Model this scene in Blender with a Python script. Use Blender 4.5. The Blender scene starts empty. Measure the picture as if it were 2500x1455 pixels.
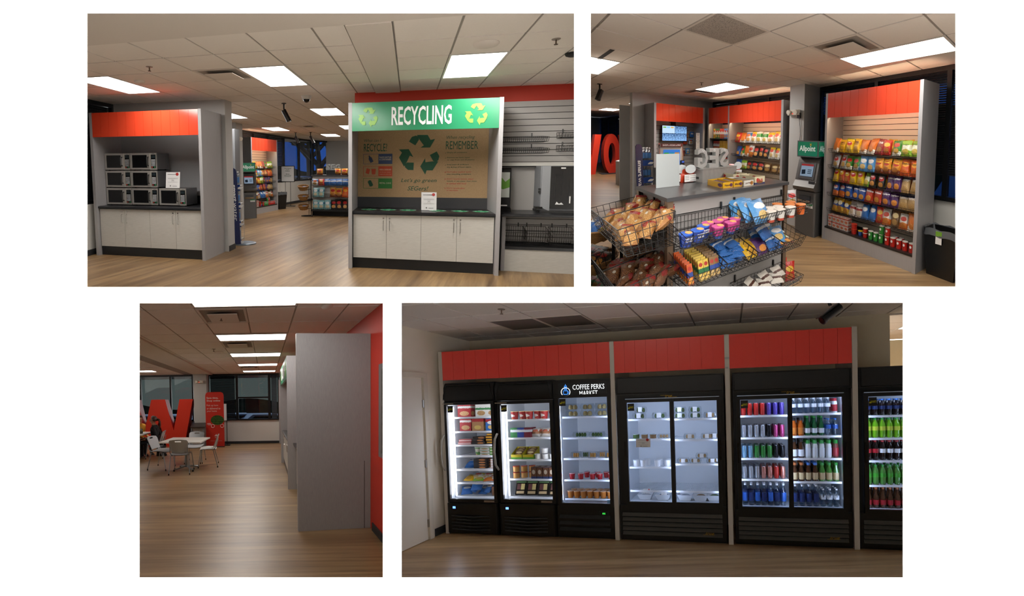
import bpy, bmesh, math, random
from mathutils import Vector, Matrix
random.seed(7)
PI = math.pi
SC = bpy.context.scene
COL = SC.collection

# ---------------------------------------------------------------- camera, world, light, exposure
cam_data = bpy.data.cameras.new('camera')
cam_data.sensor_width = 36.0
cam_data.lens = 18.0
cam_data.clip_end = 200
cam_data.clip_start = 0.05
cam = bpy.data.objects.new('camera', cam_data)
COL.objects.link(cam)
cam.location = (0, 0, 1.5)
cam.rotation_euler = (PI / 2, 0, 0)
SC.camera = cam

world = bpy.data.worlds.new('surrounding_light')
SC.world = world
world.use_nodes = True
wn = world.node_tree
bg = wn.nodes['Background']
bg.inputs[0].default_value = (1.0, 0.97, 0.93, 1)
bg.inputs[1].default_value = 6.0

vs = SC.view_settings
vs.view_transform = 'Standard'
vs.look = 'None'
vs.gamma = 1.0
vs.use_curve_mapping = False
vs.exposure = 0.4
LAMP = 13.5          # strength of the ceiling diffusers

# ---------------------------------------------------------------- frames
class Frame:
    """A standing place: origin and the three directions (right, depth, up) things are measured along."""
    def __init__(s, o, m=None, tag=''):
        s.o = Vector(o)
        s.m = Matrix(m).transposed() if m is not None else Matrix.Identity(3)
        s.tag = tag
    def sub(s, at, deg=0.0):
        f = Frame(s.o + s.m @ Vector(at))
        a = math.radians(deg)
        f.m = s.m @ Matrix(((math.cos(a), -math.sin(a), 0), (math.sin(a), math.cos(a), 0), (0, 0, 1)))
        f.tag = s.tag
        return f
    def w(s, p):
        return s.o + s.m @ Vector(p)

R1 = Frame((-0.05573, 0.17459, -0.01051), ((1.07673, -0.27461, -0.06657), (-0.26539, 1.31844, 0.33985), (0.03596, -0.11264, 0.97452)), 'A')
R2 = Frame((0.03449, 0.14281, -0.15008), ((0.05257, -1.27780, -0.41272), (1.35904, 1.27344, 0.37923), (-0.02037, -0.08435, 0.97465)), 'B')
R3 = Frame((-0.03907, 0.13522, -0.18146), ((1.01005, -0.02107, 0.02036), (-0.95831, 1.99308, -0.40201), (0.02364, -0.08180, 1.01722)), 'C')
R4 = Frame((0.06710, 0.06401, -0.21515), ((0.91280, -0.24842, 0.07960), (0.53851, 1.26287, -0.25378), (-0.03942, -0.03761, 1.00773)), 'D')
WLD = Frame((0, 0, 0), ((1, 0, 0), (0, 1, 0), (0, 0, 1)), 'W')

# ---------------------------------------------------------------- colours and materials
def L(c):
    if isinstance(c, str):
        c = tuple(int(c[i:i + 2], 16) / 255 for i in (0, 2, 4))
        c = tuple(x / 12.92 if x <= 0.04045 else ((x + 0.055) / 1.055) ** 2.4 for x in c)
    return (*c[:3], 1.0)

MATS = {}
class NT:
    def __init__(s, name):
        s.m = bpy.data.materials.new(name)
        s.m.use_nodes = True
        s.t = s.m.node_tree
        s.b = s.t.nodes['Principled BSDF']
        s.out = s.t.nodes['Material Output']
    def n(s, kind, **kw):
        nd = s.t.nodes.new('ShaderNode' + kind)
        for k, v in kw.items():
            setattr(nd, k, v)
        return nd
    def l(s, a, b):
        s.t.links.new(a, b)
    def val(s, sock, v):
        if hasattr(v, 'links') or hasattr(v, 'is_output'):
            s.l(v, sock)
        else:
            sock.default_value = v
    def math(s, op, a, b=0.0, c=0.0, clamp=False):
        nd = s.n('Math', operation=op, use_clamp=clamp)
        for i, x in enumerate((a, b, c)):
            s.val(nd.inputs[i], x)
        return nd.outputs[0]
    def mix(s, f, a, b):
        nd = s.n('Mix', data_type='RGBA')
        s.val(nd.inputs[0], f)
        s.val(nd.inputs[6], a)
        s.val(nd.inputs[7], b)
        return nd.outputs[2]
    def uv(s):
        t = s.n('UVMap')
        sp = s.n('SeparateXYZ')
        s.l(t.outputs[0], sp.inputs[0])
        return t.outputs[0], sp.outputs[0], sp.outputs[1]
    def coord(s, scale=(1, 1, 1), kind='Object'):
        t = s.n('TexCoord')
        mp = s.n('Mapping')
        mp.inputs['Scale'].default_value = scale
        s.l(t.outputs[kind], mp.inputs[0])
        return mp.outputs[0]
    def noise(s, vec, scale=5, detail=3, rough=.5):
        nd = s.n('TexNoise')
        if vec is not None:
            s.l(vec, nd.inputs['Vector'])
        nd.inputs['Scale'].default_value = scale
        nd.inputs['Detail'].default_value = detail
        nd.inputs['Roughness'].default_value = rough
        return nd.outputs[0]
    def bump(s, h, strength=.2, dist=.01):
        b = s.n('Bump')
        b.inputs['Strength'].default_value = strength
        b.inputs['Distance'].default_value = dist
        s.l(h, b.inputs['Height'])
        s.l(b.outputs[0], s.b.inputs['Normal'])

def pm(name, col, rough=.5, metal=0.0, spec=.5, var=0.0, vscale=6.0, emit=None, es=1.0, coat=0.0, trans=0.0):
    if name in MATS:
        return MATS[name]
    t = NT(name)
    c = L(col)
    t.b.inputs['Base Color'].default_value = c
    t.b.inputs['Roughness'].default_value = rough
    t.b.inputs['Metallic'].default_value = metal
    t.b.inputs['Specular IOR Level'].default_value = spec
    t.b.inputs['Coat Weight'].default_value = coat
    if trans:
        t.b.inputs['Transmission Weight'].default_value = trans
    if var:
        k = t.noise(t.coord(), vscale, 4)
        t.l(t.mix(k, tuple(x * (1 - var) for x in c[:3]) + (1,), tuple(min(1, x * (1 + var)) for x in c[:3]) + (1,)), t.b.inputs['Base Color'])
    if emit is not None:
        t.b.inputs['Emission Color'].default_value = L(emit)
        t.b.inputs['Emission Strength'].default_value = es
    MATS[name] = t.m
    return t.m

def streak(name, c1, c2, scale, rough=.5, kind='Object', nscale=1.0, detail=5, lo=.35, hi=.65, spec=.4):
    """colour drawn out along one direction: brushed laminate, vinyl wood grain"""
    if name in MATS:
        return MATS[name]
    t = NT(name)
    k = t.noise(t.coord(scale, kind), nscale, detail, .62)
    mr = t.n('MapRange')
    t.l(k, mr.inputs[0])
    mr.inputs[1].default_value = lo
    mr.inputs[2].default_value = hi
    t.l(t.mix(mr.outputs[0], L(c1), L(c2)), t.b.inputs['Base Color'])
    t.b.inputs['Roughness'].default_value = rough
    t.b.inputs['Specular IOR Level'].default_value = spec
    MATS[name] = t.m
    return t.m

def glow(name, col, s):
    if name in MATS:
        return MATS[name]
    t = NT(name)
    e = t.n('Emission')
    e.inputs[0].default_value = L(col)
    e.inputs[1].default_value = s
    t.l(e.outputs[0], t.out.inputs[0])
    MATS[name] = t.m
    return t.m

def pane(name, tint=(1, 1, 1), refl=1.0, rough=0.0):
    """thin clear sheet: what lies behind it plus its own Fresnel reflection"""
    if name in MATS:
        return MATS[name]
    t = NT(name)
    tr = t.n('BsdfTransparent')
    tr.inputs[0].default_value = (*tint, 1)
    gl = t.n('BsdfGlossy')
    gl.inputs['Roughness'].default_value = rough
    lw = t.n('LayerWeight')
    lw.inputs[0].default_value = .5
    sch = t.math('ADD', t.math('MULTIPLY', t.math('POWER', lw.outputs['Facing'], 5.0), .96), .04)
    mx = t.n('MixShader')
    t.l(t.math('MULTIPLY', sch, refl, clamp=True), mx.inputs[0])
    t.l(tr.outputs[0], mx.inputs[1])
    t.l(gl.outputs[0], mx.inputs[2])
    t.l(mx.outputs[0], t.out.inputs[0])
    MATS[name] = t.m
    return t.m

def pack(name, base, band=None, logo=None, pic=None, band_at=(.0, .22), logo_at=(.5, .66, .34, .15), pic_at=(.5, .28, .3, .17), rough=.32, pic2=None, crinkle=.5):
    """printed packaging film or card: ground colour, a band, an oval badge, a product picture"""
    if name in MATS:
        return MATS[name]
    t = NT(name)
    def ink(c):
        return tuple(x * .76 for x in L(c)[:3]) + (1,)
    uv, u, v = t.uv()
    nz = t.noise(uv, 9, 3)
    col = ink(base)
    def oval(c):
        a = t.math('POWER', t.math('DIVIDE', t.math('SUBTRACT', u, c[0]), c[2]), 2)
        b = t.math('POWER', t.math('DIVIDE', t.math('SUBTRACT', v, c[1]), c[3]), 2)
        r = t.math('ADD', t.math('ADD', a, b), t.math('MULTIPLY', t.math('SUBTRACT', nz, .5), .5))
        return t.math('LESS_THAN', r, 1.0)
    sock = None
    def put(mask, c):
        nonlocal sock
        sock = t.mix(mask, sock if sock is not None else col, c)
    if band is not None:
        w = t.math('ADD', v, t.math('MULTIPLY', t.math('SUBTRACT', nz, .5), .12))
        put(t.math('MULTIPLY', t.math('GREATER_THAN', w, band_at[0]), t.math('LESS_THAN', w, band_at[1])), ink(band))
    if pic is not None:
        sp = t.math('GREATER_THAN', t.noise(uv, 22, 2), .5)
        put(oval(pic_at), t.mix(sp, ink(pic), ink(pic2 or pic)))
    if logo is not None:
        put(oval(logo_at), ink(logo))
    if sock is None:
        t.b.inputs['Base Color'].default_value = col
    else:
        t.l(sock, t.b.inputs['Base Color'])
    t.b.inputs['Roughness'].default_value = rough
    if crinkle:
        t.bump(t.noise(uv, 14, 4, .6), crinkle, .012)
    MATS[name] = t.m
    return t.m

# ---------------------------------------------------------------- mesh builder
_txt = {}
def text_mesh(s, bold=0.0, spacing=1.0, shear=0.0):
    key = (s, bold, spacing, shear)
    if key not in _txt:
        cu = bpy.data.curves.new('t', 'FONT')
        cu.body = s
        cu.size = 1.0
        cu.offset = bold
        cu.resolution_u = 2
        cu.space_character = spacing
        cu.shear = shear
        ob = bpy.data.objects.new('t', cu)
        me = bpy.data.meshes.new_from_object(ob)
        vs_ = [(v.co.x, v.co.y) for v in me.vertices]
        fs = [tuple(p.vertices) for p in me.polygons]
        bpy.data.objects.remove(ob)
        bpy.data.curves.remove(cu)
        bpy.data.meshes.remove(me)
        x0 = min(a for a, b in vs_); x1 = max(a for a, b in vs_)
        y0 = min(b for a, b in vs_); y1 = max(b for a, b in vs_)
        _txt[key] = ([((a - x0), (b - y0)) for a, b in vs_], fs, x1 - x0, y1 - y0)
    return _txt[key]

class MB:
    def __init__(s):
        s.v = []; s.f = []; s.uv = []
    def _add(s, vs_, fs, uvs=None):
        o = len(s.v)
        s.v += vs_
        for i, f in enumerate(fs):
            s.f.append(tuple(o + k for k in f))
            if uvs is not None and uvs[i] is not None:
                s.uv.append(uvs[i])
            else:
                s.uv.append(((0, 0), (1, 0), (1, 1), (0, 1)) if len(f) == 4 else tuple((.5, .5) for _ in f))
        return s
    def box(s, x0, x1, y0, y1, z0, z1):
        v = [(x0, y0, z0), (x1, y0, z0), (x1, y1, z0), (x0, y1, z0), (x0, y0, z1), (x1, y0, z1), (x1, y1, z1), (x0, y1, z1)]
        return s._add(v, [(0, 1, 5, 4), (1, 2, 6, 5), (2, 3, 7, 6), (3, 0, 4, 7), (4, 5, 6, 7), (3, 2, 1, 0)])
    def cbox(s, x0, x1, y0, y1, z0, z1, r=.01):
        """box with chamfered upright edges and rounded front"""
        p = []
        for cx, cy, a0 in ((x1 - r, y1 - r, 0), (x0 + r, y1 - r, 90), (x0 + r, y0 + r, 180), (x1 - r, y0 + r, 270)):
            for k in range(4):
                a = math.radians(a0 + 30 * k)
                p.append((cx + r * math.cos(a), cy + r * math.sin(a)))
        return s.prism(p, 'xy', z0, z1)
    def quad(s, a, b, c, d):
        return s._add([a, b, c, d], [(0, 1, 2, 3)])
    def prism(s, poly, plane, t0, t1):
        def P(a, b, t):
            return {'xy': (a, b, t), 'xz': (a, t, b), 'yz': (t, a, b)}[plane]
        ar = sum(poly[i][0] * poly[(i + 1) % len(poly)][1] - poly[(i + 1) % len(poly)][0] * poly[i][1] for i in range(len(poly)))
        if (ar < 0):
            poly = list(reversed(poly))
        if plane == 'xz':
            poly = list(reversed(poly))
        n = len(poly)
        xs = [p[0] for p in poly]; ys = [p[1] for p in poly]
        ux = lambda p: (p[0] - min(xs)) / (max(xs) - min(xs) + 1e-9)
        uy = lambda p: (p[1] - min(ys)) / (max(ys) - min(ys) + 1e-9)
        v = [P(a, b, t0) for a, b in poly] + [P(a, b, t1) for a, b in poly]
        f = [tuple(reversed(range(n))), tuple(range(n, 2 * n))]
        uvs = [tuple((ux(p), uy(p)) for p in reversed(poly)), tuple((ux(p), uy(p)) for p in poly)]
        for i in range(n):
            j = (i + 1) % n
            f.append((i, j, n + j, n + i)); uvs.append(None)
        return s._add(v, f, uvs)
    def ring(s, c, d, r, n, e=None):
        d = Vector(d).normalized()
        a = d.orthogonal().normalized() if e is None else Vector(e)
        b = d.cross(a)
        c = Vector(c)
        return [tuple(c + a * (r * math.cos(2 * PI * k / n)) + b * (r * math.sin(2 * PI * k / n))) for k in range(n)]
    def cyl(s, p0, p1, r0, r1=None, n=12, caps=True):
        r1 = r0 if r1 is None else r1
        d = Vector(p1) - Vector(p0)
        v = s.ring(p0, d, r0, n) + s.ring(p1, d, r1, n)
        f = [(k, (k + 1) % n, n + (k + 1) % n, n + k) for k in range(n)]
        uvs = [((k / n, 0), ((k + 1) / n, 0), ((k + 1) / n, 1), (k / n, 1)) for k in range(n)]
        if caps:
            f += [tuple(reversed(range(n))), tuple(range(n, 2 * n))]; uvs += [None, None]
        return s._add(v, f, uvs)
    def tube(s, pts, r, n=5, closed=False):
        pts = [Vector(p) for p in pts]
        m = len(pts)
        v = []; e = None
        for i, p in enumerate(pts):
            if closed:
                d = (pts[(i + 1) % m] - pts[i - 1])
            else:
                d = pts[min(i + 1, m - 1)] - pts[max(i - 1, 0)]
            d.normalize()
            if e is None:
                e = d.orthogonal().normalized()
            else:
                e = (e - d * e.dot(d))
                e = e.normalized() if e.length > 1e-6 else d.orthogonal().normalized()
            v += s.ring(p, d, r, n, e)
        f = []
        for i in range(m if closed else m - 1):
            j = (i + 1) % m
            f += [(i * n + k, i * n + (k + 1) % n, j * n + (k + 1) % n, j * n + k) for k in range(n)]
        if not closed:
            f += [tuple(reversed(range(n))), tuple(range((m - 1) * n, m * n))]
        return s._add(v, f)
    def lathe(s, prof, c=(0, 0, 0), n=14, sx=1.0, sy=1.0):
        v = []; m = len(prof)
        for r, z in prof:
            v += [(c[0] + sx * r * math.cos(2 * PI * k / n), c[1] + sy * r * math.sin(2 * PI * k / n), c[2] + z) for k in range(n)]
        f = []; uvs = []
        for i in range(m - 1):
            for k in range(n):
                f.append((i * n + k, i * n + (k + 1) % n, (i + 1) * n + (k + 1) % n, (i + 1) * n + k))
                uvs.append(((k / n, i / (m - 1)), ((k + 1) / n, i / (m - 1)), ((k + 1) / n, (i + 1) / (m - 1)), (k / n, (i + 1) / (m - 1))))
        if prof[0][0] > 1e-5:
            f.append(tuple(reversed(range(n)))); uvs.append(None)
        if prof[-1][0] > 1e-5:
            f.append(tuple(range((m - 1) * n, m * n))); uvs.append(None)
        return s._add(v, f, uvs)
    def surf(s, fn, nu, nv, closed=False):
        v = [fn(i / nu, j / nv) for j in range(nv + 1) for i in range(nu + 1)]
        f = []; uvs = []
        for j in range(nv):
            for i in range(nu):
                a = j * (nu + 1) + i
                f.append((a, a + 1, a + nu + 2, a + nu + 1))
                uvs.append(((i / nu, j / nv), ((i + 1) / nu, j / nv), ((i + 1) / nu, (j + 1) / nv), (i / nu, (j + 1) / nv)))
        return s._add(v, f, uvs)
    def text(s, body, at, height, plane='xz', width=None, align='c', bold=0.0, depth=0.0, spacing=1.0, shear=0.0, up=1):
        """lettering standing in a plane; at = centre / left end of its base line"""
        vs_, fs, w, h = text_mesh(body, bold, spacing, shear)
        k = height / h
        kx = (width / w) if width else k
        ox = {'c': -w * kx / 2, 'l': 0, 'r': -w * kx}[align]
        pts = [(a * kx + ox, b * k) for a, b in vs_]
        if plane == 'xz':
            v = [(at[0] + a, at[1], at[2] + b) for a, b in pts]; v2 = [(x, y + depth, z) for x, y, z in v]
        elif plane == 'yz':      # read from +x side, running along +y
            v = [(at[0], at[1] + a, at[2] + b) for a, b in pts]; v2 = [(x - depth, y, z) for x, y, z in v]
        elif plane == 'xy':
            v = [(at[0] + a, at[1] + b, at[2]) for a, b in pts]; v2 = [(x, y, z - depth) for x, y, z in v]
        elif plane == 'down':    # text turned a quarter clockwise, running downwards
            v = [(at[0] + b, at[1], at[2] - a) for a, b in pts]; v2 = [(x, y + depth, z) for x, y, z in v]
        s._add(v, fs)
        if depth:
            n = len(v)
            s._add(v2, [tuple(reversed(f)) for f in fs])
            ed = {}
            for f in fs:
                for i in range(len(f)):
                    e = (f[i], f[(i + 1) % len(f)])
                    ed[tuple(sorted(e))] = None if tuple(sorted(e)) in ed else e
            o = len(s.v) - 2 * n
            for e in ed.values():
                if e:
                    s.f.append((o + e[1], o + e[0], o + n + e[0], o + n + e[1])); s.uv.append(((0, 0), (1, 0), (1, 1), (0, 1)))
        return s
    def move(s, fn, start=0):
        s.v[start:] = [tuple(fn(*p)) for p in s.v[start:]]
        return s
    def rot(s, axis, deg, c=(0, 0, 0), start=0):
        m = Matrix.Rotation(math.radians(deg), 3, axis)
        c = Vector(c)
        s.v[start:] = [tuple(c + m @ (Vector(p) - c)) for p in s.v[start:]]
        return s
    def shift(s, dx, dy, dz, start=0):
        s.v[start:] = [(x + dx, y + dy, z + dz) for x, y, z in s.v[start:]]
        return s

def mesh(name, mb, F, mat, smooth=False):
    me = bpy.data.meshes.new(name)
    m = F.m
    me.from_pydata([m @ Vector(p) for p in mb.v], [], mb.f)
    ul = me.uv_layers.new(name='uv')
    flat = []
    for u in mb.uv:
        for a in u:
            flat += a
    if len(flat) == 2 * len(me.loops):
        ul.data.foreach_set('uv', flat)
    me.materials.append(mat)
    if smooth:
        me.polygons.foreach_set('use_smooth', [True] * len(me.polygons))
        me.set_sharp_from_angle(angle=math.radians(42))
    me.update()
    return me

def tag(o, label, cat=None, group=None, kind=None):
    if label: o['label'] = label
    if cat: o['category'] = cat
    if group: o['group'] = group
    if kind: o['kind'] = kind
    return o

def obj(name, mb, F, mat, at=(0, 0, 0), parent=None, smooth=False, label=None, cat=None, group=None, kind=None):
    """one mesh object; its points are measured from AT (from the parent's own point when it has one)"""
    o = bpy.data.objects.new(name, mesh(name, mb, F, mat, smooth))
    COL.objects.link(o)
    o['site'] = F.tag
    if parent is not None:
        o.parent = parent
        o.location = F.m @ Vector(at)
    else:
        o.location = F.w(at)
    return tag(o, label, cat, group, kind)

def thing(name, F, at, label, cat, group=None, kind=None):
    o = bpy.data.objects.new(name, None)
    o.empty_display_size = .05
    COL.objects.link(o)
    o['site'] = F.tag
    o.location = F.w(at)
    return tag(o, label, cat, group, kind)

def clone(root, F, at, label=None, group=None):
    r = root.copy(); COL.objects.link(r)
    r.location = F.w(at)
    if label: r['label'] = label
    if group: r['group'] = group
    for c in list(root.children):
        d = c.copy(); COL.objects.link(d); d.parent = r
        for g in list(c.children):
            e = g.copy(); COL.objects.link(e); e.parent = d
    return r

ORD = ['first', 'second', 'third', 'fourth', 'fifth', 'sixth', 'seventh', 'eighth', 'ninth', 'tenth', 'eleventh', 'twelfth', 'thirteenth', 'fourteenth', 'fifteenth', 'sixteenth', 'seventeenth', 'eighteenth', 'nineteenth', 'twentieth']
def nth(i):
    return ORD[i] if i < len(ORD) else str(i + 1) + 'th'

# ---------------------------------------------------------------- shared materials
m_tile = pm('ceiling_tile_mineral', 'ece4db', .9, var=.04, vscale=60)
m_bar = pm('ceiling_bar', '9a928a', .7)
m_gyp = pm('gypsum_paint', 'ddd4ca', .85)
m_grey = streak('grey_laminate', '969597', 'a6a4a5', (14, 14, .8), .42, nscale=9, lo=.2, hi=.8)
m_dgrey = streak('dark_grey_laminate', '6f7176', '7c7e82', (14, 14, .8), .42, nscale=9, lo=.2, hi=.8)
m_door = streak('pale_laminate', 'b5b3ad', 'c9c7c1', (1.2, 8, 40), .42, nscale=4, lo=.25, hi=.75)
m_black = pm('black_plastic', '0f0f10', .42)
m_blackgloss = pm('black_gloss', '0a0a0b', .18)
m_counter = pm('dark_laminate_top', '3a3b3e', .3, var=.1, vscale=90)
m_ctop = pm('black_laminate_top', '1d1e21', .32, var=.15, vscale=80)
m_wall = pm('painted_wall', 'b9b7b2', .8)
m_wgrey = pm('grey_painted_wall', 'bcbcbb', .8)
m_niche = pm('niche_grey', '8f9092', .7)
m_white = pm('white_paint', 'd8d6d0', .7)
m_base = pm('rubber_baseboard', '2e3033', .6)
m_wire = pm('black_wire', '0b0b0c', .4, spec=.6)
m_steel = pm('brushed_steel', 'a9a7a4', .34, 1.0)
m_chrome = pm('chrome', 'cfcfd2', .16, 1.0)
m_dark = pm('dark_recess', '18191b', .7)
m_frame = pm('window_frame_black', '131416', .45)
m_blind = pm('blind_slat', '191b1f', .5)
m_orange = pm('orange_header_laminate', 'd9462a', .2, spec=.6)
m_red = pm('red_wall_paint', 'b8331f', .6)
m_redhdr = pm('red_header_laminate', 'cf3f36', .2, spec=.6)
m_diff = glow('lamp_diffuser', 'fffaf3', LAMP)
m_slat = pm('slatwall_grey', 'aeaba8', .5)
m_slatw = pm('slatwall_cream', 'dcd2c0', .5)
m_paper = pm('white_paper', 'e4e4e4', .6)
m_ink = pm('grey_ink', '6d6d70', .7)
m_inkr = pm('red_ink', 'b8322f', .6)
m_acr = pane('clear_acrylic', (.97, .97, .97), 1.0)
m_glass = pane('window_glass', (.82, .86, .88), 1.6)
m_gold = pm('gold_lettering', 'c8a13a', .35, .6)
def floor_mat(name, scale, c1='6a5138', c2='b29368'):
    t = NT(name)
    co = t.coord(scale)
    k = t.noise(co, 1.0, 7, .68)
    k2 = t.noise(t.coord(tuple(x * .22 for x in scale)), 1.0, 3, .5)
    mr = t.n('MapRange'); t.l(k, mr.inputs[0]); mr.inputs[1].default_value = .3; mr.inputs[2].default_value = .7
    a = t.mix(mr.outputs[0], L(c1), L(c2))
    mr2 = t.n('MapRange'); t.l(k2, mr2.inputs[0]); mr2.inputs[1].default_value = .35; mr2.inputs[2].default_value = .65
    c = t.n('Mix', data_type='RGBA', blend_type='MULTIPLY'); c.inputs[0].default_value = .45
    t.l(a, c.inputs[6]); t.l(t.mix(mr2.outputs[0], L('a08c78'), L('ffffff')), c.inputs[7])
    t.l(c.outputs[2], t.b.inputs['Base Color'])
    t.b.inputs['Roughness'].default_value = .36
    t.b.inputs['Specular IOR Level'].default_value = .45
    t.bump(k, .08, .004)
    return t.m

# ---------------------------------------------------------------- setting pieces
def struct(name, mb, F, mat, label, **kw):
    return obj(name, mb, F, mat, kind='structure', label=label, **kw)

def ceiling(F, name, xs, ys, z, holes, label, ysolo=99, region=None):
    """grid of lay-in tiles under a plate; each tile a piece of its own as far as ysolo"""
    mb = MB()
    x0, x1, y0, y1 = region or (xs[0], xs[-1], ys[0], ys[-1])
    mb.box(x0, x1, y0, y1, z + .008, z + .05)
    c = struct(name, mb, F, m_bar, label)
    far = MB()
    cache = {}
    for i in range(len(xs) - 1):
        for j in range(len(ys) - 1):
            cx, cy = (xs[i] + xs[i + 1]) / 2, (ys[j] + ys[j + 1]) / 2
            if any(a < cx < b and d < cy < e for a, b, d, e in holes):
                continue
            hx, hy = (xs[i + 1] - xs[i]) / 2 - .011, (ys[j + 1] - ys[j]) / 2 - .011
            if cy > ysolo:
                far.box(cx - hx, cx + hx, cy - hy, cy + hy, z, z + .008)
                continue
            k = (round(hx, 3), round(hy, 3))
            wp = F.m @ Vector((cx, cy, 0))
            off = F.w((cx, cy, z)) - c.location
            if k not in cache:
                o = obj('ceiling_tile', MB().box(-hx, hx, -hy, hy, 0, .008), F, m_tile, parent=c)
                cache[k] = o
            else:
                o = cache[k].copy(); COL.objects.link(o); o.parent = c
            o.location = off
    if far.v:
        o = obj('ceiling_tile_field', far, F, m_tile, parent=c, kind='stuff')
        o.location = F.w((0, 0, 0)) - c.location
    return c

def troffer(F, x0, x1, y0, y1, z, label, group=None, mat=None):
    t = thing('ceiling_light', F, ((x0 + x1) / 2, (y0 + y1) / 2, z), label, 'light', group)
    a, b = (x1 - x0) / 2, (y1 - y0) / 2
    w = .022
    m = MB().box(-a, a, -b, -b + w, -.006, .02).box(-a, a, b - w, b, -.006, .02).box(-a, -a + w, -b + w, b - w, -.006, .02).box(a - w, a, -b + w, b - w, -.006, .02)
    obj('light_frame', m, F, pm('lamp_frame', 'd8d4ce', .5), parent=t)
    obj('diffuser', MB().box(-a + w, a - w, -b + w, b - w, .0, .018), F, mat or m_diff, parent=t)
    return t

def air_vent(F, x0, x1, y0, y1, z, label):
    t = thing('air_vent', F, ((x0 + x1) / 2, (y0 + y1) / 2, z), label, 'vent')
    a, b = (x1 - x0) / 2, (y1 - y0) / 2
    w = .03
    m = MB().box(-a, a, -b, -b + w, -.004, .02).box(-a, a, b - w, b, -.004, .02).box(-a, -a + w, -b + w, b - w, -.004, .02).box(a - w, a, -b + w, b - w, -.004, .02)
    obj('vent_frame', m, F, m_gyp, parent=t)
    obj('vent_throat', MB().box(-a + w, a - w, -b + w, b - w, .012, .02), F, m_dark, parent=t)
    c, d = a * .62, b * .62
    obj('vent_plaque', MB().box(-c, c, -d, d, -.03, -.024), F, m_gyp, parent=t)
    return t

def sprinkler(F, x, y, z, label):
    t = thing('fire_sprinkler', F, (x, y, z), label, 'sprinkler')
    obj('escutcheon', MB().lathe([(.0, -.008), (.035, -.006), (.04, 0)], n=12), F, pm('sprinkler_ring', '8d8378', .4), parent=t, smooth=True)
    obj('sprinkler_head', MB().cyl((0, 0, -.05), (0, 0, -.006), .007, n=8).cyl((0, 0, -.053), (0, 0, -.048), .018, n=8), F, pm('sprinkler_metal', '6a5a4e', .4, .8), parent=t)
    return t

def ceiling_disc(F, x, y, z, r, name, label, cat, mat=None):
    return obj(name, MB().lathe([(.0, -.035), (r * .55, -.034), (r * .9, -.022), (r, -.006), (r, 0)], n=20), F, mat or m_gyp, at=(x, y, z), smooth=True, label=label, cat=cat)

def bullet_camera(F, x, y, z, yaw, label, s=1.0, pitch=62):
    t = thing('security_camera', F, (x, y, z), label, 'camera')
    obj('mount_plate', MB().cyl((0, 0, -.012 * s), (0, 0, 0), .045 * s, n=14), F, m_black, parent=t)
    obj('mount_arm', MB().tube([(0, 0, 0), (0, 0, -.1 * s), (.015 * s, 0, -.15 * s)], .016 * s, 8), F, m_black, parent=t, smooth=True)
    b = MB().cyl((-.1 * s, 0, 0), (.1 * s, 0, 0), .04 * s, n=14).cyl((.1 * s, 0, 0), (.13 * s, 0, 0), .046 * s, n=14)
    b.box(-.1 * s, .15 * s, -.036 * s, .036 * s, .036 * s, .046 * s)
    b.rot('Y', pitch).rot('Z', yaw).shift(.03 * s, 0, -.22 * s)
    obj('camera_body', b, F, pm('camera_black', '1a1a1b', .35), parent=t, smooth=True)
    le = MB().cyl((.131 * s, 0, 0), (.134 * s, 0, 0), .034 * s, n=12).rot('Y', pitch).rot('Z', yaw).shift(.03 * s, 0, -.22 * s)
    obj('lens', le, F, m_blackgloss, parent=t)
    return t

def dome_camera(F, x, y, z, label):
    t = thing('dome_camera', F, (x, y, z), label, 'camera')
    obj('dome_housing', MB().lathe([(.072, -.06), (.085, -.02), (.09, 0)], n=18), F, pm('dome_white', 'c9c5bd', .5), parent=t, smooth=True)
    obj('dome', MB().lathe([(0, -.115), (.03, -.108), (.055, -.085), (.062, -.06)], n=18), F, m_blackgloss, parent=t, smooth=True)
    return t

def emergency_light(F, at, yaw, label):
    t = thing('emergency_light', F, at, label, 'light')
    f = F.sub((0, 0, 0), yaw)
    b = MB().cbox(-.15, .15, -.07, 0, -.05, .05, .035)
    obj('housing', b, f, pm('emergency_white', 'd9d5c9', .5), parent=t, smooth=True)
    for s in (-1, 1):
        obj('lamp_head', MB().cyl((s * .09, -.1, .0), (s * .09, -.05, .01), .045, n=14), f, pm('lamp_lens', 'e6e2d6', .25), parent=t, smooth=True)
    obj('indicator', MB().box(-.008, .008, -.075, -.07, -.03, -.02), f, glow('indicator_red', 'ff2010', 2), parent=t)
    return t

# ---------------------------------------------------------------- fixtures
def header(F, parent, x0, x1, y0, y1, z0, z1, n, mat):
    """fascia of upright boards"""
    w = (x1 - x0) / n
    for i in range(n):
        obj('header_board', MB().box(x0 + i * w + .0015, x0 + (i + 1) * w - .0015, y0, y0 + .012, z0, z1), F, mat, parent=parent)
    obj('header_backing', MB().box(x0, x1, y0 + .009, y1, z0 + .003, z1 - .003), F, mat, parent=parent)

def slatwall(F, parent, x0, x1, y, z0, z1, pitch, mat, back=None):
    n = max(1, round((z1 - z0) / pitch))
    p = (z1 - z0) / n
    for i in range(n):
        obj('slat', MB().box(x0, x1, y, y + .015, z0 + i * p + .009, z0 + (i + 1) * p), F, mat, parent=parent)
    obj('slat_backing', MB().box(x0, x1, y + .012, y + .03, z0, z1), F, back or m_dark, parent=parent)

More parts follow.
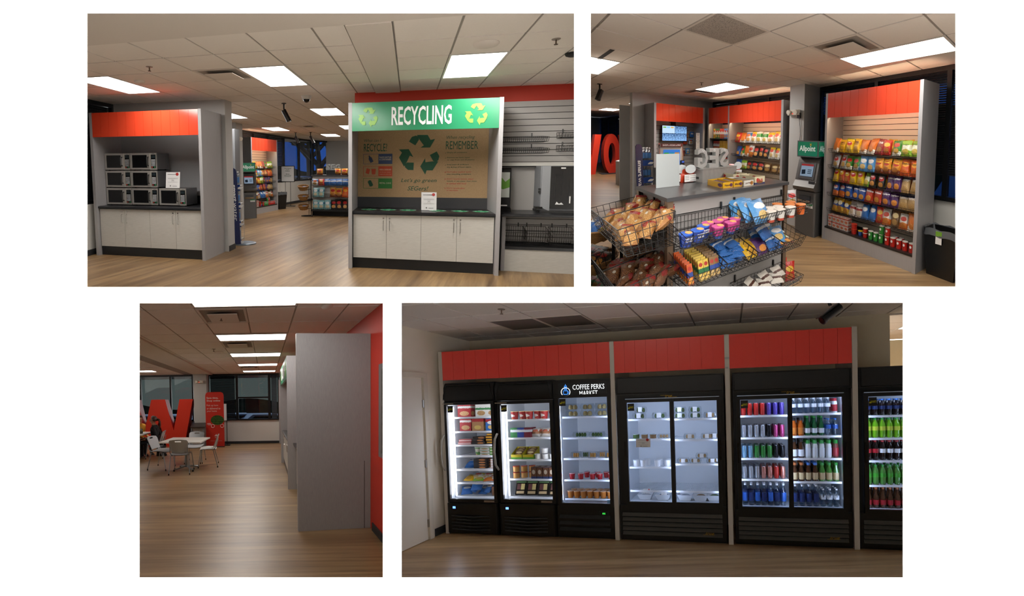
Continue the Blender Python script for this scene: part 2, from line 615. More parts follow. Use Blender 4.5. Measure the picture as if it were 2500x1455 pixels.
def basket_wires(x0, x1, y0, y1, zb, zf, zr, nx=8, ny=4, nz=3, r=.0022, fy=0.04, n=4):
    """open wire basket; y0 front, y1 back, floor zb, front rim zf, back rim zr; floor is shorter than the rim by fy at the front"""
    m = MB()
    b0 = y0 + fy
    rr = r * 1.5
    m.tube([(x0, y0, zf), (x1, y0, zf), (x1, y1, zr), (x0, y1, zr)], rr, n, closed=True)
    m.tube([(x0, b0, zb), (x1, b0, zb), (x1, y1, zb), (x0, y1, zb)], rr, n, closed=True)
    for i in range(nx + 1):
        x = x0 + (x1 - x0) * i / nx
        m.tube([(x, y0, zf), (x, b0, zb), (x, y1, zb), (x, y1, zr)], r, n)
    for j in range(1, ny):
        t = j / ny
        y = b0 + (y1 - b0) * t; yt = y0 + (y1 - y0) * t; zt = zf + (zr - zf) * t
        m.tube([(x0, yt, zt), (x0, y, zb), (x1, y, zb), (x1, yt, zt)], r, n)
    for k in range(1, nz):
        t = k / nz
        yk = b0 + (y0 - b0) * t; zk = zb + (zf - zb) * t; zk2 = zb + (zr - zb) * t
        m.tube([(x0, yk, zk), (x1, yk, zk), (x1, y1, zk2), (x0, y1, zk2)], r, n, closed=True)
    return m

def wire_basket(F, at, label, group=None, hooks=None, name='wire_basket', **k):
    t = thing(name, F, at, label, 'basket', group)
    obj('basket_wires', basket_wires(**k), F, m_wire, parent=t)
    if hooks:
        m = MB()
        for x in hooks:
            m.box(x - .006, x + .006, k['y1'] - .004, k['y1'] + .012, k['zr'] - .01, k['zr'] + .05)
        obj('hooks', m, F, m_wire, parent=t)
    return t

def bag_mb(w, h, t, seed=0, nu=8, nv=9, crush=.25):
    """filled film bag: pillow between two crimped ends, standing on its lower end, front towards -y"""
    rnd = random.Random(seed)
    ph = [rnd.uniform(0, 6.28) for _ in range(6)]
    m = MB()
    def side(sg):
        def fn(u, v):
            a = 2 * u - 1
            e = max(0.0, 1 - abs(a) ** 2.6) ** .55
            vv = min(1, max(0, (v - .05) / .9))
            g = max(0.0, math.sin(PI * vv)) ** .5
            d = t / 2 * e * g
            wr = 1 + crush * (.4 * math.sin(7 * a + 5 * v + ph[0]) * math.sin(9 * v + ph[1]) + .3 * math.sin(13 * v + ph[2] + 3 * a))
            d *= wr
            pinch = 1 - .08 * math.sin(PI * vv) * (.6 + .4 * math.sin(6 * v + ph[3]))
            x = a * w / 2 * pinch
            z = v * h - .03 * h * e * (0 if 0 < v < 1 else 0) + .012 * h * math.sin(4 * a + ph[4]) * (v > .9)
            y = sg * d + .05 * t * math.sin(3 * a + ph[5]) * (1 if v in (0.0, 1.0) else 0)
            return (x if sg < 0 else -x, y, z)
        return fn
    m.surf(side(-1), nu, nv)
    m.surf(side(1), nu, nv)
    return m

def bag(F, at, w, h, t, mat, label, lean=-14, yaw=0, roll=0, seed=None, group=None, name='snack_bag', words=None, wmat=None, wsize=.2, wz=.66):
    sd = seed if seed is not None else random.randrange(10 ** 6)
    m = bag_mb(w, h, t, sd)
    def turn(q):
        return q.rot('Y', roll, (0, 0, h / 2)).rot('X', lean).rot('Z', yaw)
    o = obj(name, turn(m), F, mat, at=at, smooth=True, label=label, cat='snack', group=group)
    if words:
        q = MB().text(words, (0, -t * .56, h * wz), h * wsize * .6, bold=.02)
        ww = max(p[0] for p in q.v) * 2
        if ww > w * .8:
            q.move(lambda x, y, z: (x * w * .8 / ww, y, z))
        q.move(lambda x, y, z: (x, y + t * .5 * min(1, abs(2 * x / w)) ** 2.2, z))
        obj('lettering', turn(q), F, wmat or m_paper, parent=o)
    return o

def carton(F, at, w, d, h, mat, label, yaw=0, group=None, name='carton', cat='box', words=None, wmat=None, wz=.6, wh=.16):
    f = F.sub((0, 0, 0), yaw)
    o = obj(name, MB().box(-w / 2, w / 2, -d / 2, d / 2, 0, h), f, mat, at=(0, 0, 0), label=label, cat=cat, group=group)
    o.location = F.w(at)
    if words:
        obj('lettering', MB().text(words, (0, -d / 2 - .001, h * wz), h * wh, width=w * .8, bold=.02), f, wmat or m_paper, parent=o)
    return o

_bot = {}
def bottle(F, at, kind, mats, label, group=None, scale=1.0, name='bottle', n=10):
    """mats: body, label, cap.  Copies share their meshes within one place."""
    prof, lab, cap = BOTTLES[kind]
    key = (F.tag, tuple(round(x, 4) for r in F.m for x in r), kind, mats, scale)
    if key in _bot:
        return clone(_bot[key], F, at, label, group)
    t = thing(name, F, at, label, 'bottle', group)
    s = scale
    obj('bottle_body', MB().lathe([(r * s, z * s) for r, z in prof], n=n), F, mats[0], parent=t, smooth=True)
    if lab and mats[1]:
        z0, z1, r = lab
        obj('bottle_label', MB().lathe([(r * s, z0 * s), (r * s, z1 * s)], n=n), F, mats[1], parent=t, smooth=True)
    if cap and mats[2]:
        z0, z1, r = cap
        obj('bottle_cap', MB().cyl((0, 0, z0 * s), (0, 0, z1 * s), r * s, n=n), F, mats[2], parent=t, smooth=True)
    _bot[key] = t
    return t

BOTTLES = {
    'water': ([(.0, .0), (.03, .0), (.033, .01), (.031, .03), (.033, .05), (.031, .07), (.033, .09), (.033, .14), (.028, .165), (.014, .19), (.0125, .2)], (.085, .135, .0335), (.198, .215, .0145)),
    'tall': ([(.0, .0), (.03, .0), (.033, .012), (.033, .15), (.03, .175), (.017, .205), (.0125, .22), (.0125, .235)], (.05, .15, .0335), (.233, .255, .015)),
    'soda': ([(.0, .0), (.026, .0), (.033, .02), (.031, .05), (.033, .075), (.034, .11), (.033, .135), (.025, .165), (.014, .19), (.0125, .2)], (.08, .125, .0345), (.198, .217, .0148)),
    'glassb': ([(.0, .0), (.029, .0), (.031, .01), (.031, .1), (.026, .125), (.014, .15), (.0125, .19)], (.02, .085, .0315), (.185, .2, .0145)),
    'green': ([(.0, .0), (.029, .0), (.031, .01), (.031, .1), (.028, .125), (.014, .165), (.0125, .215)], (.03, .085, .0315), (.205, .225, .0135)),
    'coffee': ([(.0, .0), (.028, .0), (.03, .01), (.03, .09), (.025, .12), (.017, .14), (.017, .165)], (.015, .085, .0305), (.16, .185, .019)),
    'milk': ([(.0, .0), (.027, .0), (.031, .02), (.031, .07), (.026, .1), (.03, .13), (.022, .16), (.016, .17)], (.02, .11, .0315), (.13, .195, .023)),
    'can': ([(.0, .0), (.024, .0), (.033, .012), (.033, .108), (.027, .12), (.024, .122)], None, (.1195, .1225, .0255)),
    'slim': ([(.0, .0), (.022, .0), (.0285, .012), (.0285, .13), (.023, .142), (.021, .145)], None, (.142, .1455, .022)),
}

def cup(F, at, r0, r1, h, mat, lidmat, label, group=None, name='cup', cat='cup', n=14, words=None, yaw=0, lid=.006):
    t = thing(name, F, at, label, cat, group)
    obj('cup_body', MB().lathe([(0, 0), (r0, 0), (r0 + (r1 - r0) * .5, h * .5), (r1, h)], n=n), F, mat, parent=t, smooth=True)
    obj('cup_lid', MB().lathe([(r1 * 1.06, h), (r1 * 1.06, h + lid), (r1 * .9, h + lid + .001), (0, h + lid)], n=n), F, lidmat, parent=t, smooth=True)
    return t

def paper_notice(F, at, w, h, label, yaw=0, lean=-8, stand=True, name='notice_sign'):
    """acrylic holder with a printed sheet"""
    f = F.sub((0, 0, 0), yaw)
    t = thing(name, F, at, label, 'sign')
    def turn(m):
        return m.rot('X', lean)
    obj('sheet', turn(MB().box(-w / 2, w / 2, -.001, .001, 0, h)), f, m_paper, parent=t)
    q = MB()
    for k, (z, ww, hh) in enumerate(((.84, .62, .028), (.62, .72, .009), (.58, .7, .009), (.52, .2, .009), (.48, .16, .016), (.43, .22, .009), (.36, .7, .009))):
        q.box(-w * ww / 2 - (w * .08 if k == 0 else 0), w * ww / 2 - (w * .08 if k == 0 else 0), -.003, -.002, h * z, h * (z + hh))
    q.box(-w * .2, -w * .12, -.003, -.002, h * .1, h * .17).box(-w * .02, w * .3, -.003, -.002, h * .11, h * .135)
    obj('print', turn(q), f, m_ink, parent=t)
    obj('red_seal', turn(MB().cyl((w * .3, -.004, h * .87), (w * .3, -.002, h * .87), w * .1, n=16)), f, m_inkr, parent=t)
    if stand:
        obj('acrylic_holder', turn(MB().box(-w / 2 - .004, w / 2 + .004, -.008, -.005, 0, h + .004)).box(-w / 2 - .004, w / 2 + .004, -.005, .07, -.001, .002), f, m_acr, parent=t)
    return t

def recycle_arrows(m, cx, cz, R, y, t):
    """three chasing arrows, each one bent band with a head and a folded tail"""
    for k in range(3):
        st = len(m.v)
        band = [(-.163, 1.08), (.42, 1.07), (.58, .79), (.82, .846), (.56, .373), (.04, .373), (.22, .50), (-.014, .813)]
        tail = [(-.23, 1.046), (-.09, 1.0), (-.045, .823), (-.243, .503), (-.595, .723), (-.44, .977)]
        for p in (band, tail):
            q = []
            for a, b in p:
                an = -k * 2 * PI / 3
                x = a; z = b
                q.append((cx + R * (x * math.cos(an) - z * math.sin(an)), cz + R * (x * math.sin(an) + z * math.cos(an))))
            m.prism(q, 'xz', y, y + t)
    return m

def trash_bin(F, at, label, liner=True, tagc=None, s=1.0):
    t = thing('trash_bin', F, at, label, 'bin')
    w, d, h = .2 * s, .14 * s, .6 * s
    b = MB()
    def ring(k, z):
        return [(-w * k, -d * k, z), (w * k, -d * k, z), (w * k, d * k, z), (-w * k, d * k, z)]
    v = ring(.78, 0) + ring(1, h) + ring(.96, h) + ring(.75, .02)
    f = [(0, 1, 5, 4), (1, 2, 6, 5), (2, 3, 7, 6), (3, 0, 4, 7), (4, 5, 9, 8), (5, 6, 10, 9), (6, 7, 11, 10), (7, 4, 8, 11), (9, 13, 12, 8)[::-1], (10, 14, 13, 9)[::-1], (11, 15, 14, 10)[::-1], (8, 12, 15, 11)[::-1], (12, 13, 14, 15), (3, 2, 1, 0)]
    b._add(v, f)
    obj('bin_body', b, F, m_black, parent=t)
    if liner:
        rnd = random.Random(3)
        def fn(u, v_):
            a = u * 2 * PI
            kx = max(-1, min(1, 1.35 * math.cos(a))); ky = max(-1, min(1, 1.35 * math.sin(a)))
            z = h + .012 + .01 * math.sin(9 * a) - [0.09, .0, .12, .4][min(3, int(v_ * 3 + .5))]
            k = [1.06, 1.03, .93, .8][min(3, int(v_ * 3 + .5))] + .015 * math.sin(13 * a + 2)
            return (kx * w * k, ky * d * k, z)
        obj('bin_liner', MB().surf(fn, 28, 3), F, pm('liner_film', '5c5f63', .25), parent=t, smooth=True)
    if tagc:
        obj('bin_tag', MB().box(-.05, .02, -d * 1.0 - .006, -d * 1.0 - .002, h - .17, h - .01), F, m_paper, parent=t)
        obj('bin_tag_top', MB().box(-.05, .02, -d * 1.0 - .008, -d * 1.0 - .006, h - .07, h - .01), F, pm('tag_green', '6a9a2a', .5), parent=t)
    return t

def blind_window(F, x0, x1, y, z0, z1, n, label, name, mull=None, slats='full', drop=0.0, bl=None):
    """black framed window along x at depth y, with a venetian blind; slats may stop at height drop"""
    t = thing(name, F, ((x0 + x1) / 2, y, z0), label, None, kind='structure')
    w = (x1 - x0) / 2; h = z1 - z0
    m = MB().box(-w, w, -.03, .05, 0, .06).box(-w, w, -.03, .05, h - .07, h).box(-w, -w + .05, -.03, .05, .06, h - .07).box(w - .05, w, -.03, .05, .06, h - .07)
    for k in (mull or []):
        m.box(k - (x0 + x1) / 2 - .03, k - (x0 + x1) / 2 + .03, -.03, .05, .06, h - .07)
    obj('window_frame', m, F, m_frame, parent=t)
    obj('window_pane', MB().box(-w + .05, w - .05, .02, .026, .06, h - .07), F, m_glass, parent=t)
    if n:
        zb = max(.07, drop - z0)
        p = (h - .08 - zb) / n
        q = MB().box(-.0, 0, 0, 0, 0, 0) if False else None
        base = None
        for i in range(n):
            z = zb + (i + .5) * p
            if base is None:
                sl = MB()
                edges = [x0 + .05] + sorted(mull or []) + [x1 - .05]
                for a, b in zip(edges[:-1], edges[1:]):
                    sl.quad((a - (x0 + x1) / 2 + .035, -.012, -p * .46), (b - (x0 + x1) / 2 - .035, -.012, -p * .46), (b - (x0 + x1) / 2 - .035, .006, p * .44), (a - (x0 + x1) / 2 + .035, .006, p * .44))
                base = obj('blind_slat', sl, F, bl or m_blind, parent=t)
                o = base
            else:
                o = base.copy(); COL.objects.link(o); o.parent = t
            o.location = F.m @ Vector((0, 0, z))
    return t

# ================================================================ site A: break room with microwaves and recycling
def market_unit(F, label, name, hdr_n, hdr_mat, W=2.11, D=.68, back=None, panel=None, z_h=(2.065, 2.475)):
    """tall grey cabinet frame: two end panels and a fascia; x from 0 to W, front at y=0"""
    t = thing(name, F, (0, 0, 0), label, 'cabinet')
    for x in (0, W - .055):
        obj('end_panel', MB().box(x, x + .055, 0, D, 0, 2.48), F, panel or m_grey, parent=t)
    header(F, t, .055, W - .055, .0, .05, z_h[0], z_h[1], hdr_n, hdr_mat)
    return t

def cabinet_base(F, t, W, n=4, D=.66):
    obj('carcass', MB().box(.06, W - .06, .075, D, .16, .828), F, m_dark, parent=t)
    obj('toe_kick', MB().box(.06, W - .06, .07, .09, 0, .158), F, m_black, parent=t)
    obj('countertop', MB().prism([(.03, .835), (.03, .862), (.045, .872), (D, .872), (D, .832), (.045, .832)], 'yz', .056, W - .056), F, m_ctop, parent=t)
    w = (W - .13) / n
    for i in range(n):
        x0 = .065 + i * w
        d = obj('door', MB().box(x0 + .002, x0 + w - .002, .056, .075, .162, .822), F, m_door, parent=t)
        hx = x0 + w - .045 if i % 2 == 0 else x0 + .045
        obj('handle', MB().tube([(hx, .056, .735), (hx, .03, .73), (hx, .03, .595), (hx, .056, .59)], .005, 6), F, m_steel, parent=d, smooth=True)
        obj('lock', MB().cyl((hx, .048, .775), (hx, .057, .775), .011, n=10), F, m_chrome, parent=d, smooth=True)

FA = floor_mat('vinyl_wood_a', (9, .55, 1))
struct('floor', MB().box(-9, 4.5, 1.2, 17.8, -.03, 0), R1, FA, 'brown wood-look vinyl floor of the microwave and recycling area')
CX = [-1.445 - .605 * k for k in range(12)][::-1] + [-.84]
CXl = CX + [-.545]
CY = [3.25 + .558 * k for k in range(27)]
lights1 = [(-4.47, -3.865, 4.366, 5.482), (-2.05, -1.445, 4.366, 5.482), (-2.05, -1.445, 7.714, 8.83), (-4.47, -3.865, 7.714, 8.83), (-4.47, -3.865, 11.06, 12.18), (-3.26, -2.655, 13.85, 14.97), (-2.05, -1.445, 11.06, 12.18)]
vent1 = (-2.655, -2.05, 4.366, 4.924)
ceiling(R1, 'ceiling', CXl, CY, 2.74, lights1 + [vent1], 'suspended ceiling of pale lay-in tiles above the microwaves', ysolo=9.3)
XR = [-.15, .415, 1.02, 1.625, 2.23, 2.835, 3.44, 4.05]
CYr = [3.25, 3.81, 4.366, 4.924, 5.482, 6.04, 6.32]
ceiling(R1, 'ceiling', XR, CYr, 2.74, [(.415, 1.02, 4.366, 5.482)], 'suspended tile ceiling above the recycling cabinet', region=(-.15, 4.05, 3.25, 6.32))
struct('ceiling', MB().box(-9, 4.5, 1.4, 3.245, 2.73, 2.79).box(-.54, -.155, 3.245, 6.6, 2.722, 2.79), R1, m_gyp, 'plain plaster soffit bands crossing the tiled ceiling')
struct('ceiling', MB().box(-.545, .5, 6.6, 17.8, 2.742, 2.79).box(.4, 4.5, 6.3, 17.8, 2.742, 2.8), R1, m_gyp, 'plain ceiling behind the recycling wall')
for i, (a, b, c, d) in enumerate(lights1 + [(.415, 1.02, 4.366, 5.482)]):
    troffer(R1, a, b, c, d, 2.74, ['glowing ceiling panel light nearest the dark window blind', 'glowing ceiling panel light above the aisle, near the square vent', 'glowing ceiling panel light beside the dome camera', 'glowing ceiling panel light half hidden by the wall end beside the microwaves', 'far ceiling panel light in front of the snack shelf', 'farthest small ceiling panel light near the grey end wall', 'far ceiling panel light cut off by the recycling cabinet edge', 'glowing ceiling panel light above the green recycling sign'][i], 'ceiling lights over the microwave area')
air_vent(R1, *vent1, 2.74, 'square ceiling air vent beside the panel light over the aisle')
air_vent(R1, -3.2, -2.7, 10.8, 11.3, 2.735, 'small far ceiling vent between two panel lights')
sprinkler(R1, -3.04, 4.09, 2.74, 'small fire sprinkler in the ceiling over the microwaves')
sprinkler(R1, 1.346, 4.05, 2.74, 'small fire sprinkler in the ceiling right of the recycling sign')
ceiling_disc(R1, -3.675, 4.727, 2.74, .07, 'smoke_detector', 'round smoke detector beside the panel light above the microwaves', 'detector')
ceiling_disc(R1, .723, 4.045, 2.74, .12, 'ceiling_speaker', 'round ceiling speaker grille above the recycling cabinet', 'speaker')
ceiling_disc(R1, 1.70, 4.59, 2.74, .08, 'ceiling_disc', 'dark round ceiling fitting at the edge of the recycling picture', 'detector', m_dark)
bullet_camera(R1, -2.326, 6.943, 2.74, 30, 'black bullet security camera hanging over the aisle, nearest of the three')
bullet_camera(R1, -3.913, 12.93, 2.74, 10, 'small far black security camera over the snack shelf window', 1.1)
bullet_camera(R1, -3.368, 12.92, 2.74, -10, 'small far black security camera nearest the grey end wall', 1.1)
dome_camera(R1, -1.715, 6.318, 2.74, 'white dome security camera on the ceiling beside the aisle')
# walls
struct('wall_left', MB().box(-5.62, -5.5, 2.5, 6.4, 0, .9), R1, m_white, 'low white wall under the dark window beside the microwaves')
struct('baseboard_left', MB().box(-5.5, -5.488, 2.5, 6.3, 0, .1), R1, m_base, 'dark baseboard at the foot of the white wall beside the microwaves')
struct('blackout_board', MB().box(-5.95, -5.9, 2.0, 6.6, 0, 2.9), R1, m_dark, 'dark outer screen behind the blind beside the microwaves')  # added board, blocks the sky glow that would show through the blind
wl = R1.sub((-5.55, 3.0, 0), 90)
blind_window(wl, 0, 3.34, 0, .9, 2.74, 44, 'dark window with closed black blind beside the microwave cabinet', 'window_1', mull=[1.4, 2.55])
struct('wall_back', MB().box(-5.5, -3.215, 6.32, 6.58, 0, 2.75), R1, m_wgrey, 'pale grey wall behind the microwave cabinet')
struct('baseboard_back', MB().box(-3.3, -3.205, 6.34, 6.59, 0, .1), R1, m_base, 'dark baseboard at the wall end beside the water rack')
struct('wall_right', MB().box(-.88, 4.6, 6.3, 6.42, 0, 2.75), R1, m_wgrey, 'wall behind the recycling cabinet and the counter')
struct('trim_1', MB().box(-.88, 4.6, 6.255, 6.3, 2.51, 2.74), R1, m_red, 'dark red painted band along the top of the recycling wall')

# microwave cabinet
U1 = R1.sub((-5.385, 5.61, 0))
t = market_unit(U1, 'tall grey cabinet frame with orange fascia holding stacked microwaves', 'microwave_cabinet', 12, m_orange)
cabinet_base(U1, t, 2.11)
obj('back_panel', MB().box(.055, 2.055, .66, .685, .87, 2.47), U1, m_niche, parent=t)
obj('backsplash', MB().box(.055, 2.055, .645, .66, .873, 1.03), U1, m_ctop, parent=t)

def microwave(F, at, label):
    if 'mw' in _bot:
        return clone(_bot['mw'], F, at, label, 'stainless microwaves')
    t = thing('microwave', F, at, label, 'microwave', 'stainless microwaves')
    obj('casing', MB().cbox(0, .515, .02, .36, .018, .305, .01), F, pm('microwave_casing', '77777a', .38, .5), parent=t)
    obj('front_frame', MB().box(0, .515, 0, .02, .012, .305), F, pm('microwave_front', 'b8b4ae', .3, .55), parent=t)
    d = obj('door', MB().box(.008, .395, -.012, 0, .02, .298), F, pm('microwave_front', 'b8b4ae', .3, .55), parent=t)
    obj('door_window', MB().box(.045, .335, -.015, -.012, .05, .27), F, m_blackgloss, parent=d)
    obj('handle', MB().tube([(.362, -.012, .235), (.362, -.045, .225), (.362, -.048, .16), (.362, -.045, .095), (.362, -.012, .085)], .011, 8), F, m_black, parent=d, smooth=True)
    p = obj('control_panel', MB().box(.41, .5, -.006, 0, .045, .275), F, m_blackgloss, parent=t)
    k = MB()
    for r in range(6):
        for c in range(3):
            k.box(.419 + c * .026, .439 + c * .026, -.008, -.006, .075 + r * .021, .088 + r * .021)
    obj('keys', k, F, pm('key_grey', 'b9bcc0', .5), parent=p)
    obj('display', MB().box(.418, .492, -.008, -.006, .215, .262), F, pm('lcd_dark', '20282c', .2), parent=p)
    obj('start_key', MB().box(.47, .492, -.008, -.006, .052, .064), F, pm('key_green', '2f9a58', .5), parent=p)
    obj('stop_key', MB().box(.42, .442, -.008, -.006, .052, .064), F, pm('key_red', 'c8452f', .5), parent=p)
    obj('badge', MB().box(.437, .475, -.002, 0, .285, .291), F, m_ink, parent=t)
    f = MB()
    for x in (.04, .47):
        for y in (.05, .31):
            f.cyl((x, y, 0), (x, y, .02), .015, n=8)
    obj('feet', f, F, m_black, parent=t)
    _bot['mw'] = t
    return t
mwn = [['bottom left microwave of the three-wide stack', 'bottom middle microwave of the stack', 'single bottom right microwave with a paper notice on top'],
       ['middle row left microwave of the stack', 'middle row microwave beside the paper notice'],
       ['top left microwave of the stack', 'top right microwave of the stack']]
for r in range(3):
    for c in range(3 if r == 0 else 2):
        microwave(R1, (-5.325 + c * .523 + (.02 if c == 2 else 0), 5.85, .874 + r * .308), 'stainless steel ' + mwn[r][c])
paper_notice(R1, (-4.0, 5.86, 1.187), .27, .275, 'white paper notice with red seal standing on the single microwave', lean=-6)
obj('cable_grommet', MB().cyl((0, 0, 0), (0, 0, .004), .035, n=14), R1, m_dark, at=(-3.5, 6.05, .872), label='small round cable grommet on the counter beside the microwaves', cat='grommet')

# recycling cabinet
U2 = R1.sub((-.885, 5.61, 0))
m_green = pm('recycling_green', '2a8a60', .3)
m_lime = pm('recycling_lime', '86bd4a', .4)
m_kg = pm('poster_dark_green', '1d4a35', .7)
t = market_unit(U2, 'tall grey recycling cabinet with green RECYCLING sign and brown poster', 'recycling_cabinet', 1, m_green, W=2.14)
cabinet_base(U2, t, 2.14)
obj('back_panel', MB().box(.055, 2.085, .66, .685, .87, 2.47), U2, m_niche, parent=t)
obj('backsplash', MB().box(.055, 2.085, .635, .66, .873, 1.045), U2, m_counter, parent=t)
obj('sign_lettering', MB().text('RECYCLING', (1.045, -.004, 2.135), .265, width=.83, bold=.018, depth=.004), U2, pm('sign_white', 'f0f0f2', .4), parent=t)
obj('recycling_symbol', recycle_arrows(MB(), .295, 2.262, .128, -.004, .004), U2, m_lime, parent=t, label='lime green recycling arrows left of the lettering')
obj('recycling_symbol', recycle_arrows(MB(), 1.79, 2.262, .135, -.004, .004), U2, m_lime, parent=t, label='lime green recycling arrows right of the lettering')
ts = NT('kraft_paper')
kf = ts.noise(ts.coord((1, 1, 1)), 60, 5, .7)
ts.l(ts.mix(kf, L('8a6f50'), L('b2946d')), ts.b.inputs['Base Color']); ts.b.inputs['Roughness'].default_value = .8
pst = obj('poster', MB().box(.058, 2.083, .65, .66, 1.045, 2.13), U2, ts.m, parent=t, label='brown kraft paper recycling poster')
py = .648
obj('poster_symbol', recycle_arrows(MB(), 1.05, 1.735, .285, py, .002), U2, m_kg, parent=pst)
for w_, x_, z_, h_, wd, al, sh_, bo in (('What can I', .16, 1.945, .045, .28, 'l', .3, 0), ('RECYCLE?', .155, 1.79, .125, .38, 'l', 0, .004), ('When recycling', 1.46, 1.955, .065, .42, 'l', .3, 0), ('REMEMBER', 1.45, 1.81, .125, .48, 'l', 0, 0), ("Let's go green", 1.04, 1.275, .075, .56, 'c', .3, .005), ('SEGers!', 1.03, 1.155, .07, .33, 'c', .3, .005)):
    obj('poster_lettering', MB().text(w_, (x_, py, z_), h_, width=wd, align=al, shear=sh_, bold=bo), U2, m_kg, parent=pst)
for i, (z, c, lines) in enumerate(((1.585, '3a4766', ('PLASTIC BOTTLES', '& CONTAINERS')), (1.385, 'b0482f', ('PAPER & CARDBOARD', 'mail, office paper, newspaper', 'magazines, junk mail'), ), (1.185, '2f6b33', ('METAL CANS',)))):
    mc = pm('poster_' + c, c, .7)
    b = MB().box(.395, .62, py, py + .002, z, z + .165)
    for a in ((.148, .395, z, z + .005), (.148, .395, z + .16, z + .165), (.148, .153, z, z + .165)):
        b.box(a[0], a[1], py, py + .002, a[2], a[3])
    obj('poster_box', b, U2, mc, parent=pst)
    w = MB()
    for k, s_ in enumerate(lines):
        w.text(s_, (.508, py - .001, z + .095 - k * .035 + (.0 if len(lines) > 1 else -.02)), .026 if k == 0 or i == 0 else .012, width=.19)
    obj('box_lettering', w, U2, pm('poster_pale', 'c9bda0', .7), parent=pst)
    ic = MB()
    if i == 0:
        ic.prism([(-.025, -.06), (.025, -.06), (.028, .01), (.01, .04), (.01, .06), (-.01, .06), (-.01, .04), (-.028, .01)], 'xz', py, py + .002).rot('Y', -25).shift(.265, 0, z + .083)
    elif i == 1:
        ic.prism([(-.035, -.03), (.02, -.05), (.04, .03), (-.015, .05)], 'xz', py, py + .002).shift(.22, 0, z + .083)
        ic.prism([(.29, z + .03), (.345, z + .03), (.355, z + .12), (.28, z + .12)], 'xz', py, py + .002)
    else:
        ic.prism([(-.03, -.045), (0, -.055), (.03, -.045), (.03, .04), (0, .055), (-.03, .04)], 'xz', py, py + .002).rot('Y', -25).shift(.265, 0, z + .083)
    obj('poster_icon', ic, U2, pm('icon_line', '2b3850', .7) if i == 0 else (mc if i == 1 else m_kg), parent=pst)
q = MB(); qr = MB(); qg = MB()
for k, (z, s_, r) in enumerate(((1.745, 'Empty all containers', 0), (1.665, 'Remove any food, liquid', 0), (1.63, 'or caps from cans & plastics', 0), (1.555, 'Keep paper & cardboard', 0), (1.515, 'dry & free of food debris', 0), (1.44, "Don't place medical waste", 1), (1.405, 'into recycling containers', 0), (1.33, "Don't recycle tissues, paper", 1), (1.295, "towels or any paper that's been", 0), (1.26, 'in contact with food', 1), (1.185, "Don't recycle glass", 1), (1.15, 'or styrofoam', 1))):
    (qr if r else qg).text(s_, (1.475, py, z), .024, align='l', width=.0145 * len(s_), bold=.012)
    if k in (0, 1, 3):
        qg.prism([(1.44, z + .01), (1.45, z), (1.465, z + .022), (1.45, z + .008)], 'xz', py, py + .001)
    if k in (5, 7, 10):
        qr.text('x', (1.45, py, z), .02)
obj('poster_rules', qg, U2, m_kg, parent=pst)
obj('poster_warnings', qr, U2, pm('poster_red', 'a8352a', .7), parent=pst)
mring = pm('ring_green', '14784c', .5)
for i, x in enumerate((.28, .58, .88, 1.32, 1.64, 1.94)):
    h = obj('disposal_hole', MB().lathe([(.085, 0), (.105, 0), (.105, .002), (.085, .002)], n=24, sx=1.0, sy=.9), U2, mring, at=(x, .3, .873), parent=t)
    obj('hole_shadow', MB().cyl((0, 0, .0), (0, 0, .0015), .085, n=20), U2, m_black, parent=h)
    w = MB()
    for k in range(4):
        a = k * PI / 2
        w.box(.094 * math.cos(a) - .028, .094 * math.cos(a) + .028, .085 * math.sin(a) - .012, .085 * math.sin(a) + .012, .0022, .0034)
    obj('hole_lettering', w, U2, pm('ring_mint', 'a7d8bf', .5), parent=h)
paper_notice(R1, (.305, 5.93, .876), .225, .275, 'white paper notice with red seal standing on the recycling counter', lean=-7)

# counter with slat wall right of the recycling cabinet
U3 = R1.sub((1.3, 5.72, 0))
t = thing('condiment_counter', U3, (0, 0, 0), 'black topped service counter with slat wall and wire baskets', 'counter')
obj('countertop', MB().prism([(.0, .835), (.0, .862), (.012, .872), (.54, .872), (.54, .83), (.012, .83)], 'yz', .0, 3.2), U3, m_ctop, parent=t)
obj('end_panel', MB().box(.045, .095, .17, .54, 0, .83), U3, m_grey, parent=t)
obj('base_panel', MB().box(.095, 3.2, .18, .2, 0, .325), U3, m_door, parent=t)
obj('shelf', MB().box(.095, 3.2, .17, .54, .328, .37), U3, m_ctop, parent=t)
obj('shadow_gap', MB().box(.012, .045, .2, .54, 0, .83), U3, m_black, parent=t)
slatwall(U3, t, .095, 3.2, .5, .37, .83, .1, m_slat)
obj('back_board', MB().box(.0, 3.2, .535, .56, .872, 1.56), U3, m_slat, parent=t)
obj('light_rail', MB().box(.0, 3.2, .47, .56, 1.545, 1.6), U3, m_white, parent=t)
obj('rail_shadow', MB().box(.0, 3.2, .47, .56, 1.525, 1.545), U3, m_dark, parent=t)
slatwall(U3, t, .0, 3.2, .53, 1.6, 2.51, .087, m_slat)
for i, (x0, x1, z) in enumerate(((.0, .66, 1.9), (.0, .665, 1.735), (.84, 1.7, 1.95), (.84, 1.7, 1.76))):
    wire_basket(U3, (x0, .53, z), ['shallow black wire tray on the slat wall, upper of the two nearest the recycling cabinet', 'shallow black wire tray on the slat wall, lower of the two nearest the recycling cabinet', 'upper shallow wire tray cut off by the picture edge', 'lower shallow wire tray cut off by the picture edge'][i], 'shallow wire trays', hooks=[.08, .5], x0=0, x1=x1 - x0, y0=-.27, y1=-.01, zb=0, zf=.06, zr=.085, nx=24, ny=4, nz=2, fy=.05)
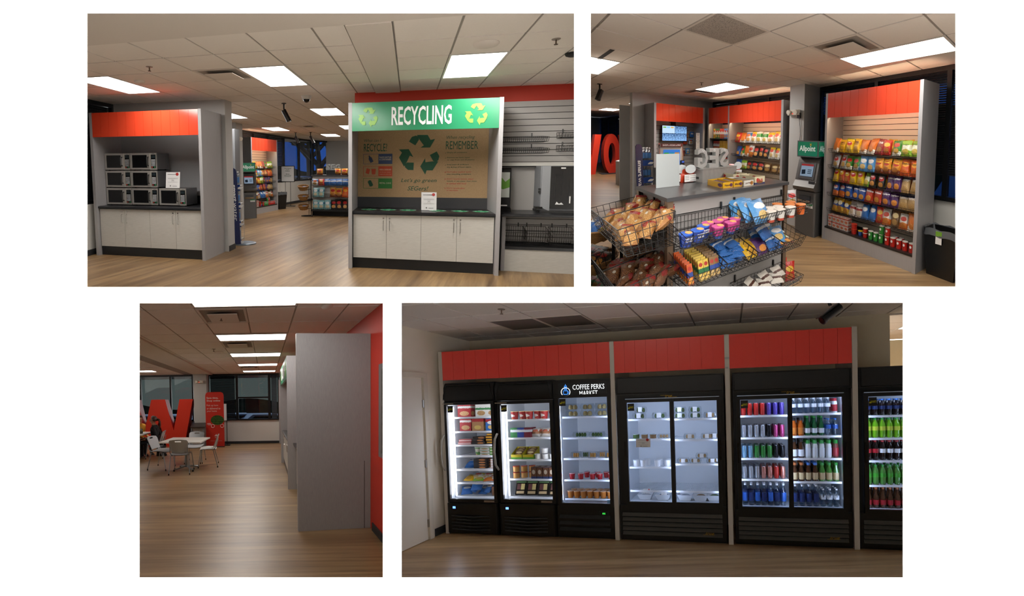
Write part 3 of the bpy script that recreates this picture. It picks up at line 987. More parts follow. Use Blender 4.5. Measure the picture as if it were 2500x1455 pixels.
for i, x in enumerate((.1, .42, .77, 1.13)):
    wire_basket(U3, (x, .5, .39), 'deep black wire basket under the service counter, ' + nth(i) + ' from the recycling cabinet', 'deep wire baskets under the counter', hooks=[.05, .25], x0=0, x1=.31, y0=-.24, y1=-.01, zb=0, zf=.17, zr=.24, nx=10, ny=5, nz=3, fy=.06)
t = thing('napkin_dispenser', U3, (.06, .26, .873), 'tall black napkin dispenser with green and white front panel', 'dispenser')
obj('dispenser_body', MB().prism([(0, 0), (.12, 0), (.12, .05), (.1, .08), (.1, .62), (.08, .645), (.03, .645), (0, .62)], 'yz', -.1, .11), U3, m_black, parent=t)
obj('front_panel', MB().box(-.09, .09, -.006, 0, .21, .58), U3, pm('panel_white', 'c9cfc9', .4), parent=t)
obj('panel_print', MB().prism([(-.09, .46), (-.02, .5), (.03, .44), (.09, .49), (.09, .36), (.0, .33), (-.09, .36)], 'xz', -.009, -.006), U3, pm('panel_green', '6aa03c', .5), parent=t)
obj('napkin', MB().box(-.06, .06, -.03, .02, .085, .1), U3, m_paper, parent=t)
obj('dispenser_lip', MB().prism([(-.05, 0), (.02, 0), (.02, .07), (-.03, .05)], 'yz', -.1, .11), U3, m_blackgloss, parent=t)
t = thing('cutlery_dispenser', U3, (.56, .22, .873), 'black and grey cutlery dispenser on the service counter', 'dispenser')
obj('dispenser_body', MB().box(.0, .49, .02, .3, .02, .67), U3, pm('dispenser_grey', '84878b', .45), parent=t)
obj('front_door', MB().prism([(.12, .06), (.44, .06), (.42, .665), (.12, .665)], 'xz', -.01, .02), U3, pm('dispenser_smoke', '1a1b1d', .22), parent=t)
obj('side_trim', MB().prism([(.0, .08), (.12, .02), (.12, .665), (.01, .665)], 'xz', -.004, .02), U3, pm('dispenser_silver', '8d9094', .4), parent=t)
obj('dispenser_base', MB().box(-.01, .5, -.02, .3, 0, .03), U3, m_black, parent=t)
obj('slot', MB().box(.18, .185, -.013, -.01, .2, .55).box(.27, .275, -.013, -.01, .25, .6).box(.36, .365, -.013, -.01, .2, .55), U3, m_black, parent=t)
obj('clip', MB().box(-.02, .0, -.0, .05, .28, .31).box(-.02, .0, -.0, .05, .32, .35).box(.43, .45, -.02, .0, .28, .31).box(.43, .45, -.02, .0, .33, .36), U3, m_black, parent=t)
obj('mark', MB().prism([(.19, .12), (.3, .12), (.27, .15), (.24, .13), (.21, .16)], 'xz', -.013, -.01).box(.25, .31, -.013, -.01, .63, .648), U3, m_paper, parent=t)
obj('latch', MB().box(.37, .385, -.016, -.01, .14, .24), U3, m_paper, parent=t)
obj('tray', MB().box(-.07, .02, -.03, .06, .05, .085), U3, m_blackgloss, parent=t)
for i, x in enumerate((-4.47, -2.05, .415)):
    troffer(R1, x, x + .605, 1.4, 2.45, 2.73, 'ceiling panel light in the plaster band, ' + nth(i) + ' from the window, out of the picture', 'ceiling lights over the microwave area')  # extra unseen panels, added to light the cabinet fronts and lift the ceiling

# ================================================================ shop goods and fixtures
K = {}
def kind(key, desc, *a, **k):
    w = k.pop('words', None); wc = k.pop('wcol', 'f2f2f2')
    K[key] = (pack('film_' + key, *a, **k), desc, w, pm('ink_' + wc, wc, .5))
kind('orw', 'orange and white', 'd8741f', 'efe9df', None, 'c25a12', (0, .3), pic2='e9a24a')
kind('yel', 'bright yellow', 'e9c313', None, 'c62020', 'c8871c', words='Lays', pic2='e8d27a')
kind('yel2', 'deep yellow', 'e0b010', None, 'b98a10', 'b8861a', words='BBQ', wcol='6b1d10')
kind('drd', 'dark red', '8e1714', None, None, 'c2902e', words='Chili', pic2='7c1a10')
kind('red', 'red', 'c2241a', None, 'e2b53c', 'c98a30', pic2='8a1a10')
kind('grn', 'green', '2f7d2a', 'e4e6da', 'c62020', 'c79a3c', (0, .25))
kind('lim', 'lime green and white', '86b526', 'e4ead2', None, 'c7b04a', (.35, .7), words='Veggie', wcol='3a6a1a')
kind('sil', 'silver', 'aeb0b4', None, 'c62020', 'c6a05a', words='Lays')
kind('lbl', 'light blue', '4d93cf', None, 'e7e7e7', 'c9a25a', words='Kettle', pic2='e6cf8c')
kind('fri', 'orange and brown', 'd9932a', '7b3412', 'b3201a', 'b5702a', (.0, .3), words='Fritos', wcol='f3d23c')
kind('che', 'flame orange', 'd9571a', None, 'f0a52c', 'c8481a', words='Cheetos', wcol='1a1412', pic2='e8852a')
kind('bbq', 'brick red', 'b4401c', None, 'e8c13a', 'c27a34', words='Lays')
kind('blk', 'black', '1b1a1a', None, 'b81d1d', 'c9803a', words='Lays', pic2='d9a55a')
kind('pur', 'purple', '4a2463', None, None, 'cf7a2c', words='Doritos', pic2='e09a44')
kind('tos', 'clear tan', 'b3925e', '27324f', None, 'cda766', (.78, 1.1), words='TOSTITOS', pic2='a57f46')
kind('ruf', 'blue and orange', '2b55a8', 'd2691e', 'e7e7e7', None, (0, .4), words='Ruffles', wcol='c62020')
kind('blu', 'royal blue', '204d9c', None, None, 'd08a34', words='Doritos', pic2='e2a94e')
kind('rdd', 'red orange', 'b5341a', None, None, 'd98a2c', words='Doritos', pic2='e0a848')
kind('gol', 'gold and blue', 'c79a26', '27488f', 'e7e2c8', 'b57b2a', (.4, .72))
kind('pop', 'white and red striped', 'ddd7d2', '9c2a24', None, 'c9b79a', (.45, .6), words='SMARTFOOD', wcol='222222')
kind('bpk', 'blue', '2f6fbc', None, 'e2e2e2', None, words='Chex')
kind('who', 'white and orange', 'd9d5cc', 'cf6a1e', 'b8341c', 'c97a2e', (0, .4))
kind('brn', 'brown', '6a4a26', None, 'd8c18a', 'b08a50')
kind('why', 'white and yellow', 'dcd9d0', 'e0be1c', 'c93228', 'b08a4a', (.75, 1.1), pic2='d8c48a')
kind('whg', 'white and green', 'dedfd6', '2f8a3a', None, 'c8b060', (.5, .8))
kind('whb', 'white and blue', 'd9dde2', '3f7fc4', 'c8642a', 'c79a5a', (.6, .9))
kind('cyn', 'pale turquoise', '8fc6cc', '3f8fb8', 'e5ecec', 'd5c9a8', (.55, .75))
kind('pks', 'blue foil', '1f63b0', 'd5dce6', None, None, (.55, .7), rough=.22, crinkle=.9)
kind('cot', 'clear', '6d4426', '8e1f1c', 'cfc3ae', '4a2a16', (.84, 1.1), logo_at=(.62, .6, .12, .08), pic_at=(.5, .4, .42, .36), pic2='8a5a34', crinkle=1.0, rough=.2)
kind('cak', 'clear golden', 'a8733c', '9c2622', 'd8cdb4', 'b9803e', (.84, 1.1), logo_at=(.35, .6, .13, .09), pic_at=(.5, .4, .42, .36), pic2='d2a668', crinkle=1.0, rough=.2)

def row_of(F, x0, x1, y, z, keys, h, where, t=.07, lean=-16, text=True, jit=.012, group='snack bags on the shelves', deep=0):
    n = len(keys)
    w = (x1 - x0) / n
    for i, k in enumerate(keys):
        if k == '-':
            continue
        m, d, wd, wm = K[k]
        hh = h * random.uniform(.92, 1.06)
        bag(F, (x0 + (i + .5) * w + random.uniform(-jit, jit), y + random.uniform(-.008, .008), z), w * random.uniform(1.0, 1.12), hh, t, m,
            d + ' snack bag, ' + nth(i) + ' from left, ' + where, lean=lean + random.uniform(-6, 6), yaw=random.uniform(-9, 9), roll=random.uniform(-5, 5), group=group, words=wd if text else None, wmat=wm)

ROWN = ['top row', 'second row', 'third row', 'fourth row', 'fifth row']
def snack_shelf(F, label, uname, rows, text=True, hn=9, deck=True):
    t = thing('snack_shelf', F, (0, 0, 0), label, 'shelf')
    for x in (0, 1.56):
        obj('end_panel', MB().box(x, x + .045, 0, .45, 0, 2.48), F, m_grey, parent=t)
    header(F, t, .045, 1.56, 0, .04, 2.07, 2.475, hn, m_orange)
    slatwall(F, t, .045, 1.56, .42, .24, 2.47, .086, m_slatw)
    obj('base_panel', MB().box(.045, 1.56, .015, .035, 0, .2), F, m_grey, parent=t)
    obj('deck', MB().box(.045, 1.56, .012, .42, .2, .228), F, m_black, parent=t)
    obj('light_strip', MB().box(.1, 1.5, .055, .08, 2.1, 2.115), F, glow('shelf_strip', 'ffe9c4', 18), parent=t)
    for k, (z, keys) in enumerate(rows):
        obj('wire_tray', basket_wires(.06, 1.545, .03, .4, z - .055, z, z + .02, nx=26, ny=4, nz=2, r=.002, fy=.03), F, m_wire, parent=t)
        row_of(F, .075, 1.53, .14, z - .05, keys, .235, ROWN[k] + ' of ' + uname, text=text)
        row_of(F, .1, 1.5, .27, z - .045, list(reversed(keys)), .225, 'rear of ' + ROWN[k] + ', ' + uname, text=False)
    return t

def tub_stack(F, x, y, z, n, mat, lid, label, r=.038, h=.062):
    for k in range(n):
        cup(F, (x, y, z + k * (h + .008)), r * .86, r, h, mat, lid, ('upper ' if k else 'lower ' if n > 1 else '') + label, 'dip tubs on the deck', name='dip_tub', cat='tub')

def crisp_can(F, x, y, z, mat, label):
    t = thing('crisp_can', F, (x, y, z), label, 'can', 'crisp cans on the deck')
    obj('can_body', MB().cyl((0, 0, 0), (0, 0, .115), .036, n=14), F, mat, parent=t, smooth=True)
    obj('can_lid', MB().cyl((0, 0, .115), (0, 0, .122), .0375, n=14), F, pm('lid_clear', 'cfcac2', .3), parent=t, smooth=True)
    obj('can_mark', MB().prism([(.014 * math.cos(a / 10 * 2 * PI), .075 + .018 * math.sin(a / 10 * 2 * PI)) for a in range(10)], 'xz', -.0385, -.0355), F, m_paper, parent=t)

def deck_goods(F, uname):
    mb_ = pack('film_cereal', 'd8cfc8', 'c9574a', 'c46a4a', 'b5772c', (.7, .92), logo_at=(.5, .35, .38, .22), rough=.5, crinkle=0)
    for r in range(2):
        for c in range(5):
            carton(F, (.12 + c * .082 + (.0 if c else -.012), .12 + .0 * c, .229 + r * .105), .076, .1, .1, mb_, 'pink and white carton, ' + nth(c) + ' from left, ' + ('upper' if r else 'lower') + ' layer on deck of ' + uname, group='cartons on the deck', name='snack_carton')
    mr = pm('tub_red', 'b0241c', .35); my = pm('tub_lid_red', 'c43a26', .3); mb2 = pm('tub_blue', '274f9c', .35); mlid = pm('tub_lid_yellow', 'd9b52a', .3)
    tub_stack(F, .585, .1, .229, 2, mr, my, 'red dip tub beside the cartons on deck of ' + uname, .046, .07)
    tub_stack(F, .69, .12, .229, 1, mb2, mlid, 'blue dip tub with yellow lid on deck of ' + uname)
    tub_stack(F, .79, .1, .229, 2, mr, pm('tub_pale', 'c9bba8', .4), 'red dip tub beside the green cans on deck of ' + uname)
    mg = pm('can_green', '2f7f33', .35); mcr = pm('can_red', 'b3231b', .35)
    for i, (x, y, z, g) in enumerate(((.885, .1, 0, 1), (.97, .1, 0, 1), (1.055, .1, 0, 1), (1.06, .1, .124, 1), (1.15, .1, 0, 0), (1.155, .1, .124, 0), (1.235, .1, 0, 0), (1.225, .2, 0, 0), (1.325, .1, 0, 0), (1.31, .2, 0, 0), (1.41, .1, 0, 0), (1.5, .1, 0, 0))):
        crisp_can(F, x, y, .229 + z, mg if g else mcr, ('green' if g else 'red') + ' crisp can, number ' + nth(i) + ' from left, ' + ('stacked on top' if z else 'on deck') + ' of ' + uname)

def cash_machine(F, label):
    t = thing('cash_machine', F, (0, 0, 0), label, 'cash machine')
    ma = pm('atm_grey', '5d5c5b', .4, .35); md = pm('atm_dark', '35363a', .4)
    obj('lower_cabinet', MB().cbox(-.22, .22, .0, .5, 0, .78, .03), F, ma, parent=t)
    obj('upper_cabinet', MB().prism([(.0, .79), (-.06, .82), (-.07, .87), (.0, .97), (.1, 1.33), (.14, 1.385), (.5, 1.385), (.5, .79)], 'yz', -.225, .225), F, ma, parent=t)
    f = MB().quad((-.17, -.005, 0), (.17, -.005, 0), (.17, -.005, .3), (-.17, -.005, .3)).rot('X', -15.5).shift(0, .005, 1.0)
    obj('screen_bezel', f, F, md, parent=t)
    f = MB().quad((-.13, -.009, .05), (.13, -.009, .05), (.13, -.009, .27), (-.13, -.009, .27)).rot('X', -15.5).shift(0, .005, 1.0)
    sc = obj('screen', f, F, glow('atm_screen', '8fa3b8', .55), parent=t)
    f = MB().quad((-.13, -.011, .235), (.13, -.011, .235), (.13, -.011, .27), (-.13, -.011, .27)).rot('X', -15.5).shift(0, .005, 1.0)
    obj('screen_banner', f, F, glow('atm_banner', 'a83a3a', .5), parent=sc)
    f = MB()
    for k in range(3):
        f.box(.02, .1, -.011, -.0105, .1 + k * .03, .112 + k * .03)
    f.prism([(-.1, .08), (-.02, .09), (-.03, .17), (-.11, .16)], 'xz', -.0115, -.0105)
    obj('screen_print', f.rot('X', -15.5).shift(0, .005, 1.0), F, glow('atm_print', '303a48', .3), parent=sc)
    f = MB()
    for r in range(4):
        for c in range(4):
            f.box(-.1 + c * .033, -.076 + c * .033, -.012, 0, .02 + r * .022, .036 + r * .022)
    obj('keypad', f.rot('X', -55).shift(.03, -.065, .87), F, pm('keypad_grey', '9a9a98', .4), parent=t)
    obj('card_slot', MB().box(.09, .2, -.03, .02, .93, .975), F, md, parent=t)
    obj('cash_slot', MB().box(-.12, .12, -.02, .0, .64, .71), F, md, parent=t)
    obj('cash_lip', MB().prism([(-.03, .6), (0, .6), (0, .64), (-.05, .64)], 'yz', -.13, .13), F, m_chrome, parent=t)
    obj('receipt_slot', MB().box(.03, .17, -.006, 0, .5, .57), F, m_paper, parent=t)
    obj('sticker', MB().box(.03, .17, -.008, -.006, .545, .572), F, pm('sticker_green', '2e8a55', .5), parent=t)
    return t

def allpoint_topper(F, label, w=.44, d=.42):
    t = thing('light_box_sign', F, (0, .04, 1.387), label, 'sign')
    obj('sign_case', MB().box(-w / 2, w / 2, 0, d, 0, .29), F, pm('topper_grey', '5f6468', .4), parent=t)
    mg = pm('allpoint_green', '136a4c', .25, emit='0f7a52', es=.25)
    obj('front_face', MB().box(-w / 2 + .02, w / 2 - .02, -.004, 0, .02, .27), F, mg, parent=t)
    obj('side_face', MB().box(w / 2, w / 2 + .004, .02, d - .02, .02, .27), F, mg, parent=t)
    obj('side_face', MB().box(-w / 2 - .004, -w / 2, .02, d - .02, .02, .27), F, mg, parent=t)
    ml = pm('allpoint_white', 'dfe6e2', .4, emit='dfe6e2', es=.2)
    obj('lettering', MB().text('Allpoint', (0, -.006, .075), .13, width=.34, bold=.02), F, ml, parent=t)
    obj('spark', MB().prism([(.05, .2), (.07, .21), (.09, .2), (.08, .22), (.09, .245), (.07, .23), (.05, .245), (.06, .22)], 'xz', -.006, -.004), F, pm('spark_yellow', 'd8c21e', .4), parent=t)
    obj('lettering', MB().text('Allpoint', (w / 2 + .006, d / 2, .075), .13, 'yz', width=.32, bold=.02), F, ml, parent=t)
    q = MB().text('Allpoint', (0, 0, .075), .13, width=.32, bold=.02)
    q.move(lambda x, y, z: (-w / 2 - .006, d / 2 - x, z))
    obj('lettering', q, F, ml, parent=t)
    return t

m_wb = pane('bottle_clear', (.80, .86, .92), 2.2, .05)
m_wlab = pm('water_label', '3f6fa8', .4)
m_wcap = pm('cap_white', 'dcdcdc', .5)
def water_rack(F, label, where, tiers=4, cols=3, bx=(.14, .46), by=0.0):
    """tall dark blue sign blade with tiers of water bottles beside it"""
    t = thing('water_rack', F, (0, 0, 0), label, 'display rack')
    mb_ = pm('water_blue', '1a2350', .35)
    pr = [(0, .03), (.13, .03), (.13, 1.44), (.115, 1.5), (.07, 1.53), (.03, 1.52), (.0, 1.48)]
    obj('sign_blade', MB().prism(pr, 'xz', -.03, .0).move(lambda x, y, z: (x - .035 * (z - 1.0), y, z)), F, mb_, parent=t)
    q = MB().text('smart', (.03, -.033, 1.2), .07, 'down', align='l', bold=.03, width=.33)
    q.text('water', (.03, -.033, .85), .065, 'down', align='l', width=.36)
    obj('lettering', q.move(lambda x, y, z: (x - .035 * (z - 1.0), y, z)), F, m_paper, parent=t)
    obj('rack_base', MB().lathe([(0, 0), (.24, 0), (.24, .02), (.2, .03), (0, .03)], c=(.2, .14, 0), n=20, sy=.8), F, pm('rack_steel', '7b8794', .4, .6), parent=t)
    f = MB()
    for x in bx:
        for y in (.02 + by, .3 + by):
            f.tube([(x, y, .02), (x, y, 1.42)], .006, 5)
    obj('rack_posts', f, F, m_steel, parent=t)
    mh = pm('rack_header', '1b3f86', .4)
    for k in range(tiers):
        z = .1 + k * .36
        obj('rack_shelf', MB().box(bx[0], bx[1], .02 + by, .3 + by, z - .012, z), F, m_steel, parent=t)
        h = obj('shelf_header', MB().box(bx[0] - .005, bx[1] + .005, by, .012 + by, z - .1, z + .015), F, mh, parent=t)
        obj('header_mark', MB().prism([(bx[0] + a, b) for a, b in ((.1, z - .07), (.19, z - .075), (.23, z - .03), (.16, z - .02), (.12, z - .04))], 'xz', -.004 + by, by), F, m_paper, parent=h)
        for c in range(cols):
            for r in range(2):
                bottle(F, (bx[0] + (bx[1] - bx[0]) * (c + .5) / cols, .09 + by + r * .12, z), 'tall', (m_wb, m_wlab, m_wcap), 'clear water bottle, ' + nth(c) + ' from the blade, ' + ('front' if r == 0 else 'rear') + ', ' + ['bottom', 'second', 'third', 'top'][k] + ' tier, ' + where, 'water bottles in the blade rack', 1.08)
    return t

ROWS_A = [(1.55, ['orw', 'yel2', 'yel', 'yel2', 'orw', 'orw', 'drd', 'red', 'grn', 'lim', 'lim']),
          (1.28, ['sil', 'sil', 'grn', 'grn', 'lbl', 'lbl', 'fri', 'fri', 'fri', 'che', 'che']),
          (1.045, ['yel', 'bbq', 'bbq', 'yel', 'yel', 'lim', 'blk', 'blk', 'pur', 'pur', 'tos', 'tos']),
          (.81, ['ruf', 'ruf', 'blu', 'blu', 'blu', 'rdd', 'rdd', 'pur', 'pur', 'tos', 'tos']),
          (.54, ['gol', 'gol', 'gol', 'pop', 'pop', 'bpk', 'bpk', 'red', 'who', 'brn', 'who', 'orw'])]

# ---------------------------------------------------------------- site A, far end behind the aisle
SA = R1.sub((-4.87, 11.25, 0), 79)
snack_shelf(SA, 'far orange topped snack shelf behind the cash machine', 'far snack shelf', [(z, [k for i, k in enumerate(ks) if i % 4 != 3]) for z, ks in ROWS_A], text=False, hn=8)
deck_goods(SA, 'far snack shelf')
AT = R1.sub((-4.66, 10.55, 0), 30)
cash_machine(AT, 'grey cash machine standing in front of the far snack shelf')
allpoint_topper(AT, 'green Allpoint box sign on top of the far cash machine', .42, .4)
WR = R1.sub((-3.40, 6.86, 0), 12)
water_rack(WR, 'blue smartwater display blade beside the microwave wall end', 'rack by the microwave wall', 4, 1, (.0, .16), .02)
# panels beyond the wall end
struct('wall_panel', MB().box(-4.65, -4.2, 8.72, 9.0, 0, 2.48), R1, m_dgrey, 'dark grey end panel of the shelves behind the microwave wall')
struct('wall_column', MB().box(-5.15, -4.58, 9.6, 10.0, 0, 2.74), R1, m_wgrey, 'pale column seen between the panel and the cash machine')
obj('red_fascia', MB().box(-4.58, -4.5, 9.3, 9.5, 1.95, 2.4), R1, m_orange, label='narrow sliver of red fascia beside the pale column', cat='fascia')
emergency_light(R1, (-4.56, 9.58, 2.3), 60, 'small emergency light on the pale column behind the cash machine')
# bent window wall
PTS = [(-5.5, 9.2), (-5.36, 11.3), (-5.05, 13.25), (-4.88, 14.5), (-4.62, 15.75), (-4.28, 16.8), (-3.78, 17.7)]
for i in range(len(PTS) - 1):
    a, b = Vector(PTS[i]), Vector(PTS[i + 1])
    ln = (b - a).length
    fr = R1.sub((a.x, a.y, 0), math.degrees(math.atan2(b.y - a.y, b.x - a.x)))
    struct('wall_window', MB().box(-.03, ln + .03, 0, .1, 0, .93), fr, m_white, 'low white wall under the far windows, ' + nth(i) + ' stretch')
    struct('baseboard_window', MB().box(0, ln, -.012, 0, 0, .1), fr, m_base, 'dark baseboard under the far windows, ' + nth(i) + ' stretch')
    mul = [ln / 2] if ln > 1.3 else []
    blind_window(fr, 0, ln, .02, .93, 2.74, 26 if i < 3 else 0, 'far black framed window, ' + nth(i) + ' from the column' + (', blind down' if i < 3 else ', tree and dusk sky outside'), 'window_' + str(i + 2), mull=mul, drop=1.05)
struct('wall_far', MB().box(-3.85, 4.0, 17.65, 17.8, 0, 2.75), R1, m_wgrey, 'plain grey far end wall behind the island')
# outdoors beyond the far windows
struct('ground', MB().box(-30, 6, 18, 60, -.6, -.5), R1, pm('asphalt', '2a2c30', .9), 'dark car park ground outside the far windows')
sky = obj('sky_backdrop', MB().quad((-60, 58, -2), (30, 58, -2), (30, 58, 20), (-60, 58, 20)).quad((-60, 58, 20), (30, 58, 20), (30, 18.5, 9), (-60, 18.5, 9)), R1, glow('dusk_sky', '2d63c4', .55), kind='structure', label='deep blue dusk sky outside the far windows')
def outdoor_tree(F, at, h, label, seed):
    rnd = random.Random(seed)
    t = thing('tree', F, at, label, 'tree', 'trees outside the windows')
    m = MB()
    def limb(p, d, r, n):
        pts = [p]
        for k in range(4):
            d = (d + Vector((rnd.uniform(-.25, .25), rnd.uniform(-.15, .15), rnd.uniform(0, .2)))).normalized()
            p = p + d * r * 7
            pts.append(p)
        m.tube(pts, r * .8, 7)
        if n:
            for _ in range(2):
                limb(p, (d + Vector((rnd.uniform(-.9, .9), rnd.uniform(-.3, .3), .3))).normalized(), r * .66, n - 1)
    m.tube([(0, 0, -.5), (.03, 0, h * .22), (0, 0, h * .4)], .24, 9)
    for dx in (-.75, .1, .8):
        limb(Vector((0, 0, h * .36)), Vector((dx, 0, .9)).normalized(), .17, 2)
    obj('trunk', m, F, pm('bark_dark', '1c1a18', .9), parent=t, smooth=True)
    lv = MB()
    for _ in range(260):
        a = rnd.uniform(0, 6.28); r = rnd.uniform(.4, 2.2)
        x, y, z = r * math.cos(a), .5 * r * math.sin(a), h * rnd.uniform(.62, 1.1)
        s = rnd.uniform(.05, .13)
        lv.quad((x - s, y, z - s * .6), (x + s, y + s, z - s), (x + s, y, z + s), (x - s, y - s, z + s * .7))
    obj('foliage', lv, F, pm('leaf_dark', '1d2a1c', .8), parent=t, kind='stuff')
    return t
outdoor_tree(R1, (-4.9, 20.8, 0), 4.2, 'dark forked tree outside the far window behind the aisle', 4)
outdoor_tree(R1, (-6.6, 25, 0), 5.5, 'second dark tree farther out in the car park', 9)
m_hedge = pm('hedge_dark', '1c2b1d', .9, var=.5, vscale=3)
obj('hedge', MB().surf(lambda u, v: (-14 + 14 * u, 27 + .5 * math.sin(PI * v), -.5 + 1.9 * v + .25 * math.sin(23 * u) * v), 40, 6), R1, m_hedge, label='dark hedge behind the parked cars outside', cat='hedge')
def parked_car(F, at, yaw, colr, label):
    f = F.sub((0, 0, 0), yaw)
    t = thing('car', F, at, label, 'car', 'parked cars outside')
    obj('car_body', MB().prism([(-2.1, .3), (2.1, .3), (2.15, .7), (1.9, .9), (1.0, .95), (.55, 1.4), (-.9, 1.42), (-1.5, 1.0), (-2.1, .92)], 'xz', -.85, .85), f, pm('car_' + colr, colr, .3), parent=t)
    obj('car_window', MB().prism([(.9, .97), (.5, 1.33), (-.8, 1.34), (-1.3, 1.02)], 'xz', -.87, -.85), f, m_blackgloss, parent=t)
    for x in (-1.3, 1.3):
        obj('wheel', MB().cyl((x, -.9, .33), (x, -.6, .33), .33, n=14), f, m_black, parent=t)
    return t
for i, (x, y, c) in enumerate(((-7.2, 24, '8f9db0'), (-5.4, 23, '5a6a86'), (-9.2, 25, '3c4656'))):
    parked_car(R1, (x, y, -.5), 10, c, ['pale parked car outside the far window', 'blue grey parked car nearest the tree outside', 'dark parked car farthest out'][i])
# notice stand, bin
t = thing('sign_stand', R1, (-4.62, 14.15, 0), 'white feedback sign on a thin black floor stand', 'sign')
fs = R1.sub((0, 0, 0), 8)
obj('sign_board', MB().box(-.27, .27, -.01, .01, .95, 1.58), fs, m_frame, parent=t)
obj('sign_sheet', MB().box(-.245, .245, -.014, -.01, .975, 1.555), fs, m_paper, parent=t)
q = MB()
for k, (s_, z) in enumerate((("We've listened", 1.46), ('to your', 1.41), ('feedback.', 1.36), ('Market', 1.24), ('enhancements', 1.19), ('are coming soon!', 1.14))):
    q.text(s_, (0, -.016, z), .035, bold=.02)
obj('lettering', q, fs, m_kg, parent=t)
obj('stand_legs', MB().tube([(-.1, 0, 0), (-.1, 0, .96)], .009, 6).tube([(.1, 0, 0), (.1, 0, .96)], .009, 6), fs, m_black, parent=t)
obj('stand_base', MB().box(-.28, .28, -.14, .14, 0, .015), fs, m_black, parent=t)
trash_bin(R1.sub((-4.6, 13.2, 0), 60), (0, 0, 0), 'small black bin beside the far snack shelf', liner=True)
# island with baskets, far
IA = R1.sub((-2.98, 11.55, 0))
t = thing('snack_island', IA, (0, 0, 0), 'far snack island with dark top and black base', 'display island')
obj('countertop', MB().box(-.03, 1.25, -.03, .62, 1.245, 1.28), IA, m_counter, parent=t)
obj('base', MB().box(.0, 1.22, .0, .6, 0, .16), IA, m_black, parent=t)
obj('core', MB().box(.02, 1.2, .03, .58, .16, 1.245), IA, m_dark, parent=t)
slatwall(IA, t, .02, 1.2, .01, .2, 1.245, .12, m_slat)
obj('deck', MB().box(.02, 1.2, -.25, .03, .17, .2), IA, m_black, parent=t)
for r, (z, keys, hh) in enumerate(((.96, ['whb', 'red', 'pks', 'pks', 'pks', 'pks'], .2), (.6, ['cyn', 'cyn', '-', 'fri', 'fri', 'che'], .3), (.22, ['cyn', 'cyn', 'cyn', 'blk', 'blk', 'blk'], .3))):
    obj('wire_tray', basket_wires(.03, 1.19, -.25, -.01, z, z + .06, z + .1, nx=18, ny=3, nz=2, r=.003), IA, m_wire, parent=t)
    row_of(IA, .05, 1.17, -.13, z + .005, keys, hh, ['upper', 'middle', 'lower'][r] + ' basket of far island', text=False, lean=-12, group='snack bags on the far island')
t = thing('store_letters', IA, (.38, .1, 1.28), 'galvanised SEG letters on a dark box atop the far island', 'letters')
obj('letter_box', MB().box(.06, .46, .0, .2, 0, .15), IA, m_dark, parent=t)
for k, c in enumerate('SEG'):
    obj('letter', MB().text(c, (.1 + k * .155, .06, .152), .19, width=.14, bold=.04, depth=.06), IA, pm('galvanised', 'b4b9bb', .4, .45), parent=t)
for i, x in enumerate((.23, .8, 1.02)):
    bag(IA, (x, .12, 1.281), .2, .2, .1, K['fri'][0], 'orange snack pouch on the far island top, ' + nth(i) + ' from left', lean=-4, name='snack_pouch')
def wicker(F, at, rx, ry, h, label, group, fill=None, tilt=0, fl=''):
    t = thing('wicker_basket', F, at, label, 'basket', group)
    mw_ = streak('wicker', '6d4a26', 'b88a52', (60, 60, 120), .7, nscale=2, lo=.35, hi=.65)
    m = MB().surf(lambda u, v: ((rx * (.72 + .28 * v) + .004 * math.sin(60 * u * PI)) * math.cos(2 * PI * u), (ry * (.72 + .28 * v)) * math.sin(2 * PI * u), h * v + .006 * math.sin(2 * PI * u * 12 + v * 20)), 36, 6)
    m.lathe([(0, 0.002), (rx * .72, 0.002)], n=24, sy=ry / rx)
    m.tube([(rx * math.cos(2 * PI * k / 24), ry * math.sin(2 * PI * k / 24), h + .004 * (k % 2)) for k in range(24)], h * .09, 6, closed=True)
    m.tube([(rx * .86 * math.cos(2 * PI * k / 24), ry * .86 * math.sin(2 * PI * k / 24), h * .5 + .004 * (k % 2)) for k in range(24)], h * .07, 6, closed=True)
    obj('basket_weave', m.rot('X', tilt), F, mw_, parent=t, smooth=True)
    return t
RK = R1.sub((-3.1, 11.4, 0))
t = thing('basket_rack', RK, (0, 0, 0), 'black floor rack carrying three wicker baskets beside the island', 'rack')
obj('rack_pole', MB().tube([(.1, .1, .03), (.1, .1, 1.1), (.06, .0, 1.18)], .016, 7).tube([(.03, .1, .03), (.03, .1, .95)], .01, 6), RK, m_black, parent=t, smooth=True)
obj('rack_foot', MB().tube([(.12, .1, .02), (-.12, -.05, .02), (-.15, -.12, .02), (-.05, -.16, .02), (.2, -.08, .02)], .014, 6), RK, m_black, parent=t, smooth=True)
for i, z in enumerate((.82, .52, .22)):
    obj('rack_arm', MB().tube([(.1, .1, z + .02), (-.02, -.02, z)], .01, 6), RK, m_black, parent=t)
    wicker(RK, (-.1, -.06, z), .175, .14, .13, ['top', 'middle', 'bottom'][i] + ' wicker basket on the floor rack beside the far island', 'wicker baskets on the far rack', tilt=14)
    bag(RK, (-.08, -.06, z + .06), .16, .1, .06, K['pks'][0], 'blue foil packet in the ' + ['top', 'middle', 'bottom'][i] + ' far wicker basket', lean=-60, name='snack_packet')

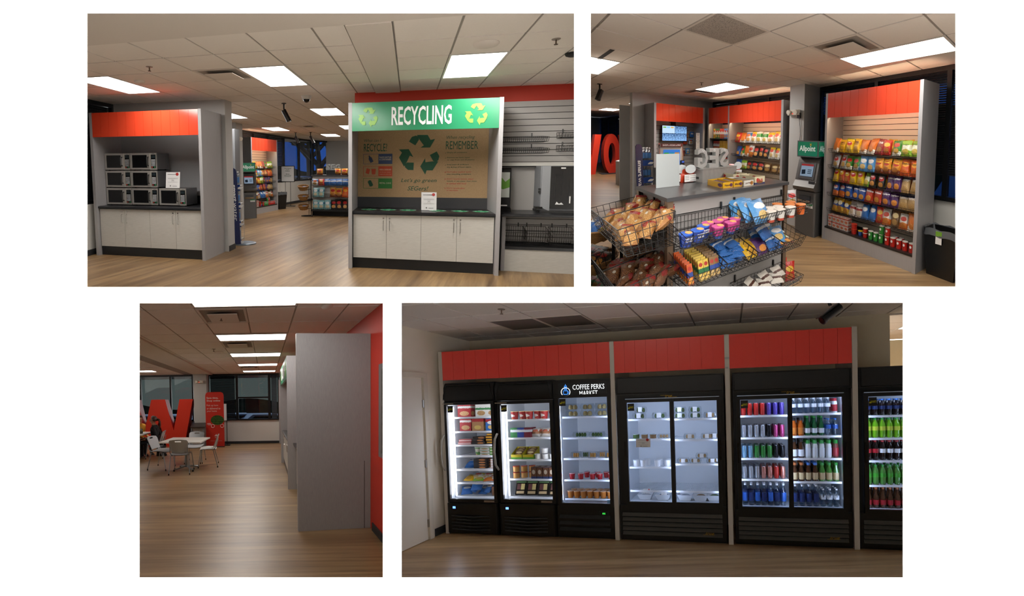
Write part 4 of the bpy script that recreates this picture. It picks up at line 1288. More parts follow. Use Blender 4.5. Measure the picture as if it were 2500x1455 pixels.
# ================================================================ site B: snack room with island and cash machine
m_diff2 = glow('lamp_diffuser_snack', 'fffaf3', LAMP * .7)
FB = floor_mat('vinyl_wood_b', (.55, 9, 1))
struct('floor', MB().box(-26, 2.5, -2.5, 6.2, -.03, 0), R2, FB, 'brown wood-look vinyl floor of the snack room')
BX = [-2.04 + .605 * k for k in range(-20, 6)]
BY = [1.345 + .603 * k for k in range(-5, 6)] + [4.72]
lights2 = [(-5.67, -4.46, 3.154, 3.757), (-2.04, -.83, 3.154, 3.757), (-5.67, -4.46, .742, 1.345), (-13.535, -12.325, 3.154, 3.757), (-11.72, -10.51, 3.757, 4.36), (-9.905, -8.695, 3.154, 3.757)]  # last two are added hidden panels that brighten the far end
vents2 = [(-2.04, -1.435, 2.551, 3.154), (-6.275, -5.67, 3.154, 3.757), (-4.46, -3.855, .742, 1.345)]
gr2 = (-2.645, -2.04, 1.345, 1.948)
ceiling(R2, 'ceiling', BX, BY, 2.74, lights2 + vents2[:2] + [gr2], 'suspended ceiling of pale lay-in tiles over the snack room')
struct('ceiling', MB().box(-26, 2.5, -2.5, 6, 2.79, 2.83), R2, m_gyp, 'plain slab above the snack room tiles')
for i, (a, b, c, d) in enumerate(lights2):
    troffer(R2, a, b, c, d, 2.74, ['ceiling panel light above the corner shelves of the snack room', 'large bright ceiling panel light above the snack shelf and window', 'ceiling panel light cut off beside the far camera in the snack room', 'small far ceiling panel light above the red letters', 'far ceiling panel light hidden beyond the grey end panel', 'second far ceiling panel light hidden beyond the grey end panel'][i], 'ceiling lights of the snack room', mat=m_diff2)
for i, (x, y) in enumerate(((-1.435, .742), (-.225, 2.551), (.38, 3.154), (-.225, 1.948))):
    troffer(R2, x, x + 1.21, y, y + .603, 2.739, 'ceiling panel light above the viewer in the snack room, ' + nth(i), 'ceiling lights of the snack room', mat=m_diff2)  # added panels out of view, fill light for the dim snack room
air_vent(R2, *vents2[0], 2.74, 'square ceiling air vent beside the large panel light in the snack room')
air_vent(R2, *vents2[1], 2.74, 'square ceiling air vent above the corner shelves')
t = thing('return_grille', R2, (-2.34, 1.646, 2.74), 'square perforated return air grille in the snack room ceiling', 'grille')
mg_ = NT('perforated_metal'); vz = mg_.n('TexVoronoi'); vz.inputs['Scale'].default_value = 70; mg_.l(mg_.coord(), vz.inputs[0])
mg_.l(mg_.mix(mg_.math('LESS_THAN', vz.outputs[0], .32), L('b3aaa1'), L('57524d')), mg_.b.inputs['Base Color']); mg_.b.inputs['Roughness'].default_value = .6
obj('grille_plate', MB().box(-.28, .28, -.28, .28, -.002, .006), R2, mg_.m, parent=t)
obj('grille_frame', MB().box(-.302, .302, -.302, -.28, -.004, .01).box(-.302, .302, .28, .302, -.004, .01).box(-.302, -.28, -.28, .28, -.004, .01).box(.28, .302, -.28, .28, -.004, .01), R2, m_gyp, parent=t)
obj('slot_diffuser', MB().box(-.32, .3, -.025, .025, -.004, .004), R2, m_dark, at=(-4.2, 1.07, 2.74), label='dark slot air diffuser beside the cut off panel light', cat='vent')
sprinkler(R2, -4.87, 2.872, 2.74, 'small fire sprinkler in the snack room ceiling')
bullet_camera(R2, -6.68, 1.594, 2.74, -50, 'black bullet security camera hanging from the snack room ceiling')
# walls and windows
struct('wall_back', MB().box(-7.45, -7.28, 2.44, 4.8, 0, 2.74), R2, pm('pale_grey_wall', 'd2d1cf', .8), 'grey wall behind the television shelf')
struct('wall_end', MB().box(-7.45, -7.28, 2.425, 2.44, 0, 2.74), R2, m_white, 'narrow pale end of the grey wall beside the water rack')
struct('wall_column', MB().box(-3.765, -3.4, 4.18, 4.72, 0, 2.74), R2, m_wgrey, 'grey square column behind the cash machine')
obj('wall_outlet', MB().box(-.035, .035, -.006, 0, -.06, .06), R2, m_paper, at=(-3.56, 4.18, 2.19), label='white wall outlet on the grey column', cat='outlet')
t = thing('power_adapter', R2, (-3.5, 4.18, 2.15), 'black power adapter with hanging cord on the column', 'adapter')
obj('adapter_body', MB().box(-.035, .035, -.05, -.006, -.05, .05), R2, m_black, parent=t)
obj('cord', MB().tube([(0, -.02, -.05), (.02, -.015, -.2), (.03, -.012, -.35), (.01, -.01, -.6), (.01, -.01, -.75)], .005, 5), R2, m_black, parent=t)
emergency_light(R2, (-3.62, 4.17, 2.21), 0, 'white twin head emergency light on the grey column')
struct('wall_window', MB().box(-7.3, -3.75, 4.7, 4.8, 0, 2.0), R2, m_dark, 'dark wall behind the corner shelves')
blind_window(R2, -7.28, -3.76, 4.7, 2.0, 2.74, 10, 'dark window strip above the corner shelves', 'window_1', mull=[-6.1, -4.9])
WB = R2.sub((-3.4, 4.69, 0), -7.1)
blind_window(WB, 0, 3.6, 0, .9, 2.74, 44, 'dark window with black blind behind the snack shelf', 'window_2', mull=[1.25, 2.35, 2.85], drop=1.25)
struct('wall_right', MB().box(0, 3.6, 0, .1, 0, .9), WB, m_white, 'low white wall under the window beside the snack shelf')
struct('baseboard_right', MB().box(0, 3.6, -.012, 0, 0, .1), WB, m_base, 'dark baseboard under the snack room window')
# outside
struct('ground', MB().box(-30, 20, 5.2, 40, -.5, -.4), R2, pm('asphalt', '2a2c30', .9), 'dark car park ground outside the snack room window')
obj('sky_backdrop', MB().quad((-60, 34, -2), (60, 34, -2), (60, 34, 30), (-60, 34, 30)).quad((-60, 34, 14), (60, 34, 14), (60, 5.3, 8), (-60, 5.3, 8)), R2, glow('dusk_sky', '2d63c4', .55), kind='structure', label='deep blue dusk sky outside the snack room window')
obj('hedge', MB().surf(lambda u, v: (-8 + 16 * u, 9 + .6 * math.sin(PI * v) + .2 * math.sin(40 * u), -.4 + 2.9 * v + .3 * math.sin(23 * u) * v), 60, 8), R2, m_hedge, label='dark shrubbery outside the snack room window', cat='hedge')
for i, (x, y, c) in enumerate(((-.6, 7.3, '8f9db0'), (.9, 7.8, '5a6a86'))):
    parked_car(R2, (x, y, -.4), 80, c, ['pale parked car outside the snack room window', 'blue grey parked car outside the snack room window'][i])

# snack shelf and cash machine
SB = R2.sub((-2.81, 4.025, 0), -7.09)
snack_shelf(SB, 'tall orange topped shelf of snack bags beside the window', 'large snack shelf', ROWS_A, hn=10)
deck_goods(SB, 'large snack shelf')
AB = R2.sub((-3.12, 3.92, 0), 3)
cash_machine(AB, 'grey cash machine between the column and the snack shelf')
allpoint_topper(AB, 'green Allpoint box sign on the cash machine', .45, .4)
trash_bin(R2.sub((-.96, 4.06, 0), -7), (0, 0, 0), 'black bin with grey liner and green tag beside the snack shelf', tagc=1)
trash_bin(R2.sub((-.56, 3.96, 0), -7), (0, 0, 0), 'second black bin cut off at the picture edge')

# television shelf
UT = R2.sub((-6.67, 2.70, 0), 90)
t = thing('television_shelf', UT, (0, 0, 0), 'grey shelf unit with orange fascia around the wall screen', 'shelf')
for x in (0, 1.29):
    obj('end_panel', MB().box(x, x + .05, 0, .58, 0, 2.48), UT, m_grey, parent=t)
header(UT, t, .05, 1.29, 0, .04, 2.06, 2.475, 8, m_orange)
slatwall(UT, t, .05, 1.29, .5, .2, 2.06, .1, m_slat)
t = thing('television', R2, (-7.05, 3.39, 1.78), 'wall screen showing four blue security camera views', 'screen')
tf = R2.sub((0, 0, 0), 90)
obj('screen_case', MB().box(-.345, .345, 0, .05, -.205, .2), tf, m_blackgloss, parent=t)
ts = NT('cctv_view'); uv, u, v = ts.uv()
nz = ts.noise(uv, 9, 5, .7)
wash = ts.math('ADD', nz, ts.math('MULTIPLY', v, -.15))
mr = ts.n('MapRange'); ts.l(wash, mr.inputs[0]); mr.inputs[1].default_value = .28; mr.inputs[2].default_value = .55
em = ts.n('Emission'); ts.l(ts.mix(mr.outputs[0], L('16305c'), L('8fbdf2')), em.inputs[0]); em.inputs[1].default_value = .95
ts.l(em.outputs[0], ts.out.inputs[0])
for k, (a, b) in enumerate(((-.33, -.19), (.003, -.19), (.003, .003))):
    obj('camera_view', MB().quad((a, -.003, b), (a + .327, -.003, b), (a + .327, -.003, b + .187), (a, -.003, b + .187)), tf, ts.m, parent=t)
v0 = obj('menu_view', MB().quad((-.33, -.003, .003), (-.003, -.003, .003), (-.003, -.003, .19), (-.33, -.003, .19)), tf, glow('menu_pale', 'bcd6ee', .9), parent=t)
for k, c in enumerate(('6fb043', '7fc3e8', 'd9a53c')):
    obj('menu_button', MB().quad((-.31 + k * .1, -.004, .135), (-.23 + k * .1, -.004, .135), (-.23 + k * .1, -.004, .165), (-.31 + k * .1, -.004, .165)), tf, glow('menu_' + c, c, .9), parent=v0)
obj('screen_mount', MB().box(-.05, .05, .05, .4, -.1, .3), tf, m_black, parent=t)
for i, (yy, zz, k) in enumerate(((3.85, 1.66, 'fri'), (4.02, 1.69, 'bpk'), (3.83, 1.5, 'red'), (3.99, 1.5, 'whb'), (3.62, 1.18, 'drd'), (3.75, 1.18, 'drd'), (3.9, 1.24, 'lbl'), (3.6, 1.0, 'sil'), (3.72, .98, 'sil'))):
    bag(UT, (yy - 2.70 - .12, .42, zz), .12, .15, .03, K[k][0], K[k][1] + ' peg bag on the slat wall beside the screen, ' + nth(i), lean=-2, name='peg_bag', group='peg bags beside the screen')
for i, zz in enumerate((1.6, 1.38)):
    o = obj('wall_notice', MB().box(-.055, .055, -.004, 0, 0, .21), UT, m_paper, at=(1.2, .1, zz), label=('upper' if i == 0 else 'lower') + ' white paper notice on the inner shelf panel', cat='notice')
    obj('print', MB().box(-.035, .035, -.005, -.004, .17, .18).box(-.012, .012, -.005, -.004, .13, .145).box(-.03, .03, -.005, -.004, .08, .085).box(-.01, .01, -.005, -.004, .03, .045), UT, m_ink, parent=o)
# corner shelves
UB = R2.sub((-6.68, 4.13, 0))
t = thing('corner_shelf', UB, (0, 0, 0), 'corner run of shelves with orange fascia over cartons and snack bags', 'shelf')
for x, w in ((.0, .06), (.93, .05), (2.73, .06)):
    obj('end_panel', MB().box(x, x + w, 0, .46, 0, 2.48), UB, m_grey, parent=t)
header(UB, t, .06, .93, 0, .04, 2.06, 2.475, 5, m_orange)
header(UB, t, .98, 2.73, 0, .04, 2.06, 2.475, 10, m_orange)
slatwall(UB, t, .06, .93, .44, .2, 2.06, .1, m_slatw)
slatwall(UB, t, .98, 2.73, .44, .2, 2.06, .1, m_slatw)
obj('light_strip', MB().box(1.0, 2.7, .055, .08, 2.1, 2.115), UB, glow('shelf_strip', 'ffe9c4', 18), parent=t)
obj('light_strip', MB().box(.1, .9, .055, .08, 2.1, 2.115), UB, glow('shelf_strip', 'ffe9c4', 18), parent=t)
for k, (z, keys) in enumerate(((1.64, ['red', 'orw', 'whb', 'why', 'whg', 'whg', 'why', 'why', 'why']), (1.31, ['blu', 'grn', 'orw', 'who', 'blk', 'blk', 'blk', 'why', 'why', 'why']), (1.0, ['blu', 'lim', 'blk', 'blk', 'blk', 'brn', 'brn', 'brn']))):
    obj('wire_tray', basket_wires(1.0, 2.71, .05, .42, z - .05, z, z + .02, nx=26, ny=3, nz=2, r=.0025), UB, m_wire, parent=t)
    row_of(UB, 1.02, 2.7, .18, z - .045, keys, .26 if k < 2 else .22, ROWN[k] + ' of corner shelf', text=False)
CB = {}
for c, args in (('y', ('d9b82c', 'e8e4d8', 'c62a24', 'b5772c')), ('g', ('2e7a44', 'e4e6e0', 'c62a24', 'c79a4c')), ('r', ('c9443a', 'e6e6e2', 'b02a24', 'b8813c')), ('b', ('5f97d6', 'e2e8ee', 'c62a24', 'c98a4c')), ('n', ('d9a92a', None, None, None))):
    CB[c] = (pack('card_' + c, args[0], args[1], args[2], args[3], (.42, .75), logo_at=(.5, .74, .3, .12), pic_at=(.5, .22, .36, .14), rough=.5, crinkle=0), {'y': 'yellow', 'g': 'green and white', 'r': 'red and white', 'b': 'light blue', 'n': 'plain yellow'}[c])
obj('shelf_board', MB().box(.06, .93, .04, .44, 1.655, 1.68), UB, m_black, parent=t)
obj('shelf_board', MB().box(.06, .93, .04, .44, 1.34, 1.365), UB, m_black, parent=t)
obj('shelf_board', MB().box(.06, .93, .04, .44, 1.05, 1.075), UB, m_black, parent=t)
for i, c in enumerate('yggrrbbb'):
    carton(UB, (.14 + i * .1, .16, 1.681), .092, .06, .25, CB[c][0], CB[c][1] + ' cracker carton, ' + nth(i) + ' from left on the upper corner shelf', group='cartons on the corner shelf')
for i in range(4):
    carton(UB, (.13 + i * .075, .16, 1.366), .07, .06, .24, CB['r'][0], 'red and white carton, ' + nth(i) + ' from left on the middle corner shelf', group='cartons on the corner shelf')
for i in range(3):
    for r in range(2):
        carton(UB, (.5 + i * .15, .16, 1.366 + r * .13), .14, .12, .125, CB['n'][0], 'plain yellow carton, ' + nth(i) + ' in ' + ('upper' if r else 'lower') + ' layer of the middle corner shelf', group='cartons on the corner shelf')
for i in range(5):
    carton(UB, (.16 + i * .155, .16, 1.076), .14, .12, .11, CB['n' if i % 2 else 'r'][0], ('plain yellow' if i % 2 else 'red and white') + ' carton, ' + nth(i) + ' from left on the lower corner shelf', group='cartons on the corner shelf')

# kiosk
KF = R2.sub((-5.75, 2.44, 0), 90)
t = thing('checkout_kiosk', KF, (0, 0, 0), 'self checkout kiosk with SHOP SCAN PAY banner and touch screen', 'kiosk')
obj('kiosk_cabinet', MB().box(.03, .5, .05, .4, 0, 1.02), KF, m_dgrey, parent=t)
obj('kiosk_head', MB().box(.02, .5, .02, .14, 1.02, 1.5), KF, pm('kiosk_pale', 'b3afa9', .45), parent=t)
for x in (-.0, .505):
    obj('kiosk_rail', MB().tube([(x + .01, .03, .9), (x + .02, .04, 1.3), (x + .01, .06, 1.55)], .022, 8), KF, m_chrome, parent=t, smooth=True)
bn = obj('kiosk_banner', MB().box(.03, .49, -.01, .02, 1.485, 1.545), KF, pm('maroon', '55161c', .4), parent=t)
obj('lettering', MB().text('SHOP x SCAN x PAY', (.26, -.012, 1.5), .03, width=.4, bold=.02), KF, m_paper, parent=bn)
s_ = obj('touch_screen', MB().box(.09, .45, .008, .02, 1.1, 1.42), KF, glow('kiosk_blue', '3f78c8', .8), parent=t)
for k, c in enumerate(('3f9a4a', '2f8fa8', 'c98a3a')):
    obj('screen_button', MB().box(.1 + k * .115, .2 + k * .115, .005, .008, 1.3, 1.36), KF, glow('btn_' + c, c, .7), parent=s_)
t = thing('card_reader', KF, (.5, -.03, 1.05), 'small black card reader on the kiosk side', 'card reader')
obj('reader_body', MB().cbox(-.04, .04, 0, .04, 0, .14, .012), KF, m_black, parent=t)
obj('reader_screen', MB().box(-.028, .028, -.002, 0, .085, .125), KF, glow('reader_blue', '4a63b8', .8), parent=t)

# water rack beside the wall end
water_rack(R2.sub((-6.0, 2.065, 0), 90), 'blue smartwater rack of bottles beside the television shelf', 'rack by the television', 4, 3, (.135, .335))

# island
ZT = 1.28
t = thing('snack_island', R2, (-2.125, 1.44, 0), 'grey slat wall island with dark counter top in the snack room', 'display island')
p0 = (-2.125, 1.44)
obj('countertop', MB().box(-2.425 - p0[0], -1.83 - p0[0], .828 - p0[1], 2.05 - p0[1], ZT - .026, ZT), R2, m_counter, parent=t)
obj('core', MB().box(-2.36 - p0[0], -1.885 - p0[0], .89 - p0[1], 1.99 - p0[1], .1, ZT - .026), R2, m_dark, parent=t)
obj('base', MB().box(-2.4 - p0[0], -1.7 - p0[0], .85 - p0[1], 2.12 - p0[1], 0, .12), R2, m_black, parent=t)
for x, y in ((-1.862, .848), (-1.862, 2.01), (-2.39, .848)):
    obj('corner_post', MB().box(x - .02 - p0[0], x + .022 - p0[0], y - .012 - p0[1], y + .03 - p0[1], .1, ZT - .026), R2, pm('post_bronze', '8d7762', .3, .7), parent=t)
IX = R2.sub((-1.86, .878, 0), 90)
IY = R2.sub((-2.37, .866, 0), 0)
isl = thing('slat_panels', IX, (0, 0, 0), 'grey slat wall panels on the long side of the island', 'slat wall')
m_sld = pm('slatwall_dark', '858382', .5)
slatwall(IX, isl, .0, 1.115, .0, .12, ZT - .026, .112, m_sld)
is2 = thing('slat_panels', IY, (0, 0, 0), 'grey slat wall panels on the short side of the island', 'slat wall')
slatwall(IY, is2, .0, .49, .0, .12, ZT - .026, .112, m_sld)

for e in (isl, is2):
    for c in list(e.children):
        c.parent = t
        c.location = c.location + e.location - t.location
    bpy.data.objects.remove(e)
# wire baskets on the long side
wire_basket(IX, (-.05, 0, 1.02), 'shallow wire basket of cereal cups on the island, nearest the corner', 'island wire baskets', hooks=[.06, .45], x0=0, x1=.5, y0=-.3, y1=-.01, zb=-.02, zf=.06, zr=.12, nx=18, ny=5, nz=3, fy=.05)
wire_basket(IX, (.47, 0, 1.04), 'shallow wire basket of noodle cups and blue bags on the island', 'island wire baskets', hooks=[.06, .62], x0=0, x1=.72, y0=-.3, y1=-.01, zb=-.02, zf=.07, zr=.12, nx=24, ny=5, nz=3, fy=.05)
for i in range(4):
    wire_basket(IX, (-.03 + i * .285, 0, .73), 'deep lower wire basket on the long island side, ' + nth(i) + ' from the near corner', 'island wire baskets', hooks=[.04, .24], x0=0, x1=.28, y0=-.31, y1=-.01, zb=0, zf=.105, zr=.175, nx=9, ny=5, nz=3, fy=.06)
wire_basket(IX, (.5, 0, .4), 'lowest wire basket on the long island side', 'island wire baskets', hooks=[.05, .5], x0=0, x1=.6, y0=-.28, y1=-.01, zb=0, zf=.06, zr=.1, nx=16, ny=4, nz=2)
mcb = pack('cup_frosted', '1c3f9a', 'c9622a', 'dfe3ea', None, (.0, .16), logo_at=(.25, .6, .12, .12), rough=.4, crinkle=0)
mcp = pack('cup_bran', 'b8347e', '2a4fa8', 'e6dfe6', None, (.0, .5), logo_at=(.25, .7, .12, .12), rough=.4, crinkle=0)
mlb = pack('lid_blue', '1f55bb', None, 'e0a070', None, logo_at=(.5, .5, .5, .2), rough=.35, crinkle=0)
mlid1 = pm('lid_blue_film', '2358b8', .35); mlid2 = pm('lid_pink_film', 'c0508e', .35)
mcw = pack('cup_white', 'd6d4d0', 'b5452c', None, None, (.2, .5), rough=.45, crinkle=0); mco = pack('cup_noodle', 'd2621c', 'e8c23a', None, None, (.1, .3), rough=.45, crinkle=0)
for i, (x, y, k) in enumerate(((.02, -.22, 0), (.105, -.2, 0), (.17, -.15, 0), (.235, -.22, 1), (.225, -.11, 1), (.3, -.11, 1), (.345, -.2, 1), (.36, -.08, 1), (.415, -.15, 1))):
    c = cup(IX, (x * 1.12 - .035, y, 1.002), .033, .042, .075, mcp if k else mcb, mlid2 if k else mlid1, ('pink and blue' if k else 'blue') + ' cereal cup in the shallow basket, ' + nth(i) + ' from the near corner', 'cereal cups', name='cereal_cup')
    obj('lid_print', MB().prism([(.02 + .022 * math.cos(a / 8 * 2 * PI), .0 + .03 * math.sin(a / 8 * 2 * PI)) for a in range(8)], 'xy', .0815, .083), IX, pm('lid_flakes', 'd99a5c' if not k else 'b5835a', .5), parent=c)
    if not k:
        obj('lettering', MB().text('FROSTED', (0, -.0445, .052), .011, width=.05, bold=.02).text('FLAKES', (0, -.0435, .036), .011, width=.045, bold=.02), IX, m_paper, parent=c)
for i, (x, y, r) in enumerate(((.54, -.1, -10), (.6, -.17, 8), (.64, -.24, 4))):
    bag(IX, (x, y, 1.03), .17, .2, .1, K['cyn'][0] if False else K['lbl'][0], 'sky blue cookie bag in the shallow island basket, ' + nth(i), lean=-35, yaw=r, name='cookie_bag')
for i, (x, y, k) in enumerate(((.72, -.24, 0), (.79, -.16, 0), (.82, -.25, 0), (.88, -.17, 0), (.95, -.25, 0), (.94, -.1, 1), (1.02, -.18, 1), (1.1, -.24, 1), (1.1, -.12, 1))):
    cup(IX, (x, y, 1.022), .033, .045, .085, mco if k else mcw, pm('noodle_lid', 'd97a2a', .4) if k else pm('white_lid', 'd8cfc6', .45), ('orange' if k else 'white') + ' noodle cup in the shallow basket, ' + nth(i) + ' from the near corner', 'noodle cups', name='noodle_cup')
pk = 0
mk = {c: pack('pack_' + c, a, b, d, e, (.36, .6), logo_at=(.5, .78, .36, .1), pic_at=(.5, .18, .42, .16), rough=.35, crinkle=.3, pic2=f_) for c, a, b, d, e, f_ in (('o', 'c9561c', '27408f', 'b02a20', 'd98a2c', 'e8a84a'), ('g', 'd8b84a', '1f6a3c', 'b02a20', 'd8a84a', 'e8cf80'), ('n', '8a6a3e', '2a4a9c', 'b02a20', 'c9a25a', 'dcc28a'))}
for c, xs, n in (('o', .02, 7), ('g', .1, 7), ('g', .14, 7), ('n', .185, 7), ('n', .225, 7)):
    for r in range(n):
        nm = {'o': 'orange', 'g': 'green and yellow', 'n': 'brown and blue'}[c]
        o = obj('cracker_pack', MB().box(-.019, .019, -.008, .008, 0, .13).rot('X', -16).rot('Z', random.uniform(-4, 4)), IX, mk[c], at=(xs, -.235 + r * .03, .742 + .004 * r), label=nm + ' cracker pack, ' + nth(r) + ' back in the file ' + {.02: 'at the near corner', .1: 'second from the corner', .14: 'third from the corner', .185: 'fourth from the corner', .225: 'fifth from the corner'}[xs], cat='snack', group='cracker packs in the lower basket')
for i in range(14):
    x = .3 + random.uniform(-.0, .16); r = i // 2
    bag(IX, (.335 + .07 * (i % 2) + random.uniform(-.02, .02), -.2 + random.uniform(-.03, .05), .745 + r * .022), .13, .1, .035, K['pks'][0], 'blue foil treat packet, layer ' + nth(r) + (' left' if i % 2 == 0 else ' right') + ' in the lower island basket', lean=-72, yaw=random.uniform(-25, 25), name='treat_packet', group='blue foil packets')
for i, (x, y, z, k, nm) in enumerate(((.59, -.2, .75, 'yel2', 'yellow cookie bag'), (.55, -.12, .75, 'yel2', 'rear yellow cookie bag'), (.7, -.2, .75, 'pur', 'purple biscuit bag'), (.74, -.12, .8, 'pks', 'blue wafer packet'), (.76, -.18, .86, 'pks', 'upper blue wafer packet'), (.82, -.22, .76, 'pks', 'front blue wafer packet'), (.84, -.12, .84, 'lbl', 'pale blue wafer packet'), (.88, -.2, .8, 'lbl', 'front pale blue wafer packet'))):
    bag(IX, (x, y, z), .15, .16, .06, K[k][0], nm + ' in the third lower island basket', lean=-48, yaw=random.uniform(-15, 15), name='biscuit_bag')
for i in range(9):
    bag(IX, (.9 + (i % 3) * .07 + random.uniform(-.01, .01), -.22 + (i // 3) * .06, .75 + .03 * (i // 3) + .012 * (i % 3)), .05, .15, .03, K['grn' if i > 2 else 'fri'][0], ('green' if i > 2 else 'orange') + ' bar packet, ' + nth(i) + ' in the far lower island basket', lean=-70, yaw=60 + random.uniform(-12, 12), name='bar_packet', group='bar packets')
for i in range(6):
    bag(IX, (.6 + i * .075, -.17 + .03 * (i % 2), .42 + .03 * (i % 2)), .12, .11, .04, pack('film_wrap', 'd6d0c6', '4a2418', None, None, (.35, .55), rough=.3), 'white and brown wrapped roll, ' + nth(i) + ' in the lowest island basket', lean=-60, yaw=random.uniform(-30, 30), name='wrapped_roll', group='wrapped rolls')
# bread and pastry baskets on the short side
for i, z in enumerate((1.0, .64)):
    b = wire_basket(IY, (-.05, 0, z), ('upper' if i == 0 else 'lower') + ' deep wire basket of wrapped pastries on the short island side', 'pastry baskets', hooks=[.06, .3, .5], x0=-.0, x1=.66, y0=-.36, y1=-.01, zb=-.02, zf=.15, zr=.2, nx=20, ny=8, nz=4, fy=.05)
    obj('divider', MB().tube([(.33, -.36, .15), (.33, -.01, .2)], .004, 5).tube([(.33, -.31, -.02), (.33, -.36, .15)], .003, 5), IY, m_wire, parent=b)
    for j in range(28):
        k = 'cak' if i == 0 else 'cot'
        bag(IY, (.03 + (j % 7) * .09 + random.uniform(-.02, .02), -.28 + (j // 7 % 4) * .075, z + .0 + .035 * (j // 7) + random.uniform(0, .03)), .095, .125, .06, K[k][0], ('golden cake' if i == 0 else 'dark brown pastry') + ' in clear wrap, ' + nth(j) + ' in the ' + ('upper' if i == 0 else 'lower') + ' pastry basket', lean=-48 + random.uniform(-20, 20), yaw=random.uniform(-70, 70), name='wrapped_pastry', group='wrapped pastries')
# end baskets on the far short side
IE = R2.sub((-2.36, 2.03, 0))
for i, (z, k, nm) in enumerate(((1.0, 'sil', 'silver and black'), (.2, 'red', 'red'))):
    wire_basket(IE, (.1, .02, z), ['upper', 'lower'][i] + ' small wire basket on the far end of the island', 'end baskets', x0=0, x1=.42, y0=.28, y1=.0, zb=0, zf=.06, zr=.08, nx=10, ny=4, nz=2, fy=-.04)
    for j in range(3):
        bag(IE, (.22 + j * .11, .16, z + .01), .13, .2 if i else .16, .07, K[k][0], nm + ' bag, ' + nth(j) + ' in the ' + ['upper', 'lower'][i] + ' far end basket of the island', lean=-8, yaw=70 + random.uniform(-10, 10), name='end_bag', group='bags at the island end')
# things on the island top
t = thing('sign_holder', R2, (-2.256, 1.028, ZT), 'blank white back of an acrylic sign holder on the island top', 'sign')
sf = R2.sub((0, 0, 0), 92)
obj('sheet', MB().box(-.1, .1, -.003, .003, 0, .272), sf, pm('sheet_back', 'a9b0b3', .35, var=.03, vscale=4), parent=t)
obj('acrylic_foot', MB().box(-.1, .1, -.03, .02, 0, .003), sf, m_acr, parent=t)
def tag_bag(y, label, x=-2.38):
    f = R2.sub((0, 0, 0), 92)
    t = thing('red_pouch', R2, (x, y, ZT), label, 'pouch', 'red pouches on the island')
    obj('pouch_body', bag_mb(.15, .14, .06, 5, crush=.08).rot('X', -4), f, pm('pouch_red', 'b93a1e', .35), parent=t, smooth=True)
    lb = obj('nutrition_label', MB().box(-.055, .06, -.036, -.032, .01, .075), f, m_paper, parent=t)
    obj('print', MB().box(-.05, -.01, -.038, -.036, .06, .063).box(-.05, -.01, -.038, -.036, .045, .048).box(-.05, -.01, -.038, -.036, .03, .033).box(.0, .054, -.038, -.036, .06, .063).box(.0, .054, -.038, -.036, .04, .044).box(.0, .054, -.038, -.036, .02, .024), f, m_ink, parent=lb)
    obj('oval_tag', MB().prism([(.053 * math.cos(a / 20 * 2 * PI), .125 + .04 * math.sin(a / 20 * 2 * PI)) for a in range(20)], 'xz', -.046, -.042), f, pm('tag_pale', 'c2c8cc', .4), parent=t)
tag_bag(1.275, 'red pouch with pale oval tag left of the metal box on the island')
tag_bag(1.85, 'red pouch with pale oval tag right of the metal box on the island', -2.43)
tag_bag(1.205, 'red pouch half hidden behind the white sign holder', -2.42)
BF = R2.sub((-2.262, 1.354, ZT), 101)
mgal = pm('galvanised', 'b4b9bb', .4, .45); mgv = pm('galvanised_box', '9b9a98', .5, .55, var=.18, vscale=14)
t = thing('metal_box', BF, (0, 0, 0), 'brushed metal box carrying the SEG letters on the island', 'box')
obj('box_shell', MB().box(0, .46, 0, .18, 0, .122), BF, mgv, parent=t)
obj('handle_slot', MB().box(-.002, 0, .05, .12, .03, .05), BF, m_black, parent=t)
obj('box_lid', MB().box(-.004, .464, -.004, .184, .118, .126), BF, mgv, parent=t)
t = thing('store_letters', BF, (.0, .05, .126), 'galvanised SEG letters seen from behind on the metal box', 'letters')
for k, c in enumerate('GES'):
    m = MB().text(c, (0, .0, .0), .185, width=.125, bold=.03, depth=.05)
    m.move(lambda x, y, z: (-x + .05 + k * .14, y, z)); m.f = [tuple(reversed(f)) for f in m.f]
    o = obj('letter', m, BF, mgal, parent=t)
    obj('hang_ring', MB().tube([(.05 + k * .14 + .009 * math.cos(a), -.004, .165 + .009 * math.sin(a)) for a in (0, .8, 1.6, 2.4, 3.2, 4, 4.8, 5.6)], .003, 4, closed=True), BF, m_paper, parent=o)
def open_tray(x0, x1, y0, y1, h, mat, label, words=None, wm=None, fill=None):
    t = thing('snack_tray', R2, ((x0 + x1) / 2, (y0 + y1) / 2, ZT), label, 'carton', 'snack cartons on the island')
    a, b = (x1 - x0) / 2, (y1 - y0) / 2
    f = R2
    obj('tray_side', MB().box(a - .003, a, -b, b, 0, h), f, mat, parent=t)
    obj('tray_side', MB().box(-a, -a + .003, -b, b, 0, h), f, mat, parent=t)
    obj('tray_side', MB().box(-a, a, -b, -b + .003, 0, h), f, mat, parent=t)
    obj('tray_side', MB().box(-a, a, b - .003, b, 0, h), f, mat, parent=t)
    obj('tray_floor', MB().box(-a, a, -b, b, 0, .003), f, pm('card_inner', 'b59468', .8), parent=t)
    if words:
        obj('lettering', MB().text(words, (a + .001, 0, h * .35), h * .36, 'yz', width=b * 1.3, bold=.02), f, wm, parent=t)
    if fill:
        for k in range(fill[0]):
            obj('filling', MB().box(-a + .012, a - .012, -b + .01 + k * (2 * b - .02) / fill[0], -b + .004 + (k + 1) * (2 * b - .02) / fill[0], .004, h * .8), f, fill[1], parent=t)
mye = pack('card_yellow', 'dba812', 'c98a10', None, '5b2a5a', (.0, .12), pic_at=(.82, .5, .14, .3), rough=.4, crinkle=0)
mwb = pack('card_zone', 'd9d6cf', '4a3a2e', None, 'b5772c', (.0, .0), pic_at=(.8, .5, .16, .35), rough=.4, crinkle=0)
